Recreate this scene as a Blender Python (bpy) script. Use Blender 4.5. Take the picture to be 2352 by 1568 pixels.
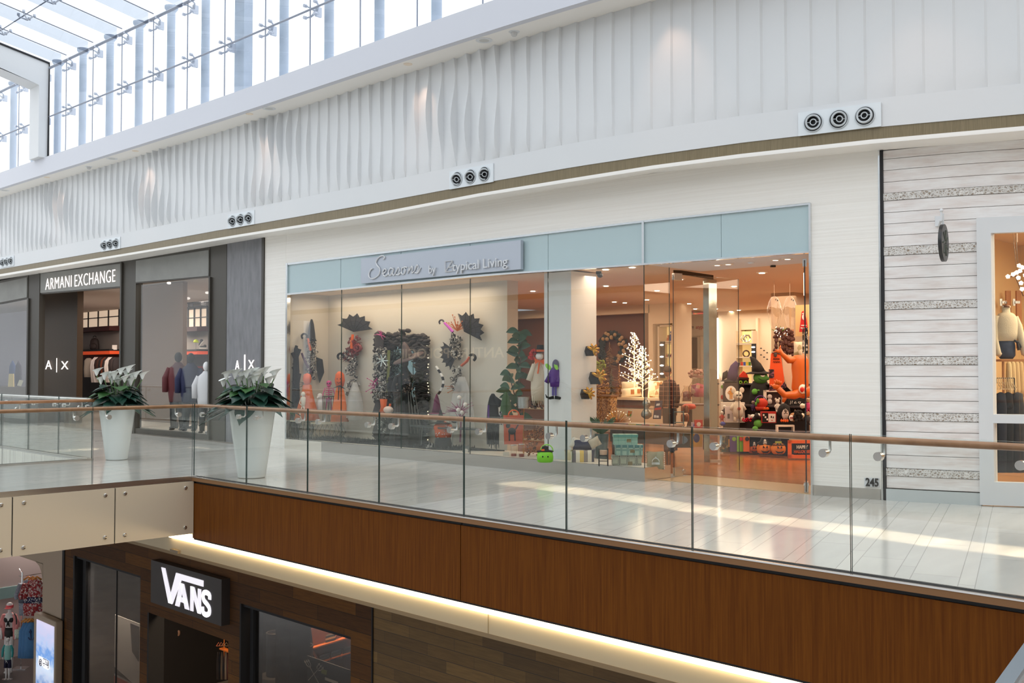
import bpy, bmesh, math, random
from mathutils import Vector, Matrix
random.seed(7)
for o in list(bpy.data.objects): bpy.data.objects.remove(o)
scene = bpy.context.scene
COL = scene.collection
PI = math.pi

# ---------------------------------------------------------------- camera, sky, sun, exposure
F = 2287.0
TH = math.atan(64 / F)
V = Vector((-0.6918, 0.7221, 0)); R_ = Vector((0.7221, 0.6918, 0))
V.normalize(); R_.normalize()
FW = Vector((V.x * math.cos(TH), V.y * math.cos(TH), math.sin(TH)))
UPV = R_.cross(FW)
EYE = Vector((0, 0, 1.58))
cam = bpy.data.cameras.new('camera'); camo = bpy.data.objects.new('camera', cam); COL.objects.link(camo)
cam.sensor_width = 36; cam.lens = 36 * F / 2352; cam.clip_start = 0.05; cam.clip_end = 400
camo.matrix_world = Matrix(((R_.x, UPV.x, -FW.x, EYE.x), (R_.y, UPV.y, -FW.y, EYE.y), (R_.z, UPV.z, -FW.z, EYE.z), (0, 0, 0, 1)))
scene.camera = camo
scene.view_settings.view_transform = 'Standard'
scene.view_settings.look = 'None'
scene.view_settings.gamma = 1
scene.view_settings.use_curve_mapping = False
scene.view_settings.exposure = 0.0
scene.cycles.use_denoising = True
scene.cycles.max_bounces = 10
scene.cycles.transparent_max_bounces = 40
scene.cycles.sample_clamp_indirect = 4.0
world = bpy.data.worlds.new('world'); scene.world = world; world.use_nodes = True
wn = world.node_tree
bg = wn.nodes['Background']
# overcast sky: pale blue white, a little darker towards the ground
tc = wn.nodes.new('ShaderNodeTexCoord'); sp = wn.nodes.new('ShaderNodeSeparateXYZ'); cr = wn.nodes.new('ShaderNodeValToRGB')
wn.links.new(tc.outputs['Generated'], sp.inputs[0]); wn.links.new(sp.outputs['Z'], cr.inputs[0]); wn.links.new(cr.outputs[0], bg.inputs[0])
cr.color_ramp.elements[0].position = 0.0; cr.color_ramp.elements[0].color = (0.55, 0.57, 0.6, 1)
cr.color_ramp.elements[1].position = 0.15; cr.color_ramp.elements[1].color = (0.93, 0.965, 1.0, 1)
bg.inputs[1].default_value = 1.9

def area(name, loc, sx, sy, power, col, target=None, spread=PI):
    l = bpy.data.lights.new(name, 'AREA'); l.shape = 'RECTANGLE'; l.size = sx; l.size_y = sy; l.energy = power; l.color = col; l.spread = spread
    o = bpy.data.objects.new(name, l); COL.objects.link(o); o.location = loc
    if target is not None:
        o.rotation_euler = (Vector(target) - Vector(loc)).to_track_quat('-Z', 'Y').to_euler()
    return o
WARM = (1.0, 0.72, 0.45); ORG = (1.0, 0.55, 0.26); NEUT = (1.0, 0.86, 0.72)

# ---------------------------------------------------------------- measuring: photograph pixel to a point of the place
def ray(px, py):
    return (FW * F + R_ * (px - 1176) - UPV * (py - 784)).normalized()
def WY(px, py, Y):
    d = ray(px, py); t = Y / d.y; return EYE + d * t
def WX(px, py, X):
    d = ray(px, py); t = X / d.x; return EYE + d * t
def WZ(px, py, Z):
    d = ray(px, py); t = (Z - EYE.z) / d.z; return EYE + d * t
def WD(px, py, D):
    d = ray(px, py); return EYE + d * (D / d.dot(V))
def lerp(tab, x):
    if x <= tab[0][0]: (a, b), (c, d) = tab[0], tab[1]
    elif x >= tab[-1][0]: (a, b), (c, d) = tab[-2], tab[-1]
    else:
        for i in range(len(tab) - 1):
            if tab[i][0] <= x <= tab[i + 1][0]: (a, b), (c, d) = tab[i], tab[i + 1]; break
    return b + (d - b) * (x - a) / (c - a)
def plan(tab):
    P = [(WY(px, 848, Y).x, Y) for px, Y in tab]; n = len(P); out = []
    sl = [(P[i + 1][1] - P[i][1]) / (P[i + 1][0] - P[i][0]) for i in range(n - 1)]
    tg = [sl[0]] + [(sl[i - 1] + sl[i]) / 2 for i in range(1, n - 1)] + [sl[-1]]
    for i in range(n - 1):
        h = P[i + 1][0] - P[i][0]
        for k in range(8):
            t = k / 8; a, b = P[i][1], P[i + 1][1]
            out.append((P[i][0] + h * t, (2 * t**3 - 3 * t**2 + 1) * a + (t**3 - 2 * t**2 + t) * h * tg[i] + (3 * t**2 - 2 * t**3) * b + (t**3 - t**2) * h * tg[i + 1]))
    return out + [P[-1]]
SHOP = plan([(-200, 11.0), (0, 11.0), (300, 11.25), (603, 11.33), (1100, 11.38), (1477, 11.46), (1857, 11.69), (2028, 11.85), (2250, 12.18), (2352, 12.38), (2700, 13.1)])
NOSE = plan([(-200, 10.55), (0, 10.6), (560, 10.88), (1100, 10.92), (1500, 11.05), (1700, 11.2), (2000, 11.5), (2352, 12.0), (2700, 12.6)])
def PL(px, py, tab, off=0.0):
    Y = 11.0
    for _ in range(12):
        P = WY(px, py, Y); Y = lerp(tab, P.x) + off
    return WY(px, py, Y)
def XP(px, tab, off=0.0): return PL(px, 848, tab, off).x

# ---------------------------------------------------------------- materials
MATS = {}
def mat(name, col=(0.8, 0.8, 0.8), rough=0.5, metal=0.0, emit=None, es=1.0, bump=0.0, bscale=60.0, var=0.0, spec=0.5, alpha=1.0, trans=0.0, sheen=0.0, aniso=None):
    if name in MATS: return MATS[name]
    m = bpy.data.materials.new(name); m.use_nodes = True; MATS[name] = m
    nt = m.node_tree; b = nt.nodes['Principled BSDF']
    b.inputs['Base Color'].default_value = (*col, 1); b.inputs['Roughness'].default_value = rough; b.inputs['Metallic'].default_value = metal
    b.inputs['Specular IOR Level'].default_value = spec
    if alpha < 1: b.inputs['Alpha'].default_value = alpha
    if emit: b.inputs['Emission Color'].default_value = (*emit, 1); b.inputs['Emission Strength'].default_value = es
    if bump or var:
        t = nt.nodes.new('ShaderNodeTexCoord'); n = nt.nodes.new('ShaderNodeTexNoise'); n.inputs['Scale'].default_value = bscale; n.inputs['Detail'].default_value = 4
        if aniso:
            mp = nt.nodes.new('ShaderNodeMapping'); mp.inputs['Scale'].default_value = aniso; nt.links.new(t.outputs['Object'], mp.inputs[0]); nt.links.new(mp.outputs[0], n.inputs['Vector'])
        else: nt.links.new(t.outputs['Object'], n.inputs['Vector'])
        if bump:
            bp = nt.nodes.new('ShaderNodeBump'); bp.inputs['Strength'].default_value = bump; bp.inputs['Distance'].default_value = 0.01
            nt.links.new(n.outputs[0], bp.inputs['Height']); nt.links.new(bp.outputs[0], b.inputs['Normal'])
        if var:
            r = nt.nodes.new('ShaderNodeValToRGB'); nt.links.new(n.outputs[0], r.inputs[0]); nt.links.new(r.outputs[0], b.inputs['Base Color'])
            r.color_ramp.elements[0].position = 0.3; r.color_ramp.elements[1].position = 0.7
            r.color_ramp.elements[0].color = (*[c * (1 - var) for c in col], 1); r.color_ramp.elements[1].color = (*[min(1, c * (1 + var)) for c in col], 1)
    return m
def rgb(r, g, b):
    f = lambda c: (c / 255 / 12.92) if c <= 10 else ((c / 255 + 0.055) / 1.055) ** 2.4
    return (f(r), f(g), f(b))
class NT:
    """small helper to write node graphs"""
    def __init__(s, m): s.nt = m.node_tree; s.b = s.nt.nodes['Principled BSDF']
    def n(s, t, **k):
        x = s.nt.nodes.new('ShaderNode' + t)
        for a, v in k.items(): setattr(x, a, v)
        return x
    def l(s, a, b): s.nt.links.new(a, b)
    def math(s, op, a, b=None, c=None):
        x = s.n('Math', operation=op)
        for i, v in enumerate((a, b, c)):
            if v is None: continue
            if hasattr(v, 'is_linked') or hasattr(v, 'links'): s.l(v, x.inputs[i])
            else: x.inputs[i].default_value = v
        return x.outputs[0]
    def coord(s, scale=(1, 1, 1), rot=(0, 0, 0), loc=(0, 0, 0)):
        t = s.n('TexCoord'); m = s.n('Mapping'); m.inputs['Scale'].default_value = scale; m.inputs['Rotation'].default_value = rot; m.inputs['Location'].default_value = loc
        s.l(t.outputs['Object'], m.inputs[0]); return m.outputs[0]
    def noise(s, vec, scale, detail=4, rough=0.5):
        x = s.n('TexNoise'); s.l(vec, x.inputs['Vector']); x.inputs['Scale'].default_value = scale; x.inputs['Detail'].default_value = detail; x.inputs['Roughness'].default_value = rough; return x.outputs[0]
    def ramp(s, fac, stops):
        x = s.n('ValToRGB'); s.l(fac, x.inputs[0]); e = x.color_ramp.elements
        while len(e) < len(stops): e.new(0.5)
        for i, (p, c) in enumerate(stops): e[i].position = p; e[i].color = (*c, 1)
        return x.outputs[0]
    def mix(s, fac, a, b, mode='MIX'):
        x = s.n('MixRGB', blend_type=mode)
        for i, v in enumerate((fac, a, b)):
            if hasattr(v, 'links'): s.l(v, x.inputs[i])
            elif i == 0: x.inputs[0].default_value = v
            else: x.inputs[i].default_value = (*v, 1)
        return x.outputs[0]
    def bump(s, h, st=0.3, dist=0.01):
        x = s.n('Bump'); x.inputs['Strength'].default_value = st; x.inputs['Distance'].default_value = dist; s.l(h, x.inputs['Height']); s.l(x.outputs[0], s.b.inputs['Normal'])
    def base(s, c): s.l(c, s.b.inputs['Base Color'])
def glass(name, tint=(0.95, 0.97, 0.96), refl=1.0, rough=0.0):
    m = bpy.data.materials.new(name); m.use_nodes = True; MATS[name] = m; nt = m.node_tree; nt.nodes.clear()
    o = nt.nodes.new('ShaderNodeOutputMaterial'); mx = nt.nodes.new('ShaderNodeMixShader'); t = nt.nodes.new('ShaderNodeBsdfTransparent'); g = nt.nodes.new('ShaderNodeBsdfGlossy')
    f = nt.nodes.new('ShaderNodeFresnel'); gm = nt.nodes.new('ShaderNodeNewGeometry'); io = nt.nodes.new('ShaderNodeMath'); io.operation = 'MULTIPLY_ADD'; io.inputs[1].default_value = 1 / 1.5 - 1.5; io.inputs[2].default_value = 1.5; nt.links.new(gm.outputs['Backfacing'], io.inputs[0]); nt.links.new(io.outputs[0], f.inputs[0]); mu = nt.nodes.new('ShaderNodeMath'); mu.operation = 'MULTIPLY'; mu.inputs[1].default_value = refl; mu.use_clamp = True
    t.inputs[0].default_value = (*tint, 1); g.inputs['Roughness'].default_value = rough
    nt.links.new(f.outputs[0], mu.inputs[0]); nt.links.new(mu.outputs[0], mx.inputs[0]); nt.links.new(t.outputs[0], mx.inputs[1]); nt.links.new(g.outputs[0], mx.inputs[2]); nt.links.new(mx.outputs[0], o.inputs[0])
    return m
glass('rail_glass', (0.955, 0.97, 0.96), 1.0); glass('shop_glass', (0.96, 0.975, 0.97), 1.3); glass('sky_glass', (0.96, 0.98, 0.99), 0.6)
glass('dark_glass', (0.72, 0.70, 0.68), 2.4); glass('thin_clear', (0.97, 0.98, 0.98), 1.0)

# ---------------------------------------------------------------- mesh building
class MB:
    def __init__(s): s.v = []; s.f = []; s.mi = []; s.cur = 0; s.M = None
    def mt(s, i): s.cur = i; return s
    def add(s, vs, fs):
        k = len(s.v)
        for p in vs:
            p = Vector(p)
            s.v.append(s.M @ p if s.M else p)
        for f in fs: s.f.append([k + i for i in f]); s.mi.append(s.cur)
        return s
    def box(s, a, b):
        (x0, y0, z0), (x1, y1, z1) = a, b
        return s.add([(x0, y0, z0), (x1, y0, z0), (x1, y1, z0), (x0, y1, z0), (x0, y0, z1), (x1, y0, z1), (x1, y1, z1), (x0, y1, z1)],
                     [(0, 3, 2, 1), (4, 5, 6, 7), (0, 1, 5, 4), (1, 2, 6, 5), (2, 3, 7, 6), (3, 0, 4, 7)])
    def cbox(s, c, sz, rz=0.0, M=None):
        m = Matrix.Translation(Vector(c)) @ (M if M else Matrix.Rotation(rz, 4, 'Z')); x, y, z = [k / 2 for k in sz]
        vs = [m @ Vector(p) for p in [(-x, -y, -z), (x, -y, -z), (x, y, -z), (-x, y, -z), (-x, -y, z), (x, -y, z), (x, y, z), (-x, y, z)]]
        return s.add(vs, [(0, 3, 2, 1), (4, 5, 6, 7), (0, 1, 5, 4), (1, 2, 6, 5), (2, 3, 7, 6), (3, 0, 4, 7)])
    def quad(s, *p): return s.add(p, [tuple(range(len(p)))])
    def slab(s, pts, d):
        """polygon pts pushed along vector d"""
        n = len(pts); d = Vector(d); a = [Vector(p) for p in pts]
        return s.add(a + [p + d for p in a], [tuple(range(n))[::-1], tuple(range(n, 2 * n))] + [(i, (i + 1) % n, n + (i + 1) % n, n + i) for i in range(n)])
    def tube(s, path, r, n=8, cap=True):
        path = [Vector(p) for p in path]; rs = r if hasattr(r, '__len__') else [r] * len(path)
        vs = []; up = None
        for i, p in enumerate(path):
            d = (path[min(i + 1, len(path) - 1)] - path[max(i - 1, 0)])
            d = d.normalized() if d.length > 1e-9 else Vector((0, 0, 1))
            if up is None:
                up = Vector((0, 0, 1)) if abs(d.z) < 0.9 else Vector((1, 0, 0))
            a = d.cross(up)
            if a.length < 1e-6: a = d.cross(Vector((0, 1, 0)))
            a.normalize(); b = a.cross(d).normalized(); up = b
            for k in range(n):
                t = 2 * PI * k / n; vs.append(p + (a * math.cos(t) + b * math.sin(t)) * rs[i])
        fs = [(i * n + k, i * n + (k + 1) % n, (i + 1) * n + (k + 1) % n, (i + 1) * n + k) for i in range(len(path) - 1) for k in range(n)]
        if cap: fs += [tuple(range(n))[::-1], tuple((len(path) - 1) * n + k for k in range(n))]
        return s.add(vs, fs)
    def cyl(s, p0, p1, r0, r1=None, n=16): return s.tube([p0, p1], [r0, r0 if r1 is None else r1], n)
    def lathe(s, prof, c=(0, 0, 0), n=20, axis=None, sx=1, sy=1, cap=True):
        c = Vector(c); vs = []
        m = axis if axis else Matrix.Identity(3)
        for r, z in prof:
            for k in range(n):
                t = 2 * PI * k / n; vs.append(c + m @ Vector((r * math.cos(t) * sx, r * math.sin(t) * sy, z)))
        L = len(prof)
        fs = [(i * n + k, i * n + (k + 1) % n, (i + 1) * n + (k + 1) % n, (i + 1) * n + k) for i in range(L - 1) for k in range(n)]
        if cap: fs += [tuple(range(n))[::-1], tuple((L - 1) * n + k for k in range(n))]
        return s.add(vs, fs)
    def ball(s, c, r, n=12, m=None, top=1.0, bot=1.0):
        rx, ry, rz = r if hasattr(r, '__len__') else (r, r, r)
        h = max(4, n // 2); vs = []; c = Vector(c)
        for i in range(1, h):
            a = PI * i / h
            for k in range(n):
                t = 2 * PI * k / n; z = math.cos(a); p = Vector((rx * math.sin(a) * math.cos(t), ry * math.sin(a) * math.sin(t), rz * z * (top if z > 0 else bot)))
                vs.append(c + (m @ p if m else p))
        fs = [(i * n + k, (i + 1) * n + k, (i + 1) * n + (k + 1) % n, i * n + (k + 1) % n) for i in range(h - 2) for k in range(n)]
        p = Vector((0, 0, rz * top)); q = Vector((0, 0, -rz * bot)); vs += [c + (m @ p if m else p), c + (m @ q if m else q)]
        a = len(vs) - 2
        fs += [(a, k, (k + 1) % n) for k in range(n)] + [(a + 1, (h - 2) * n + (k + 1) % n, (h - 2) * n + k) for k in range(n)]
        return s.add(vs, fs)
    def torus(s, c, R, r, m=None, n=24, k=8, a0=0, a1=2 * PI):
        c = Vector(c); full = abs(a1 - a0 - 2 * PI) < 1e-6
        pts = []
        for i in range(n + (0 if full else 1)):
            t = a0 + (a1 - a0) * i / n; p = Vector((R * math.cos(t), R * math.sin(t), 0)); pts.append((t, p))
        vs = []
        for t, p in pts:
            for j in range(k):
                u = 2 * PI * j / k; q = Vector(((R + r * math.cos(u)) * math.cos(t), (R + r * math.cos(u)) * math.sin(t), r * math.sin(u))); vs.append(c + (m @ q if m else q))
        L = len(pts)
        fs = [(i * k + j, ((i + 1) % L) * k + j, ((i + 1) % L) * k + (j + 1) % k, i * k + (j + 1) % k) for i in range(L if full else L - 1) for j in range(k)]
        return s.add(vs, fs)
    def build(s, name, mats, parent=None, smooth=False, bevel=0.0, sub=0):
        me = bpy.data.meshes.new(name); me.from_pydata([tuple(v) for v in s.v], [], s.f)
        for m in (mats if isinstance(mats, (list, tuple)) else [mats]): me.materials.append(m if not isinstance(m, str) else MATS[m])
        for p, i in zip(me.polygons, s.mi): p.material_index = i; p.use_smooth = bool(smooth)
        me.update()
        if smooth == 'auto':
            try: me.set_sharp_from_angle(angle=math.radians(40))
            except Exception: pass
        o = bpy.data.objects.new(name, me); COL.objects.link(o)
        if parent is not None:
            o.parent = parent; o.matrix_parent_inverse = Matrix.Translation(-Vector(parent.location)) if parent.type == 'EMPTY' else Matrix.Identity(4)
        if bevel: b = o.modifiers.new('bevel', 'BEVEL'); b.width = bevel; b.segments = 2; b.limit_method = 'ANGLE'
        if sub: b = o.modifiers.new('sub', 'SUBSURF'); b.levels = sub; b.render_levels = sub
        return o
def prof(*p): return list(p)
def tag(o, label, cat, group=None, kind=None):
    if label: o['label'] = label
    if cat: o['category'] = cat
    if group: o['group'] = group
    if kind: o['kind'] = kind
    return o
def thing(name, loc, label, cat, group=None):
    o = bpy.data.objects.new(name, None); COL.objects.link(o); o.location = loc; o.empty_display_size = 0.1
    return tag(o, label, cat, group)
def struct(o): o['kind'] = 'structure'; return o
def copy_tree(o, parent=None):
    c = o.copy(); COL.objects.link(c)
    if parent: c.parent = parent
    for ch in [x for x in bpy.data.objects if x.parent == o]: copy_tree(ch, c)
    return c
def text(s, name, m, org, xd, up, h, parent=None, ext=0.01, sx=1.0, shear=0.0, bold=0.0, align='LEFT', space=1.0, width=None):
    cu = bpy.data.curves.new(name, 'FONT'); cu.body = s; cu.size = 1.0; cu.extrude = ext / h; cu.shear = shear; cu.offset = bold; cu.align_x = align; cu.space_character = space; cu.resolution_u = 3
    t = bpy.data.objects.new(name, cu); COL.objects.link(t)
    dg = bpy.context.evaluated_depsgraph_get(); me = bpy.data.meshes.new_from_object(t.evaluated_get(dg))
    bpy.data.objects.remove(t); bpy.data.curves.remove(cu)
    xd = Vector(xd).normalized(); up = Vector(up).normalized(); nz = xd.cross(up)
    k = h / 0.73
    if width: xs_ = [v.co.x for v in me.vertices]; sx = width / ((max(xs_) - min(xs_)) * k)
    M = Matrix(((xd.x * k * sx, up.x * k, nz.x * k, org[0]), (xd.y * k * sx, up.y * k, nz.y * k, org[1]), (xd.z * k * sx, up.z * k, nz.z * k, org[2]), (0, 0, 0, 1)))
    me.transform(M); me.materials.clear(); me.materials.append(MATS[m] if isinstance(m, str) else m); me.name = name
    o = bpy.data.objects.new(name, me); COL.objects.link(o)
    if parent is not None:
        o.parent = parent; o.matrix_parent_inverse = Matrix.Translation(-Vector(parent.location)) if parent.type == 'EMPTY' else Matrix.Identity(4)
    return o
def join(objs):
    """merge helper pieces of one part into the first mesh"""
    a = objs[0]; bm = bmesh.new()
    for o in objs: bm.from_mesh(o.data)
    bm.to_mesh(a.data); bm.free()
    for o in objs[1:]: bpy.data.objects.remove(o)
    return a

# ---------------------------------------------------------------- placing things: a local frame with x to the right, z up, y away, 1 unit = 1 photograph pixel at that distance
CAMROT = math.atan2(V.y, V.x) - PI / 2
def fr(px, py, Y=None, z=None, rot=None, D=None, X=None):
    P = WY(px, py, Y) if Y is not None else (WZ(px, py, z) if z is not None else (WX(px, py, X) if X is not None else WD(px, py, D)))
    s = (P - EYE).dot(V) / F
    return Matrix.Translation(P) @ Matrix.Rotation(CAMROT if rot is None else math.radians(rot), 4, 'Z') @ Matrix.Scale(s, 4)
def frw(px, py, Y=None, X=None):
    """frame lying flat along a wall (Y or X constant), stretched so that 1 unit across is still 1 photograph pixel"""
    P, Q = (WY(px, py, Y), WY(px + 10, py, Y)) if X is None else (WX(px, py, X), WX(px + 10, py, X))
    s = (P - EYE).dot(V) / F; k = math.hypot(Q.x - P.x, Q.y - P.y) / 10 / s
    return Matrix.Translation(P) @ Matrix.Rotation(0 if X is None else PI / 2, 4, 'Z') @ Matrix.Scale(s, 4) @ Matrix.Scale(k, 4, (1, 0, 0))
def C(r, g, b, rough=0.5, metal=0.0, **k):
    n = 'paint_%d_%d_%d_%d_%d' % (r, g, b, rough * 100, metal * 100) + ''.join('_' + a for a in k)
    return mat(n, rgb(r, g, b), rough, metal, **k)
class T_:
    """a thing: an Empty at its base, or a single mesh when it has one part"""
    def __init__(s, name, M, label, cat, group=None):
        s.M = M; s.r = thing(name, M.translation, label, cat, group)
    def p(s, name, m, fn, smooth=False, parent=None, label=None):
        mb = MB(); mb.M = s.M; fn(mb); o = mb.build(name, m, parent or s.r, smooth)
        if label: o['label'] = label
        return o
def one(name, M, m, fn, label, cat, group=None, smooth=False):
    mb = MB(); mb.M = M; fn(mb); return tag(mb.build(name, m, None, smooth), label, cat, group)
# ---------------------------------------------------------------- surface materials of the setting
def m_floor():
    m = mat('stone_floor', rough=0.13); g = NT(m)
    v = g.coord(rot=(0, 0, math.radians(-16.6))); sx = g.n('SeparateXYZ'); g.l(v, sx.inputs[0]); X, Y = sx.outputs[0], sx.outputs[1]
    u = g.math('FRACT', g.math('DIVIDE', X, 0.45)); iu = g.math('FLOOR', g.math('DIVIDE', X, 0.45))
    l1 = g.math('LESS_THAN', u, 0.014)
    l2 = g.math('COMPARE', u, 0.26, 0.007)
    ro = g.math('ADD', iu, g.math('MULTIPLY', g.math('GREATER_THAN', u, 0.26), 0.5))
    w = g.math('ADD', g.math('DIVIDE', Y, 1.5), g.math('MULTIPLY', ro, 0.37)); fw = g.math('FRACT', w); l3 = g.math('LESS_THAN', fw, 0.005)
    line = g.math('MAXIMUM', g.math('MAXIMUM', l1, l2), l3)
    wn_ = g.n('TexWhiteNoise'); cb = g.n('CombineXYZ'); g.l(ro, cb.inputs[0]); g.l(g.math('FLOOR', w), cb.inputs[1]); g.l(cb.outputs[0], wn_.inputs['Vector'])
    nz = g.noise(g.coord((3, .6, 1), (0, 0, math.radians(-16.6))), 2.5, 6)
    c = g.ramp(wn_.outputs[0], [(0, rgb(196, 194, 188)), (0.5, rgb(206, 203, 196)), (1, rgb(214, 209, 201))])
    c = g.mix(0.35, c, g.ramp(nz, [(0.3, rgb(190, 188, 182)), (0.7, rgb(220, 216, 209))]))
    g.base(g.mix(g.math('MULTIPLY', line, 0.6), c, rgb(110, 105, 98)))
    g.b.inputs['Specular IOR Level'].default_value = 0.6
    return m
def m_wood(name, c0, c1, sc=(30, 30, 1.2), rough=0.45, coord_rot=(0, 0, 0), nscale=3.0):
    m = mat(name, rough=rough); g = NT(m); v = g.coord(sc, coord_rot)
    n = g.noise(v, nscale, 8, 0.6); g.base(g.ramp(n, [(0.3, c0), (0.72, c1)])); g.bump(n, 0.08, 0.004); return m
def m_planks(name, cols, pw, pl, rough, line=(0.01, 0.008, 0.005), axis='XZ', grain=0.35, gl=0.05):
    """planks: rows along the second axis, long along the first"""
    m = mat(name, rough=rough); g = NT(m); v = g.coord(); sx = g.n('SeparateXYZ'); g.l(v, sx.inputs[0])
    ax = {'X': sx.outputs[0], 'Y': sx.outputs[1], 'Z': sx.outputs[2]}; A, B = ax[axis[0]], ax[axis[1]]
    r = g.math('FLOOR', g.math('DIVIDE', B, pw)); fr = g.math('FRACT', g.math('DIVIDE', B, pw))
    w = g.math('ADD', g.math('DIVIDE', A, pl), g.math('MULTIPLY', r, 0.413)); fw = g.math('FRACT', w)
    ln = g.math('MAXIMUM', g.math('LESS_THAN', fr, gl), g.math('LESS_THAN', fw, 0.004))
    wn_ = g.n('TexWhiteNoise'); cb = g.n('CombineXYZ'); g.l(r, cb.inputs[0]); g.l(g.math('FLOOR', w), cb.inputs[1]); g.l(cb.outputs[0], wn_.inputs['Vector'])
    c = g.ramp(wn_.outputs[0], [(i / (len(cols) - 1), k) for i, k in enumerate(cols)])
    s = {'XZ': (1.5, 1.5, 22), 'XY': (1.5, 26, 1), 'YX': (26, 1.5, 1)}[axis]
    n = g.noise(g.coord(s), 2.2, 8, 0.65)
    dk = g.mix(g.ramp(n, [(0.35, (0, 0, 0)), (0.65, (1, 1, 1))]), g.mix(1.0, c, (1 - grain,) * 3, 'MULTIPLY'), c)
    g.base(g.mix(ln, dk, line)); return m
m_floor()
mat('white_paint', rgb(218, 220, 222), 0.55, spec=.3); mat('white_bulkhead', rgb(208, 210, 218), 0.6, spec=.3); mat('soffit_paint', rgb(240, 237, 232), 0.6)
mat('chrome', (0.75, 0.77, 0.78), 0.12, 1.0, bump=0.25, bscale=3.0); mat('steel', (0.62, 0.6, 0.57), 0.25, 1.0); mat('black_gap', (0.01, 0.01, 0.012), 0.6)
mat('black_metal', (0.02, 0.02, 0.02), 0.35); mat('dark_bronze', rgb(70, 67, 62), 0.4, 0.3); mat('edge_glass', (0.03, 0.06, 0.055), 0.15); mat('edge_light', (0.45, 0.58, 0.56), 0.15)
m_wood('band_bronze', rgb(108, 94, 66), rgb(134, 120, 90), (40, 40, 1), 0.35, nscale=3.5)
m_wood('fascia_wood', rgb(90, 46, 6), rgb(116, 66, 14), (16, 16, 0.5), 0.5, nscale=3.0); MATS['fascia_wood'].node_tree.nodes['Principled BSDF'].inputs['Specular IOR Level'].default_value = .12
m_wood('handrail_wood', rgb(142, 96, 60), rgb(176, 128, 88), (1, 1, 1), 0.3, nscale=6)
def m_ridged():
    m = mat('ridged_white_cladding', rgb(222, 219, 212), 0.5); g = NT(m); v = g.coord((0.35, 0.35, 30)); n = g.noise(v, 1.6, 3)
    g.bump(n, 0.2, 0.02); g.base(g.ramp(n, [(0.3, rgb(236, 232, 225)), (0.7, rgb(242, 239, 233))])); return m
m_ridged()
mat('teal_back_glass', rgb(178, 198, 202), 0.06, spec=0.7)
def m_brushed():
    m = mat('brushed_metal_panel', rgb(232, 216, 190), 0.5, 0.45); g = NT(m); n = g.noise(g.coord((1, 1, 1)), 120, 2); g.bump(n, 0.04, 0.002); return m
m_brushed()

def ribbon(name, m, pxs, top, bot, tab, off, thick, lab=None):
    """wall strip following a plan curve between two measured edges, with real thickness"""
    mb = MB(); P = []
    for px in pxs:
        t = PL(px, lerp(top, px), tab, off) if isinstance(top, list) else Vector((*(lambda X: (X, lerp(tab, X) + off))(XP(px, tab, off)), top)); zb = bot if not isinstance(bot, list) else PL(px, lerp(bot, px), tab, off).z
        P.append((t.x, t.y, t.z, zb))
    for a, b in zip(P[:-1], P[1:]):
        v = [(a[0], a[1], a[3]), (b[0], b[1], b[3]), (b[0], b[1] + thick, b[3]), (a[0], a[1] + thick, a[3]), (a[0], a[1], a[2]), (b[0], b[1], b[2]), (b[0], b[1] + thick, b[2]), (a[0], a[1] + thick, a[2])]
        mb.add(v, [(0, 3, 2, 1), (4, 5, 6, 7), (0, 1, 5, 4), (2, 3, 7, 6)])
    for k, e in ((0, 0), (-1, 1)):
        a = P[k]; q = [(a[0], a[1], a[3]), (a[0], a[1] + thick, a[3]), (a[0], a[1] + thick, a[2]), (a[0], a[1], a[2])]
        mb.add(q, [(0, 1, 2, 3) if not e else (3, 2, 1, 0)])
    return mb.build(name, m)
def rng(a, b, n): return [a + (b - a) * i / n for i in range(n + 1)]

# measured edges (photograph pixels)
E_BAND_T = [(-200, 652), (0, 618), (300, 566), (500, 529), (560, 519), (860, 466.5), (1100, 421.6), (1320, 382.8), (1500, 355.6), (1700, 328), (2000, 293), (2352, 261.2)]
E_BAND_B = [(-200, 662), (0, 629.5), (300, 580), (560, 537), (860, 491), (1100, 446), (1320, 411), (1500, 383), (1700, 357.4), (2000, 325), (2352, 294.4)]
E_NOSE_B = [(p, y + 5) for p, y in E_BAND_B]
E_SOF = [(-200, 671), (0, 641), (300, 597), (603, 545.8), (860, 511.7), (1100, 464.6), (1320, 427), (1500, 397), (1752, 372), (2020, 345), (2352, 320)]
E_FAC_T = [(-200, 507), (0, 448), (600, 272), (1000, 150.6), (1400, 29), (1517, -6), (2352, -262)]
E_BEAM_B = [(-200, 487), (0, 427), (600, 236.8), (988, 121), (1333, 0), (2352, -330)]
E_BEAM_T = [(-200, 455), (0, 387), (700, 149), (1106, 0), (2352, -457)]
E_RIB = [(p, 848 - (848 - y) * 1.118) for p, y in E_BAND_T]
E_HEAD_T = [(660, 605), (1100, 552), (1477, 507), (1857, 466.5)]
E_HEAD_B = [(660, 675), (1100, 632), (1477, 606), (1857, 578)]

# ---------------------------------------------------------------- floors
mb = MB(); mb.box((-40, 7.33, -0.8), (3, 40, 0.0)); mb.box((-17.35, -9, -0.8), (-13.45, 7.33, 0.0)); mb.box((-40, -9, -0.8), (3, -1.2, 0))
struct(mb.build('floor', 'stone_floor'))
mat('ground_tile', rgb(150, 136, 120), 0.25, var=0.12, bscale=1.2)
mb = MB(); mb.box((-45, -9, -6.2), (3, 22, -5.95)); struct(mb.build('floor_ground_level', 'ground_tile'))

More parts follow.
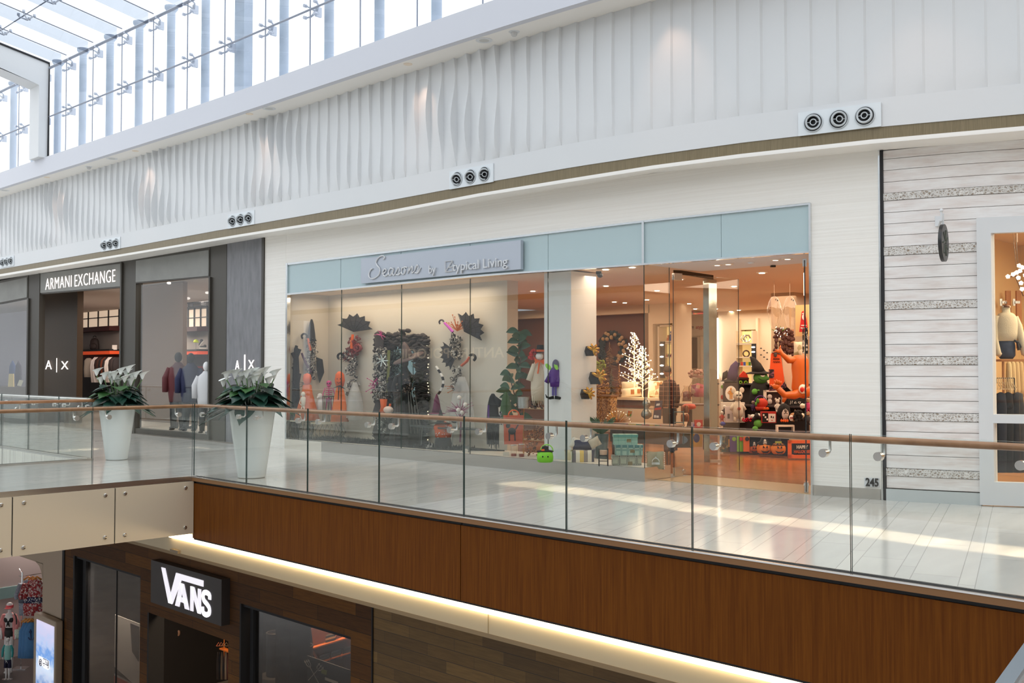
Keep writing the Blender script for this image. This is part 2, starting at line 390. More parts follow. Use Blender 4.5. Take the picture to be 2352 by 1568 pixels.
# ---------------------------------------------------------------- ribbed bulkhead facade with wavy fins
def fac():
    mb = MB(); x0 = XP(-200, NOSE); x1 = XP(2600, NOSE); sp = 0.312; n = int((x1 - x0) / sp)
    px_of = lambda X, Y: 1176 + F * (X * R_.x + Y * R_.y) / (X * V.x + Y * V.y)
    for i in range(n):
        Xa = x0 + i * sp; Xb = Xa + sp; K = 14
        ring = []
        pxm = px_of(Xa, lerp(NOSE, Xa)); u = (4.47e-4 - 1 / (max(pxm, -900) + 1207)) / .06e-4; ph = 0.55 * i; fade = max(.06, min(1, (1480 - pxm) / 200)); amp = (0.014 + 0.038 * max(0.0, math.cos(2 * PI * u / 17))) * fade
        rows = []
        for k in range(K + 1):
            s = k / K; r = []
            for X in (Xa, Xb):
                Y = lerp(NOSE, X); px = px_of(X, Y)
                zt = 6.62; zb = PL(px, lerp(E_RIB, px), NOSE).z
                r.append((X, Y, zb + (zt - zb) * s, lerp(NOSE, X)))
            z = r[0][2]
            d = 0.03 + amp * (1 + math.sin(z * 4.2 + ph)) if 0 < k else 0.0
            if k == 1: d *= 0.9
            rows.append((r, d))
        # each row: flush at Xa -> raised d just before Xb -> step back at Xb
        vs = []
        for r, d in rows:
            a, b = r
            vs += [(a[0], a[1], a[2]), (a[0] + sp * 0.5, (a[1] + b[1]) / 2 - d * 0.35, a[2]), (b[0] - 0.05, b[1] - d * 0.93, b[2]), (b[0] - 0.02, b[1] - d, b[2]), (b[0], b[1], b[2])]
        fs = []
        for k in range(K):
            for j in range(4): fs.append((k * 5 + j, k * 5 + j + 1, (k + 1) * 5 + j + 1, (k + 1) * 5 + j))
        mb.add(vs, fs)
    return mb
o = fac().build('wall_ribbed_fascia', 'white_paint', smooth='auto'); struct(o)
NX = rng(-200, 2600, 56)
struct(ribbon('wall_fascia_plain', 'white_paint', NX, [(p, y - 0.5) for p, y in E_RIB], E_BAND_T, NOSE, 0.0, 0.25))
struct(ribbon('trim_1', 'band_bronze', NX, E_BAND_T, E_BAND_B, NOSE, 0.012, 0.22))
struct(ribbon('trim_2', 'soffit_paint', NX, E_BAND_B, E_NOSE_B, NOSE, -0.04, 0.1))
# flat soffit between nosing and shopfronts, ceiling of the gallery edge
def strip_h(name, m, edgeA, tabA, offA, edgeB, tabB, offB, th=0.05, pxs=NX, extra=0.0):
    mb = MB(); P = []
    for px in pxs:
        a, b = [PL(px, lerp(e, px), t_, o_) if isinstance(e, list) else Vector((XP(px, t_, o_), lerp(t_, XP(px, t_, o_)) + o_, e)) for e, t_, o_ in ((edgeA, tabA, offA), (edgeB, tabB, offB))]; b = Vector((b.x, b.y + extra, b.z)); P.append((a, b))
    for (a, b), (c, d) in zip(P[:-1], P[1:]):
        u = Vector((0, 0, th)); mb.add([a, c, d, b, a + u, c + u, d + u, b + u], [(0, 3, 2, 1), (4, 5, 6, 7), (0, 1, 5, 4), (2, 3, 7, 6), (0, 4, 7, 3), (1, 2, 6, 5)])
    return mb.build(name, m)
struct(strip_h('ceiling_soffit', 'soffit_paint', E_NOSE_B, NOSE, -0.03, E_SOF, SHOP, 0.0, extra=0.02))
struct(strip_h('ceiling_bulkhead_soffit', 'soffit_paint', 6.6, NOSE, -0.48, 6.6, NOSE, 0.0, extra=0.05))
struct(ribbon('wall_bulkhead_beam', 'white_bulkhead', NX, 7.04, 6.6, NOSE, -0.6, 0.12))
struct(strip_h('ceiling_bulkhead_top', 'white_bulkhead', 7.0, NOSE, -0.48, 7.0, NOSE, -0.02, th=0.05, extra=0.3))
# roof slab over the shops behind the clerestory line and back wall of the fascia so daylight stays in the atrium
mb = MB(); mb.box((-40, 13.8, 4.35), (6, 40, 4.6))
for i in range(len(NOSE) - 1):
    (a, ya), (b, yb) = NOSE[i], NOSE[i + 1]
    if i == len(NOSE) - 2: yb += (yb - ya) * (5 - b) / (b - a); b = 5
    mb.slab([(a, ya + .3, 4.55), (b, yb + .3, 4.55), (b, 13.9, 4.55), (a, 13.9, 4.55)], (0, 0, .1))
struct(mb.build('ceiling_service_void', 'white_bulkhead'))

# ---------------------------------------------------------------- clerestory, columns, glass roof
GL = -0.5
ZC0 = 7.0; ZC1 = 9.38
joints = [604]
JX0 = XP(604, NOSE, GL)
JX = [JX0 + 1.475 * k for k in range(-20, 10)]
gy = lambda X, o=GL: lerp(NOSE, X) + o
mb = MB()
for a, b in zip(JX[:-1], JX[1:]):
    for z0, z1 in ((ZC0, 8.1), (8.115, ZC1)):
        p, q = Vector((a + 0.008, gy(a), 0)), Vector((b - 0.008, gy(b), 0)); n_ = Vector((0, 0.015, 0))
        mb.add([(p.x, p.y, z0), (q.x, q.y, z0), (q.x, q.y, z1), (p.x, p.y, z1)], [(0, 1, 2, 3)])
o = mb.build('window_1', 'sky_glass'); struct(o)
mat('seam_gray', rgb(150, 156, 170), 0.5); mat('outdoor_column', rgb(176, 188, 204), 0.6, var=0.06, bscale=3)
mb = MB()
for X in JX: mb.box((X - 0.012, gy(X) - 0.006, ZC0), (X + 0.012, gy(X) + 0.012, ZC1))
for a, b in zip(JX[:-1], JX[1:]):
    mb.tube([(a, gy(a), 8.107), (b, gy(b), 8.107)], 0.02, 6); mb.tube([(a, gy(a), ZC1), (b, gy(b), ZC1)], 0.035, 6)
struct(mb.build('window_1_seams', 'seam_gray'))
mat('spider_steel', rgb(190, 196, 208), 0.4, 0.3)
def spider(X, Y, z, flip=False):
    mb = MB(); t = (0.16, 0.11)
    for sx in (-1, 1):
        for sz in (-1, 1):
            mb.tube([(X, Y + 0.14, z), (X + sx * t[0] * 0.7, Y + 0.1, z + sz * t[1] * 0.7), (X + sx * t[0], Y + 0.03, z + sz * t[1])], [0.03, 0.02, 0.016], 6)
            mb.cyl((X + sx * t[0], Y + 0.03, z + sz * t[1]), (X + sx * t[0], Y - 0.03, z + sz * t[1]), 0.034, n=8)
    mb.cbox((X, Y + 0.18, z), (0.05, 0.12, 0.18)); return mb
k = 0
for i, X in enumerate(JX):
    px = 1176 + F * (X * R_.x + gy(X) * R_.y) / (X * V.x + gy(X) * V.y)
    if px < -60 or px > 1150: continue
    for z, wh in ((8.107, 'transom'), (ZC1 - 0.12, 'roof')):
        if wh == 'roof' and px > 520: continue
        if wh == 'transom' and px > 900: continue
        o = spider(X, gy(X), z).build('glass_fitting', 'spider_steel', smooth='auto')
        tag(o, 'steel four-armed spider fitting bolted to the clerestory glass ' + ('on the middle seam' if wh == 'transom' else 'just under the glass roof'), 'fitting', 'spider fittings on the clerestory ' + ('middle seam' if wh == 'transom' else 'roof line'))
    w = 0.09
    if abs(px - 513) < 12:
        mb = MB(); mb.cbox((X + 0.05, gy(X) + 0.4, 8.2), (0.36, 0.2, 2.6)); o = mb.build('box_column', 'outdoor_column')
        tag(o, 'wide square grey-blue column outside the clerestory among the round ones', 'column')
    else:
        mb = MB(); mb.cyl((X, gy(X) + 0.42, 6.9), (X, gy(X) + 0.42, 9.75), w, n=20); mb.lathe([(w, 9.62), (w + .06, 9.7), (w + .06, 9.76)], (X, gy(X) + .42, 0), 20)
        o = mb.build('round_column', 'outdoor_column', smooth='auto')
        tag(o, 'round grey-blue column standing outside the clerestory glass', 'column', 'round columns outside the clerestory')
# end portal wall across the atrium roof
Xc = XP(104.5, NOSE, GL)
P0 = WX(105, 141.6, Xc); P1 = WX(0, 99.5, Xc); SL = (P1.z - P0.z) / (P1.y - P0.y)
zr = lambda Y: P0.z + (Y - P0.y) * SL
T0 = WX(90, 195, Xc); T1 = WX(0, 155, Xc); SL2 = (T1.z - T0.z) / (T1.y - T0.y); zt = lambda Y: T0.z + (Y - T0.y) * SL2
Y0 = gy(Xc) + 0.02; Yl = T0.y
mb = MB(); d = -0.62
mb.slab([(Xc, Y0, 7.04), (Xc, Y0, zr(Y0)), (Xc, -6, zr(-6)), (Xc, -6, zt(-6)), (Xc, Yl, zt(Yl)), (Xc, Yl, 7.04)], (d, 0, 0))
struct(mb.build('wall_portal', 'white_paint'))
mb = MB(); mb.tube([(Xc + .02, Y0 - .03, 6.9), (Xc + .02, Y0 - .03, zr(Y0)), (Xc + .02, -6, zr(-6))], 0.028, 6); struct(mb.build('trim_3', 'black_gap'))
# sloping glass roof: panes, seams and fins
mb = MB(); sm = MB(); fn = MB(); Yb = -7.0
RX = [X for X in JX if X > Xc - 0.1] ; RX = [Xc + 0.03] + RX
zr2 = lambda Y: zr(Y) + 0.02
for a, b in zip(RX[:-1], RX[1:]):
    ya, yb = gy(a), gy(b); mb.quad((a, ya, zr2(ya)), (b, yb, zr2(yb)), (b, Yb, zr2(Yb)), (a, Yb, zr2(Yb)))
for X in RX: sm.tube([(X, gy(X), zr(gy(X))), (X, Yb, zr(Yb))], 0.016, 4)
for X in RX[1:]:
    ya = gy(X); fn.add([(X + .06, ya - .15, zr(ya) - 0.02), (X + .06, Yb, zr(Yb) - 0.02), (X + .06, Yb, zr(Yb) - .34), (X + .06, ya - .15, zr(ya) - .3)], [(0, 1, 2, 3)])
for Yk in (8.7, 6.2, 3.7, 1.2, -1.3, -4): sm.tube([(Xc, Yk, zr(Yk)), (5, Yk, zr(Yk))], 0.018, 4)
struct(mb.build('window_2', 'sky_glass')); struct(sm.build('window_2_seams', 'seam_gray'))
glass('frosted_fin', (0.47, 0.50, 0.55), .6); struct(fn.build('window_2_fins', 'frosted_fin'))
for X in RX[1:8]:
    for Yk in (8.7, 6.2):
        mb = MB()
        for sx in (-.16, .16):
            for sy in (-.12, .12):
                mb.tube([(X + .06, Yk, zr(Yk) - .16), (X + sx, Yk + sy, zr(Yk) - .05)], .016, 5); mb.cyl((X + sx, Yk + sy, zr(Yk + sy) - .05), (X + sx, Yk + sy, zr(Yk + sy)), .034, n=8)
        o = mb.build('roof_glass_fitting', 'spider_steel'); tag(o, 'steel spider fitting under a seam crossing of the sloping glass roof', 'fitting', 'spider fittings under the glass roof')
# opposite side of the atrium, seen only in reflections
mb = MB(); mb.box((-45, -9.0, 4.2), (6, -4.8, 8.6)); mb.box((-45, -9.5, 0), (6, -9, 4.3)); struct(mb.build('wall_opposite', 'white_paint'))
mb = MB(); mb.box((-45, -4.85, 4.2), (6, -4.79, 4.4)); struct(mb.build('trim_4', 'band_bronze'))
mb = MB(); mb.box((5.5, -9, -6), (6, 22, 9)); struct(mb.build('wall_right_end_unseen', mat('far_wall_tan', rgb(170, 166, 160), 0.7)))  # unseen end wall, made tall and tan to hold back light from the right
mb = MB(); mb.box((-46, -9, -6.2), (-45.6, 22, 6.9)); struct(mb.build('wall_left_end', 'white_paint'))

# letters of the shop opposite, emission added so they show mirrored in display glass
text('ANTHROPOLOGIE', 'mirrored_shop_name', mat('opposite_letters', rgb(230, 214, 190), .5, emit=(1, .86, .68), es=.9), (-29.9, -8.98, 2.1), (-1, 0, 0), (0, 0, 1), .5, None, .01, width=7.2)
tag(bpy.data.objects['mirrored_shop_name'], 'pale capital letters of the shop opposite, reflected backwards in the display glass', 'sign')
# ---------------------------------------------------------------- gallery edge, balustrades, bridge
YB = 7.33; XB = -13.47; PIT = 1.435
XJ = [XB + PIT * k for k in range(0, 12)]
def rail_glass(mb, a, b, z0, z1, th=0.017):
    """one glass pane a->b with dark polished side edges and a paler top edge"""
    a, b = Vector(a), Vector(b); d = (b - a).normalized(); n = Vector((-d.y, d.x, 0)) * th / 2
    v = [a - n, b - n, b + n, a + n]; lo = [Vector((p.x, p.y, z0)) for p in v]; hi = [Vector((p.x, p.y, z1)) for p in v]
    mb.mt(0).add(lo + hi, [(0, 1, 5, 4), (2, 3, 7, 6)]); mb.mt(1).add(lo + hi, [(1, 2, 6, 5), (3, 0, 4, 7)]); mb.mt(2).add(lo + hi, [(4, 5, 6, 7)])
def balustrade(root, pts, side, z1=1.085, zr=1.04, rr=0.027, off=0.11, brk=True, wood='handrail_wood', ends=(0, 0), first=0.22):
    """pts: joint points along the line; side: unit vector from glass towards the handrail"""
    side = Vector(side)
    for a, b in zip(pts[:-1], pts[1:]):
        a, b = Vector(a), Vector(b); d = (b - a).normalized(); mb = MB(); rail_glass(mb, a + d * 0.006, b - d * 0.006, 0.03, z1); mb.build('glass_panel', ['rail_glass', 'edge_glass', 'edge_light'], root)
        if brk:
            for t in (first, (b - a).length - first):
                p = a + d * t; mb = MB(); n = side
                g = p + Vector((0, 0, zr - 0.115))
                mb.cyl(g - n * 0.02, g - n * 0.0, 0.034, n=16); mb.cyl(g, g + n * 0.03, 0.034, n=16)
                mb.tube([g + n * .03, g + n * (off - .015), g + n * off + Vector((0, 0, .02)), g + n * off + Vector((0, 0, .095))], 0.011, 8)
                mb.build('rail_bracket', 'steel', root, smooth='auto')
    return root
# front balustrade on the far gallery (rail on the shop side)
r = thing('glass_balustrade', (XB, YB, 0), 'long frameless glass balustrade with round wooden handrail running in front of the shops', 'balustrade')
balustrade(r, [(x, YB, 0) for x in XJ], (0, 1, 0))
mb = MB(); mb.tube([(XB + .11, YB + .11, 1.04), (XJ[-1], YB + .11, 1.04)], 0.027, 14); mb.build('handrail', 'handrail_wood', r, smooth='auto')
mb = MB(); mb.box((XB - .02, YB - .06, 0.012), (XJ[-1], YB - .035, 0.024)); mb.mt(2).box((XB - .02, YB - .056, -0.04), (XJ[-1], YB - .035, 0.012)); mb.mt(1).box((XB - .02, YB - .035, -0.03), (XJ[-1], YB + .035, 0.02)); mb.mt(0).box((XB, YB + .035, -0.03), (XJ[-1], YB + .05, 0.03)); mb.build('base_channel', ['steel', 'black_gap', C(136, 96, 58, .5)], r)
# bridge near side (rail inside the bridge, towards -X)
YJ = [YB - 0.02 - 1.47 * k for k in range(0, 8)]
r = thing('glass_balustrade', (XB, YB - 3, 0), 'glass balustrade along the near edge of the bridge above the riveted metal panels', 'balustrade')
balustrade(r, [(XB, y, 0) for y in YJ], (-1, 0, 0))
mb = MB(); mb.tube([(XB + .11, YB + .11, 1.04), (XB - .02, YB + .1, 1.04), (XB - .1, YB - .02, 1.04), (XB - .11, YB - .2, 1.04), (XB - .11, YJ[-1], 1.04)], 0.027, 14); mb.build('handrail', 'handrail_wood', r, smooth='auto')
mb = MB(); mb.box((XB + .035, YJ[-1], -0.05), (XB + .06, YB - .03, 0.03)); mb.mt(1).box((XB - .03, YJ[-1], -0.03), (XB + .035, YB - .03, 0.02)); mb.build('base_channel', ['steel', 'black_gap'], r)
# bridge far side
XF = -17.33; YF = 7.5
r = thing('glass_balustrade', (XF, YF - 3, 0), 'glass balustrade with reddish handrail along the far edge of the bridge', 'balustrade')
balustrade(r, [(XF, YF - 1.47 * k, 0) for k in range(0, 8)], (1, 0, 0))
mb = MB(); mb.tube([(XF + .11, YF + .14, 1.04), (XF + .11, YF - 10, 1.04)], 0.027, 14); mb.build('handrail', 'handrail_wood', r, smooth='auto')
mb = MB(); mb.box((XF - .06, YF - 10, -0.05), (XF - .03, YF, 0.03)); mb.mt(1).box((XF - .03, YF - 10, -0.03), (XF + .03, YF, 0.02)); mb.mt(0).box((XF + .03, YF - 10, -0.03), (XF + .05, YF, 0.03)); mb.build('base_channel', ['steel', 'black_gap'], r)
r = thing('glass_balustrade', (XF - 4, YF, 0), 'glass balustrade on the gallery beyond the bridge beside the second floor opening', 'balustrade')
balustrade(r, [(XF - 1.435 * k, YF, 0) for k in range(0, 12)], (0, 1, 0))
mb = MB(); mb.tube([(XF - .18, YF + .11, 1.04), (XF - 16, YF + .11, 1.04)], 0.027, 14); mb.build('handrail', 'steel', r, smooth='auto')
mb = MB(); mb.box((XF - 16, YF - .05, -0.05), (XF, YF - .03, 0.03)); mb.mt(1).box((XF - 16, YF - .03, -0.03), (XF, YF + .03, 0.02)); mb.build('base_channel', ['steel', 'black_gap'], r)
# wood fascia panels under the gallery edge (two boards with one open joint)
Xj = WY(1058, 1250, YB - .03).x
for n_, (a, b) in enumerate(((XB + .04, Xj - .006), (Xj + .006, 4.0))):
    mb = MB(); mb.box((a, YB - 0.03, -0.87), (b, YB + .02, -0.075)); mb.mt(1).box((a, YB - .012, -.09), (b, YB + .02, -.03)); mb.mt(1).box((a, YB - .012, -.895), (b, YB + .02, -.87))
    o = mb.build('fascia_board', ['fascia_wood', 'black_gap']); tag(o, ['brown wood veneer fascia panel below the gallery rail, left of the vertical joint', 'long brown wood veneer fascia panel below the gallery rail, right of the vertical joint'][n_], 'panel')
mb = MB(); mb.box((XF - 16, YF - .03, -.87), (XF + .1, YF + .02, -.05)); struct(mb.build('trim_5', 'fascia_wood'))
# riveted metal panels on the bridge edge
ys = [YB - .03, WX(264, 1150, XB + .07).y, WX(28, 1180, XB + .07).y, WX(-330, 1200, XB + .07).y]
labs = ['brushed metal bridge panel with darker sheen, next to the wood fascia', 'long pale brushed metal bridge panel, second from the wood fascia', 'brushed metal bridge panel cut by the left edge of the photo']
for i in range(3):
    a, b = ys[i + 1] + .008, ys[i] - .008
    r = thing('cladding_panel', (XB + .07, (a + b) / 2, -.8), labs[i], 'panel')
    mb = MB(); mb.box((XB + .062, a, -0.80), (XB + .075, b, -0.045)); mb.build('plate', 'brushed_metal_panel', r)
    for y in (a + .13, b - .13):
        for z in (-.13, -.70):
            mb = MB(); mb.lathe([(.0, .0), (.026, 0), (.026, .012), (.02, .016), (0.008, .016), (.008, .012), (0, .012)], (XB + .075, y, z), 14, Matrix(((0, 0, 1), (1, 0, 0), (0, 1, 0)))); mb.build('bolt', 'steel', r, smooth='auto')
mb = MB(); mb.box((XB - .2, -9, -.78), (XB + .06, YB, -.06)); mb.box((XF, -9, -.78), (XB, YB, -.74)); struct(mb.build('wall_bridge_edge', C(70, 64, 58, .7)))

# ---------------------------------------------------------------- light cove and lower ceiling
mat('led_strip', (1, 1, 1), 0.5, emit=(1.0, 0.80, 0.5), es=5.0); mat('cream_paint', rgb(242, 224, 188), 0.6)
YC = 8.05
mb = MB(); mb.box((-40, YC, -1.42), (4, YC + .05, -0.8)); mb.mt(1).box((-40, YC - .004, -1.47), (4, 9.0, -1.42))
struct(mb.build('ceiling_lower', ['cream_paint', mat('dark_cream_ledge', rgb(176, 152, 118), .7)]))  # narrow bottom ledge, a darker cream than the face above
mb = MB(); mb.box((-15.5, YC - .05, -1.185), (4, YC - .002, -1.07)); o = mb.build('led_strip', 'led_strip'); tag(o, 'continuous warm LED strip glowing in the cove under the wood fascia', 'light strip')
mb = MB(); mb.box((-16, YB + .02, -.8), (4, YC, -.78)); struct(mb.build('trim_6', 'cream_paint'))
# ---------------------------------------------------------------- Seasons shopfront
Ys = lambda px, off=0.0: lerp(SHOP, XP(px, SHOP, off)) + off
def rb(name, m, a, b, top, bot, off=0.0, th=0.25, n=None): return ribbon(name, m, rng(a, b, n or max(1, int((b - a) / 60))), top, bot, SHOP, off, th)
struct(rb('wall_shopfront_left', 'ridged_white_cladding', 606, 657, E_SOF, 0.0))
struct(rb('wall_shopfront_right', 'ridged_white_cladding', 1860, 2019, E_SOF, 0.0))
struct(rb('wall_shopfront_header', 'ridged_white_cladding', 606, 2019, E_SOF, [(606, 613), (660, 604), (1100, 551), (1477, 506), (1857, 465), (2019, 448)], 0.003, 0.25))
up = lambda t, d: [(p, y + d) for p, y in t]
struct(rb('trim_7', 'chrome', 656, 1860, up(E_HEAD_T, -1), up(E_HEAD_T, 3.5), -0.03, 0.06))
struct(rb('trim_8', 'chrome', 656, 1860, up(E_HEAD_B, -1.5), up(E_HEAD_B, 2.5), -0.04, 0.07))
for i, (a, b) in enumerate(((656.5, 660), (1473.5, 1478.5), (1856.5, 1861))): struct(rb('trim_%d' % (9 + i), 'chrome', a, b, E_HEAD_T if i != 1 else E_HEAD_T, 0.0 if i != 1 else E_HEAD_B, -0.035, 0.08, 1))
struct(rb('trim_12', 'chrome', 2016, 2020, E_SOF, 0.0, -0.01, 0.05, 1)); struct(rb('trim_13', 'black_gap', 2021, 2027, E_SOF, 0.0, -0.02, 0.2, 1)); struct(rb('trim_14', 'dark_bronze', 601, 606, E_SOF, 0.0, -0.03, 0.2, 1))
hj = [660, 783, 921, 1080, 1259, 1474, 1478, 1656, 1857]
hl = {0: 'leftmost', 1: 'second from the left', 2: 'third', 3: 'fourth from the left', 4: 'fifth', 6: 'sixth, right of the chrome bar,', 7: 'rightmost'}
for i, (a, b) in enumerate(zip(hj[:-1], hj[1:])):
    if i == 5: continue
    o = rb('header_glass', 'teal_back_glass', a + 0.5, b - 0.5, up(E_HEAD_T, 2), up(E_HEAD_B, 0), 0.0, 0.02, 2); tag(o, 'pale teal back-painted glass header pane, %s above the Seasons shop' % hl[i].strip(','), 'glass pane')
# plinth of polished stainless steel
struct(rb('baseboard_shop_left', 'steel', 660, 1480, 0.19, 0.0, -0.02, 0.06)); struct(rb('baseboard_shop_right', 'steel', 1861, 2019, 0.13, 0.0, -0.02, 0.03, 2))
# glass panes
gj = [660, 784, 922, 1080, 1259, 1480]
for i, (a, b) in enumerate(zip(gj[:-1], gj[1:])):
    mb = MB(); A = PL(a + .4, 848, SHOP, .02); B = PL(b - .4, 848, SHOP, .02); z1 = 3.08
    rail_glass(mb, (A.x, A.y, 0), (B.x, B.y, 0), .19, z1, .014); struct(mb.build('window_%d' % (3 + i), ['shop_glass', 'edge_glass', 'edge_glass']))
Cn = PL(1480, 848, SHOP, .02)                       # glass corner of the display next to the entrance
Xk = Cn.x; Yk = WX(1520, 1094, Xk + .02).y if False else Cn.y + 0.62
mb = MB(); rail_glass(mb, (Xk, Cn.y, 0), (Xk, Yk, 0), .19, 3.08, .014); struct(mb.build('window_8', ['shop_glass', 'edge_glass', 'edge_glass']))
mb = MB(); mb.box((Xk - .03, Cn.y, 0), (Xk + .01, Yk, .19)); struct(mb.build('baseboard_return', 'steel'))
Dr0 = WY(1547, 848, Cn.y + .75)
# glass door leaf standing open into the shop with its pivot shoe and header
def door(P, ang, w, label, wood=True):
    d = Vector((math.cos(ang), math.sin(ang), 0)); r = thing('glass_door', P, label, 'door')
    mb = MB(); rail_glass(mb, P, P + d * w, .02, 2.98, .016); mb.build('door_glass', ['shop_glass', 'black_metal', 'edge_glass'], r)
    mb = MB(); n = Vector((-d.y, d.x, 0)) * .025
    for z0, z1 in ((.01, .14), (2.9, 3.0)): q = [P - n, P + d * .16 - n, P + d * .16 + n, P + n]; mb.slab([(v.x, v.y, z0) for v in q], (0, 0, z1 - z0))
    mb.build('patch_fitting', 'steel', r)
    mb = MB(); mb.cyl(P + d * .18 + Vector((0, 0, .08)) - n * 1.3, P + d * .18 + Vector((0, 0, .08)) + n * 1.3, .03, n=14); mb.build('floor_lock', 'steel', r)
    return r
Pd = Vector((Dr0.x, Dr0.y, 0)); e = WX(1640, 848, -7.35) if False else None
door(Pd, math.radians(77), 1.35, 'frameless glass door leaf folded open into the shop beside the display corner')
Pr = PL(1850, 848, SHOP, .12); door(Vector((Pr.x, Pr.y, 0)), math.atan2(V.y + .287 * R_.y, V.x + .287 * R_.x), 1.25, 'frameless glass door leaf seen edge-on at the right side of the shop entrance')
# sloped bronze head over the folded door leaf
# grey sign board with the shop name
SA = PL(829, 600, SHOP, -.09); SBm = PL(1196, 600, SHOP, -.09)
def onsign(px, py, off=-.1): return PL(px, py, SHOP, off)
r = thing('shop_sign', (SA + SBm) / 2, 'grey sign board on the teal header with raised silver lettering Seasons by Atypical Living', 'sign')
mat('sign_grey', rgb(184, 191, 202), 0.3, 0.3); mat('sign_silver', rgb(215, 217, 220), 0.3, 0.3)
o = ribbon('board', 'sign_grey', rng(829, 1196, 6), [(829, 594), (1196, 551)], [(829, 651), (1196, 618)], SHOP, -.09, .06); o.parent = r; o.matrix_parent_inverse = Matrix.Translation(-r.location)
sd = (SBm - SA); sd.z = 0; sd.normalize(); upz = Vector((0, 0, 1))
def sp_(px, py): return PL(px, py, SHOP, -.105)
def script(strokes, org, sc, rad, ys=.142):
    mb = MB()
    for st in strokes:
        pts = [Vector((x, y, 0)) for x, y in st]; out = []
        for i in range(len(pts) - 1):
            p0, p1, p2, p3 = pts[max(i - 1, 0)], pts[i], pts[i + 1], pts[min(i + 2, len(pts) - 1)]
            for k in range(6):
                t = k / 6; out.append(0.5 * ((2 * p1) + (p2 - p0) * t + (2 * p0 - 5 * p1 + 4 * p2 - p3) * t * t + (3 * p1 - p0 - 3 * p2 + p3) * t**3))
        out.append(pts[-1]); mb.tube([org + sd * p.x * sc + upz * p.y * ys for p in out], [rad * (0.7 + 0.5 * abs(math.sin(i * .35))) for i in range(len(out))], 6)
    return mb
# lettering drawn on a grid, x to the right, y up, letter height about 1
S_ = [[(1.75, 2.25), (1.95, 2.5), (1.7, 2.75), (1.2, 2.6), (.85, 2.1), (1.0, 1.6), (1.35, 1.1), (1.2, .4), (.6, .0), (.05, .1), (-.1, .6), (.15, 1.15), (.4, 1.25)],
      [(1.6, .45), (2.0, .6), (2.15, .9), (1.95, 1.05), (1.75, .75), (1.8, .3), (2.1, .15), (2.45, .4)],
      [(3.0, .95), (2.7, 1.05), (2.45, .6), (2.6, .15), (2.9, .4), (3.1, 1.0), (2.98, .4), (3.1, .15), (3.35, .4)],
      [(3.35, .4), (3.7, 1.05), (3.8, .6), (3.65, .2), (3.4, .2), (3.7, .15), (4.0, .4)],
      [(4.4, 1.0), (4.1, .85), (4.1, .3), (4.35, .15), (4.55, .6), (4.4, 1.0), (4.8, .95)],
      [(4.85, .15), (5.05, 1.0), (5.0, .5), (5.35, 1.05), (5.4, .6), (5.35, .2), (5.65, .4)],
      [(5.65, .4), (6.0, 1.1), (6.1, .6), (5.95, .2), (5.7, .2), (6.05, .15), (6.4, .75)]]
a = sp_(849, 640); b = sp_(966, 625); w = (b - a).dot(sd)
script(S_[:1], a, w / 6.4, .013).build('script_initial', 'sign_silver', r, smooth=True); script(S_[1:], a, w / 6.4, .013).build('script_word', 'sign_silver', r, smooth=True)
o = text('by', 'word_by', 'sign_silver', sp_(985, 628) , sd, upz, .14, r, .012, bold=.004)
text('typical', 'word_typical', 'sign_silver', sp_(1040, 622.5), sd, upz, .155, r, .012, width=(sp_(1101, 616) - sp_(1040, 622)).dot(sd), bold=.004); text('Living', 'word_living', 'sign_silver', sp_(1109, 615.5), sd, upz, .155, r, .012, width=(sp_(1165, 610) - sp_(1109, 616)).dot(sd), bold=.004)
mb = MB(); q = [sp_(1022.5, 624), sp_(1039, 622.5), sp_(1039, 598.5), sp_(1022.5, 600.5)]; mb.tube(q + [q[0]], .010, 4); mb.tube([q[0], q[2]], .010, 4); mb.tube([(q[0] * .55 + q[3] * .0 + q[1] * .45) * 1 + Vector((0, 0, .07)), (q[1]) + Vector((0, 0, .07))], .01, 4); mb.build('letter_logo', 'sign_silver', r)
# unit number
NB = PL(2003, 1108, SHOP, -.01)
r = thing('unit_number', NB, 'black numerals 245 on a pale plate at the foot of the white pier', 'sign')
a = PL(1988, 1115, SHOP, -.02); b = PL(2018, 1117, SHOP, -.02); d2 = Vector((b.x - a.x, b.y - a.y, 0)).normalized()
mb = MB(); o = ribbon('plate', 'white_paint', [1985, 2019], [(1985, 1097), (2019, 1098)], [(1985, 1117), (2019, 1119)], SHOP, -.012, .01); o.parent = r; o.matrix_parent_inverse = Matrix.Translation(-r.location)
text('245', 'digits', 'black_metal', a, d2, upz, .098, r, .003, width=(b - a).dot(d2), bold=.03)

# ---------------------------------------------------------------- inside of the Seasons shop
mat('beige_wall', rgb(206, 196, 180), 0.7); mat('cream_wall', rgb(226, 206, 178), 0.7); mat('brown_wall', rgb(122, 84, 62), 0.6); mat('shop_ceiling', rgb(226, 200, 172), 0.8)
m_planks('orange_wood_floor', [rgb(156, 96, 52), rgb(184, 118, 66), rgb(140, 80, 42)], .09, 1.3, 0.22, line=(.05, .02, .01), axis='XY', grain=.3, gl=.04)
mat('entry_tile', rgb(190, 160, 122), 0.25); mat('down_glow', (1, 1, 1), emit=(1, .82, .6), es=14.0); mat('lamp_trim', rgb(235, 220, 200), 0.5)
Xl = PL(663, 848, SHOP, .05).x; YD = 12.35; Xe = WY(1165, 848, YD).x
mb = MB(); mb.box((Xl, YD, 0), (Xe, YD + .27, 3.12)); mb.box((Xl - .15, 11.42, 0), (Xl, 13, 3.12)); struct(mb.build('wall_display', 'beige_wall'))
mb = MB(); mb.slab([(Xl, 11.3, 0), (Cn.x - .02, Cn.y, 0), (Cn.x - .02, Cn.y + .6, 0), (WY(1250, 848, 12.4).x, 12.36, 0), (Xl, YD, 0)], (0, 0, .185)); struct(mb.build('floor_display', C(214, 208, 196, .5)))
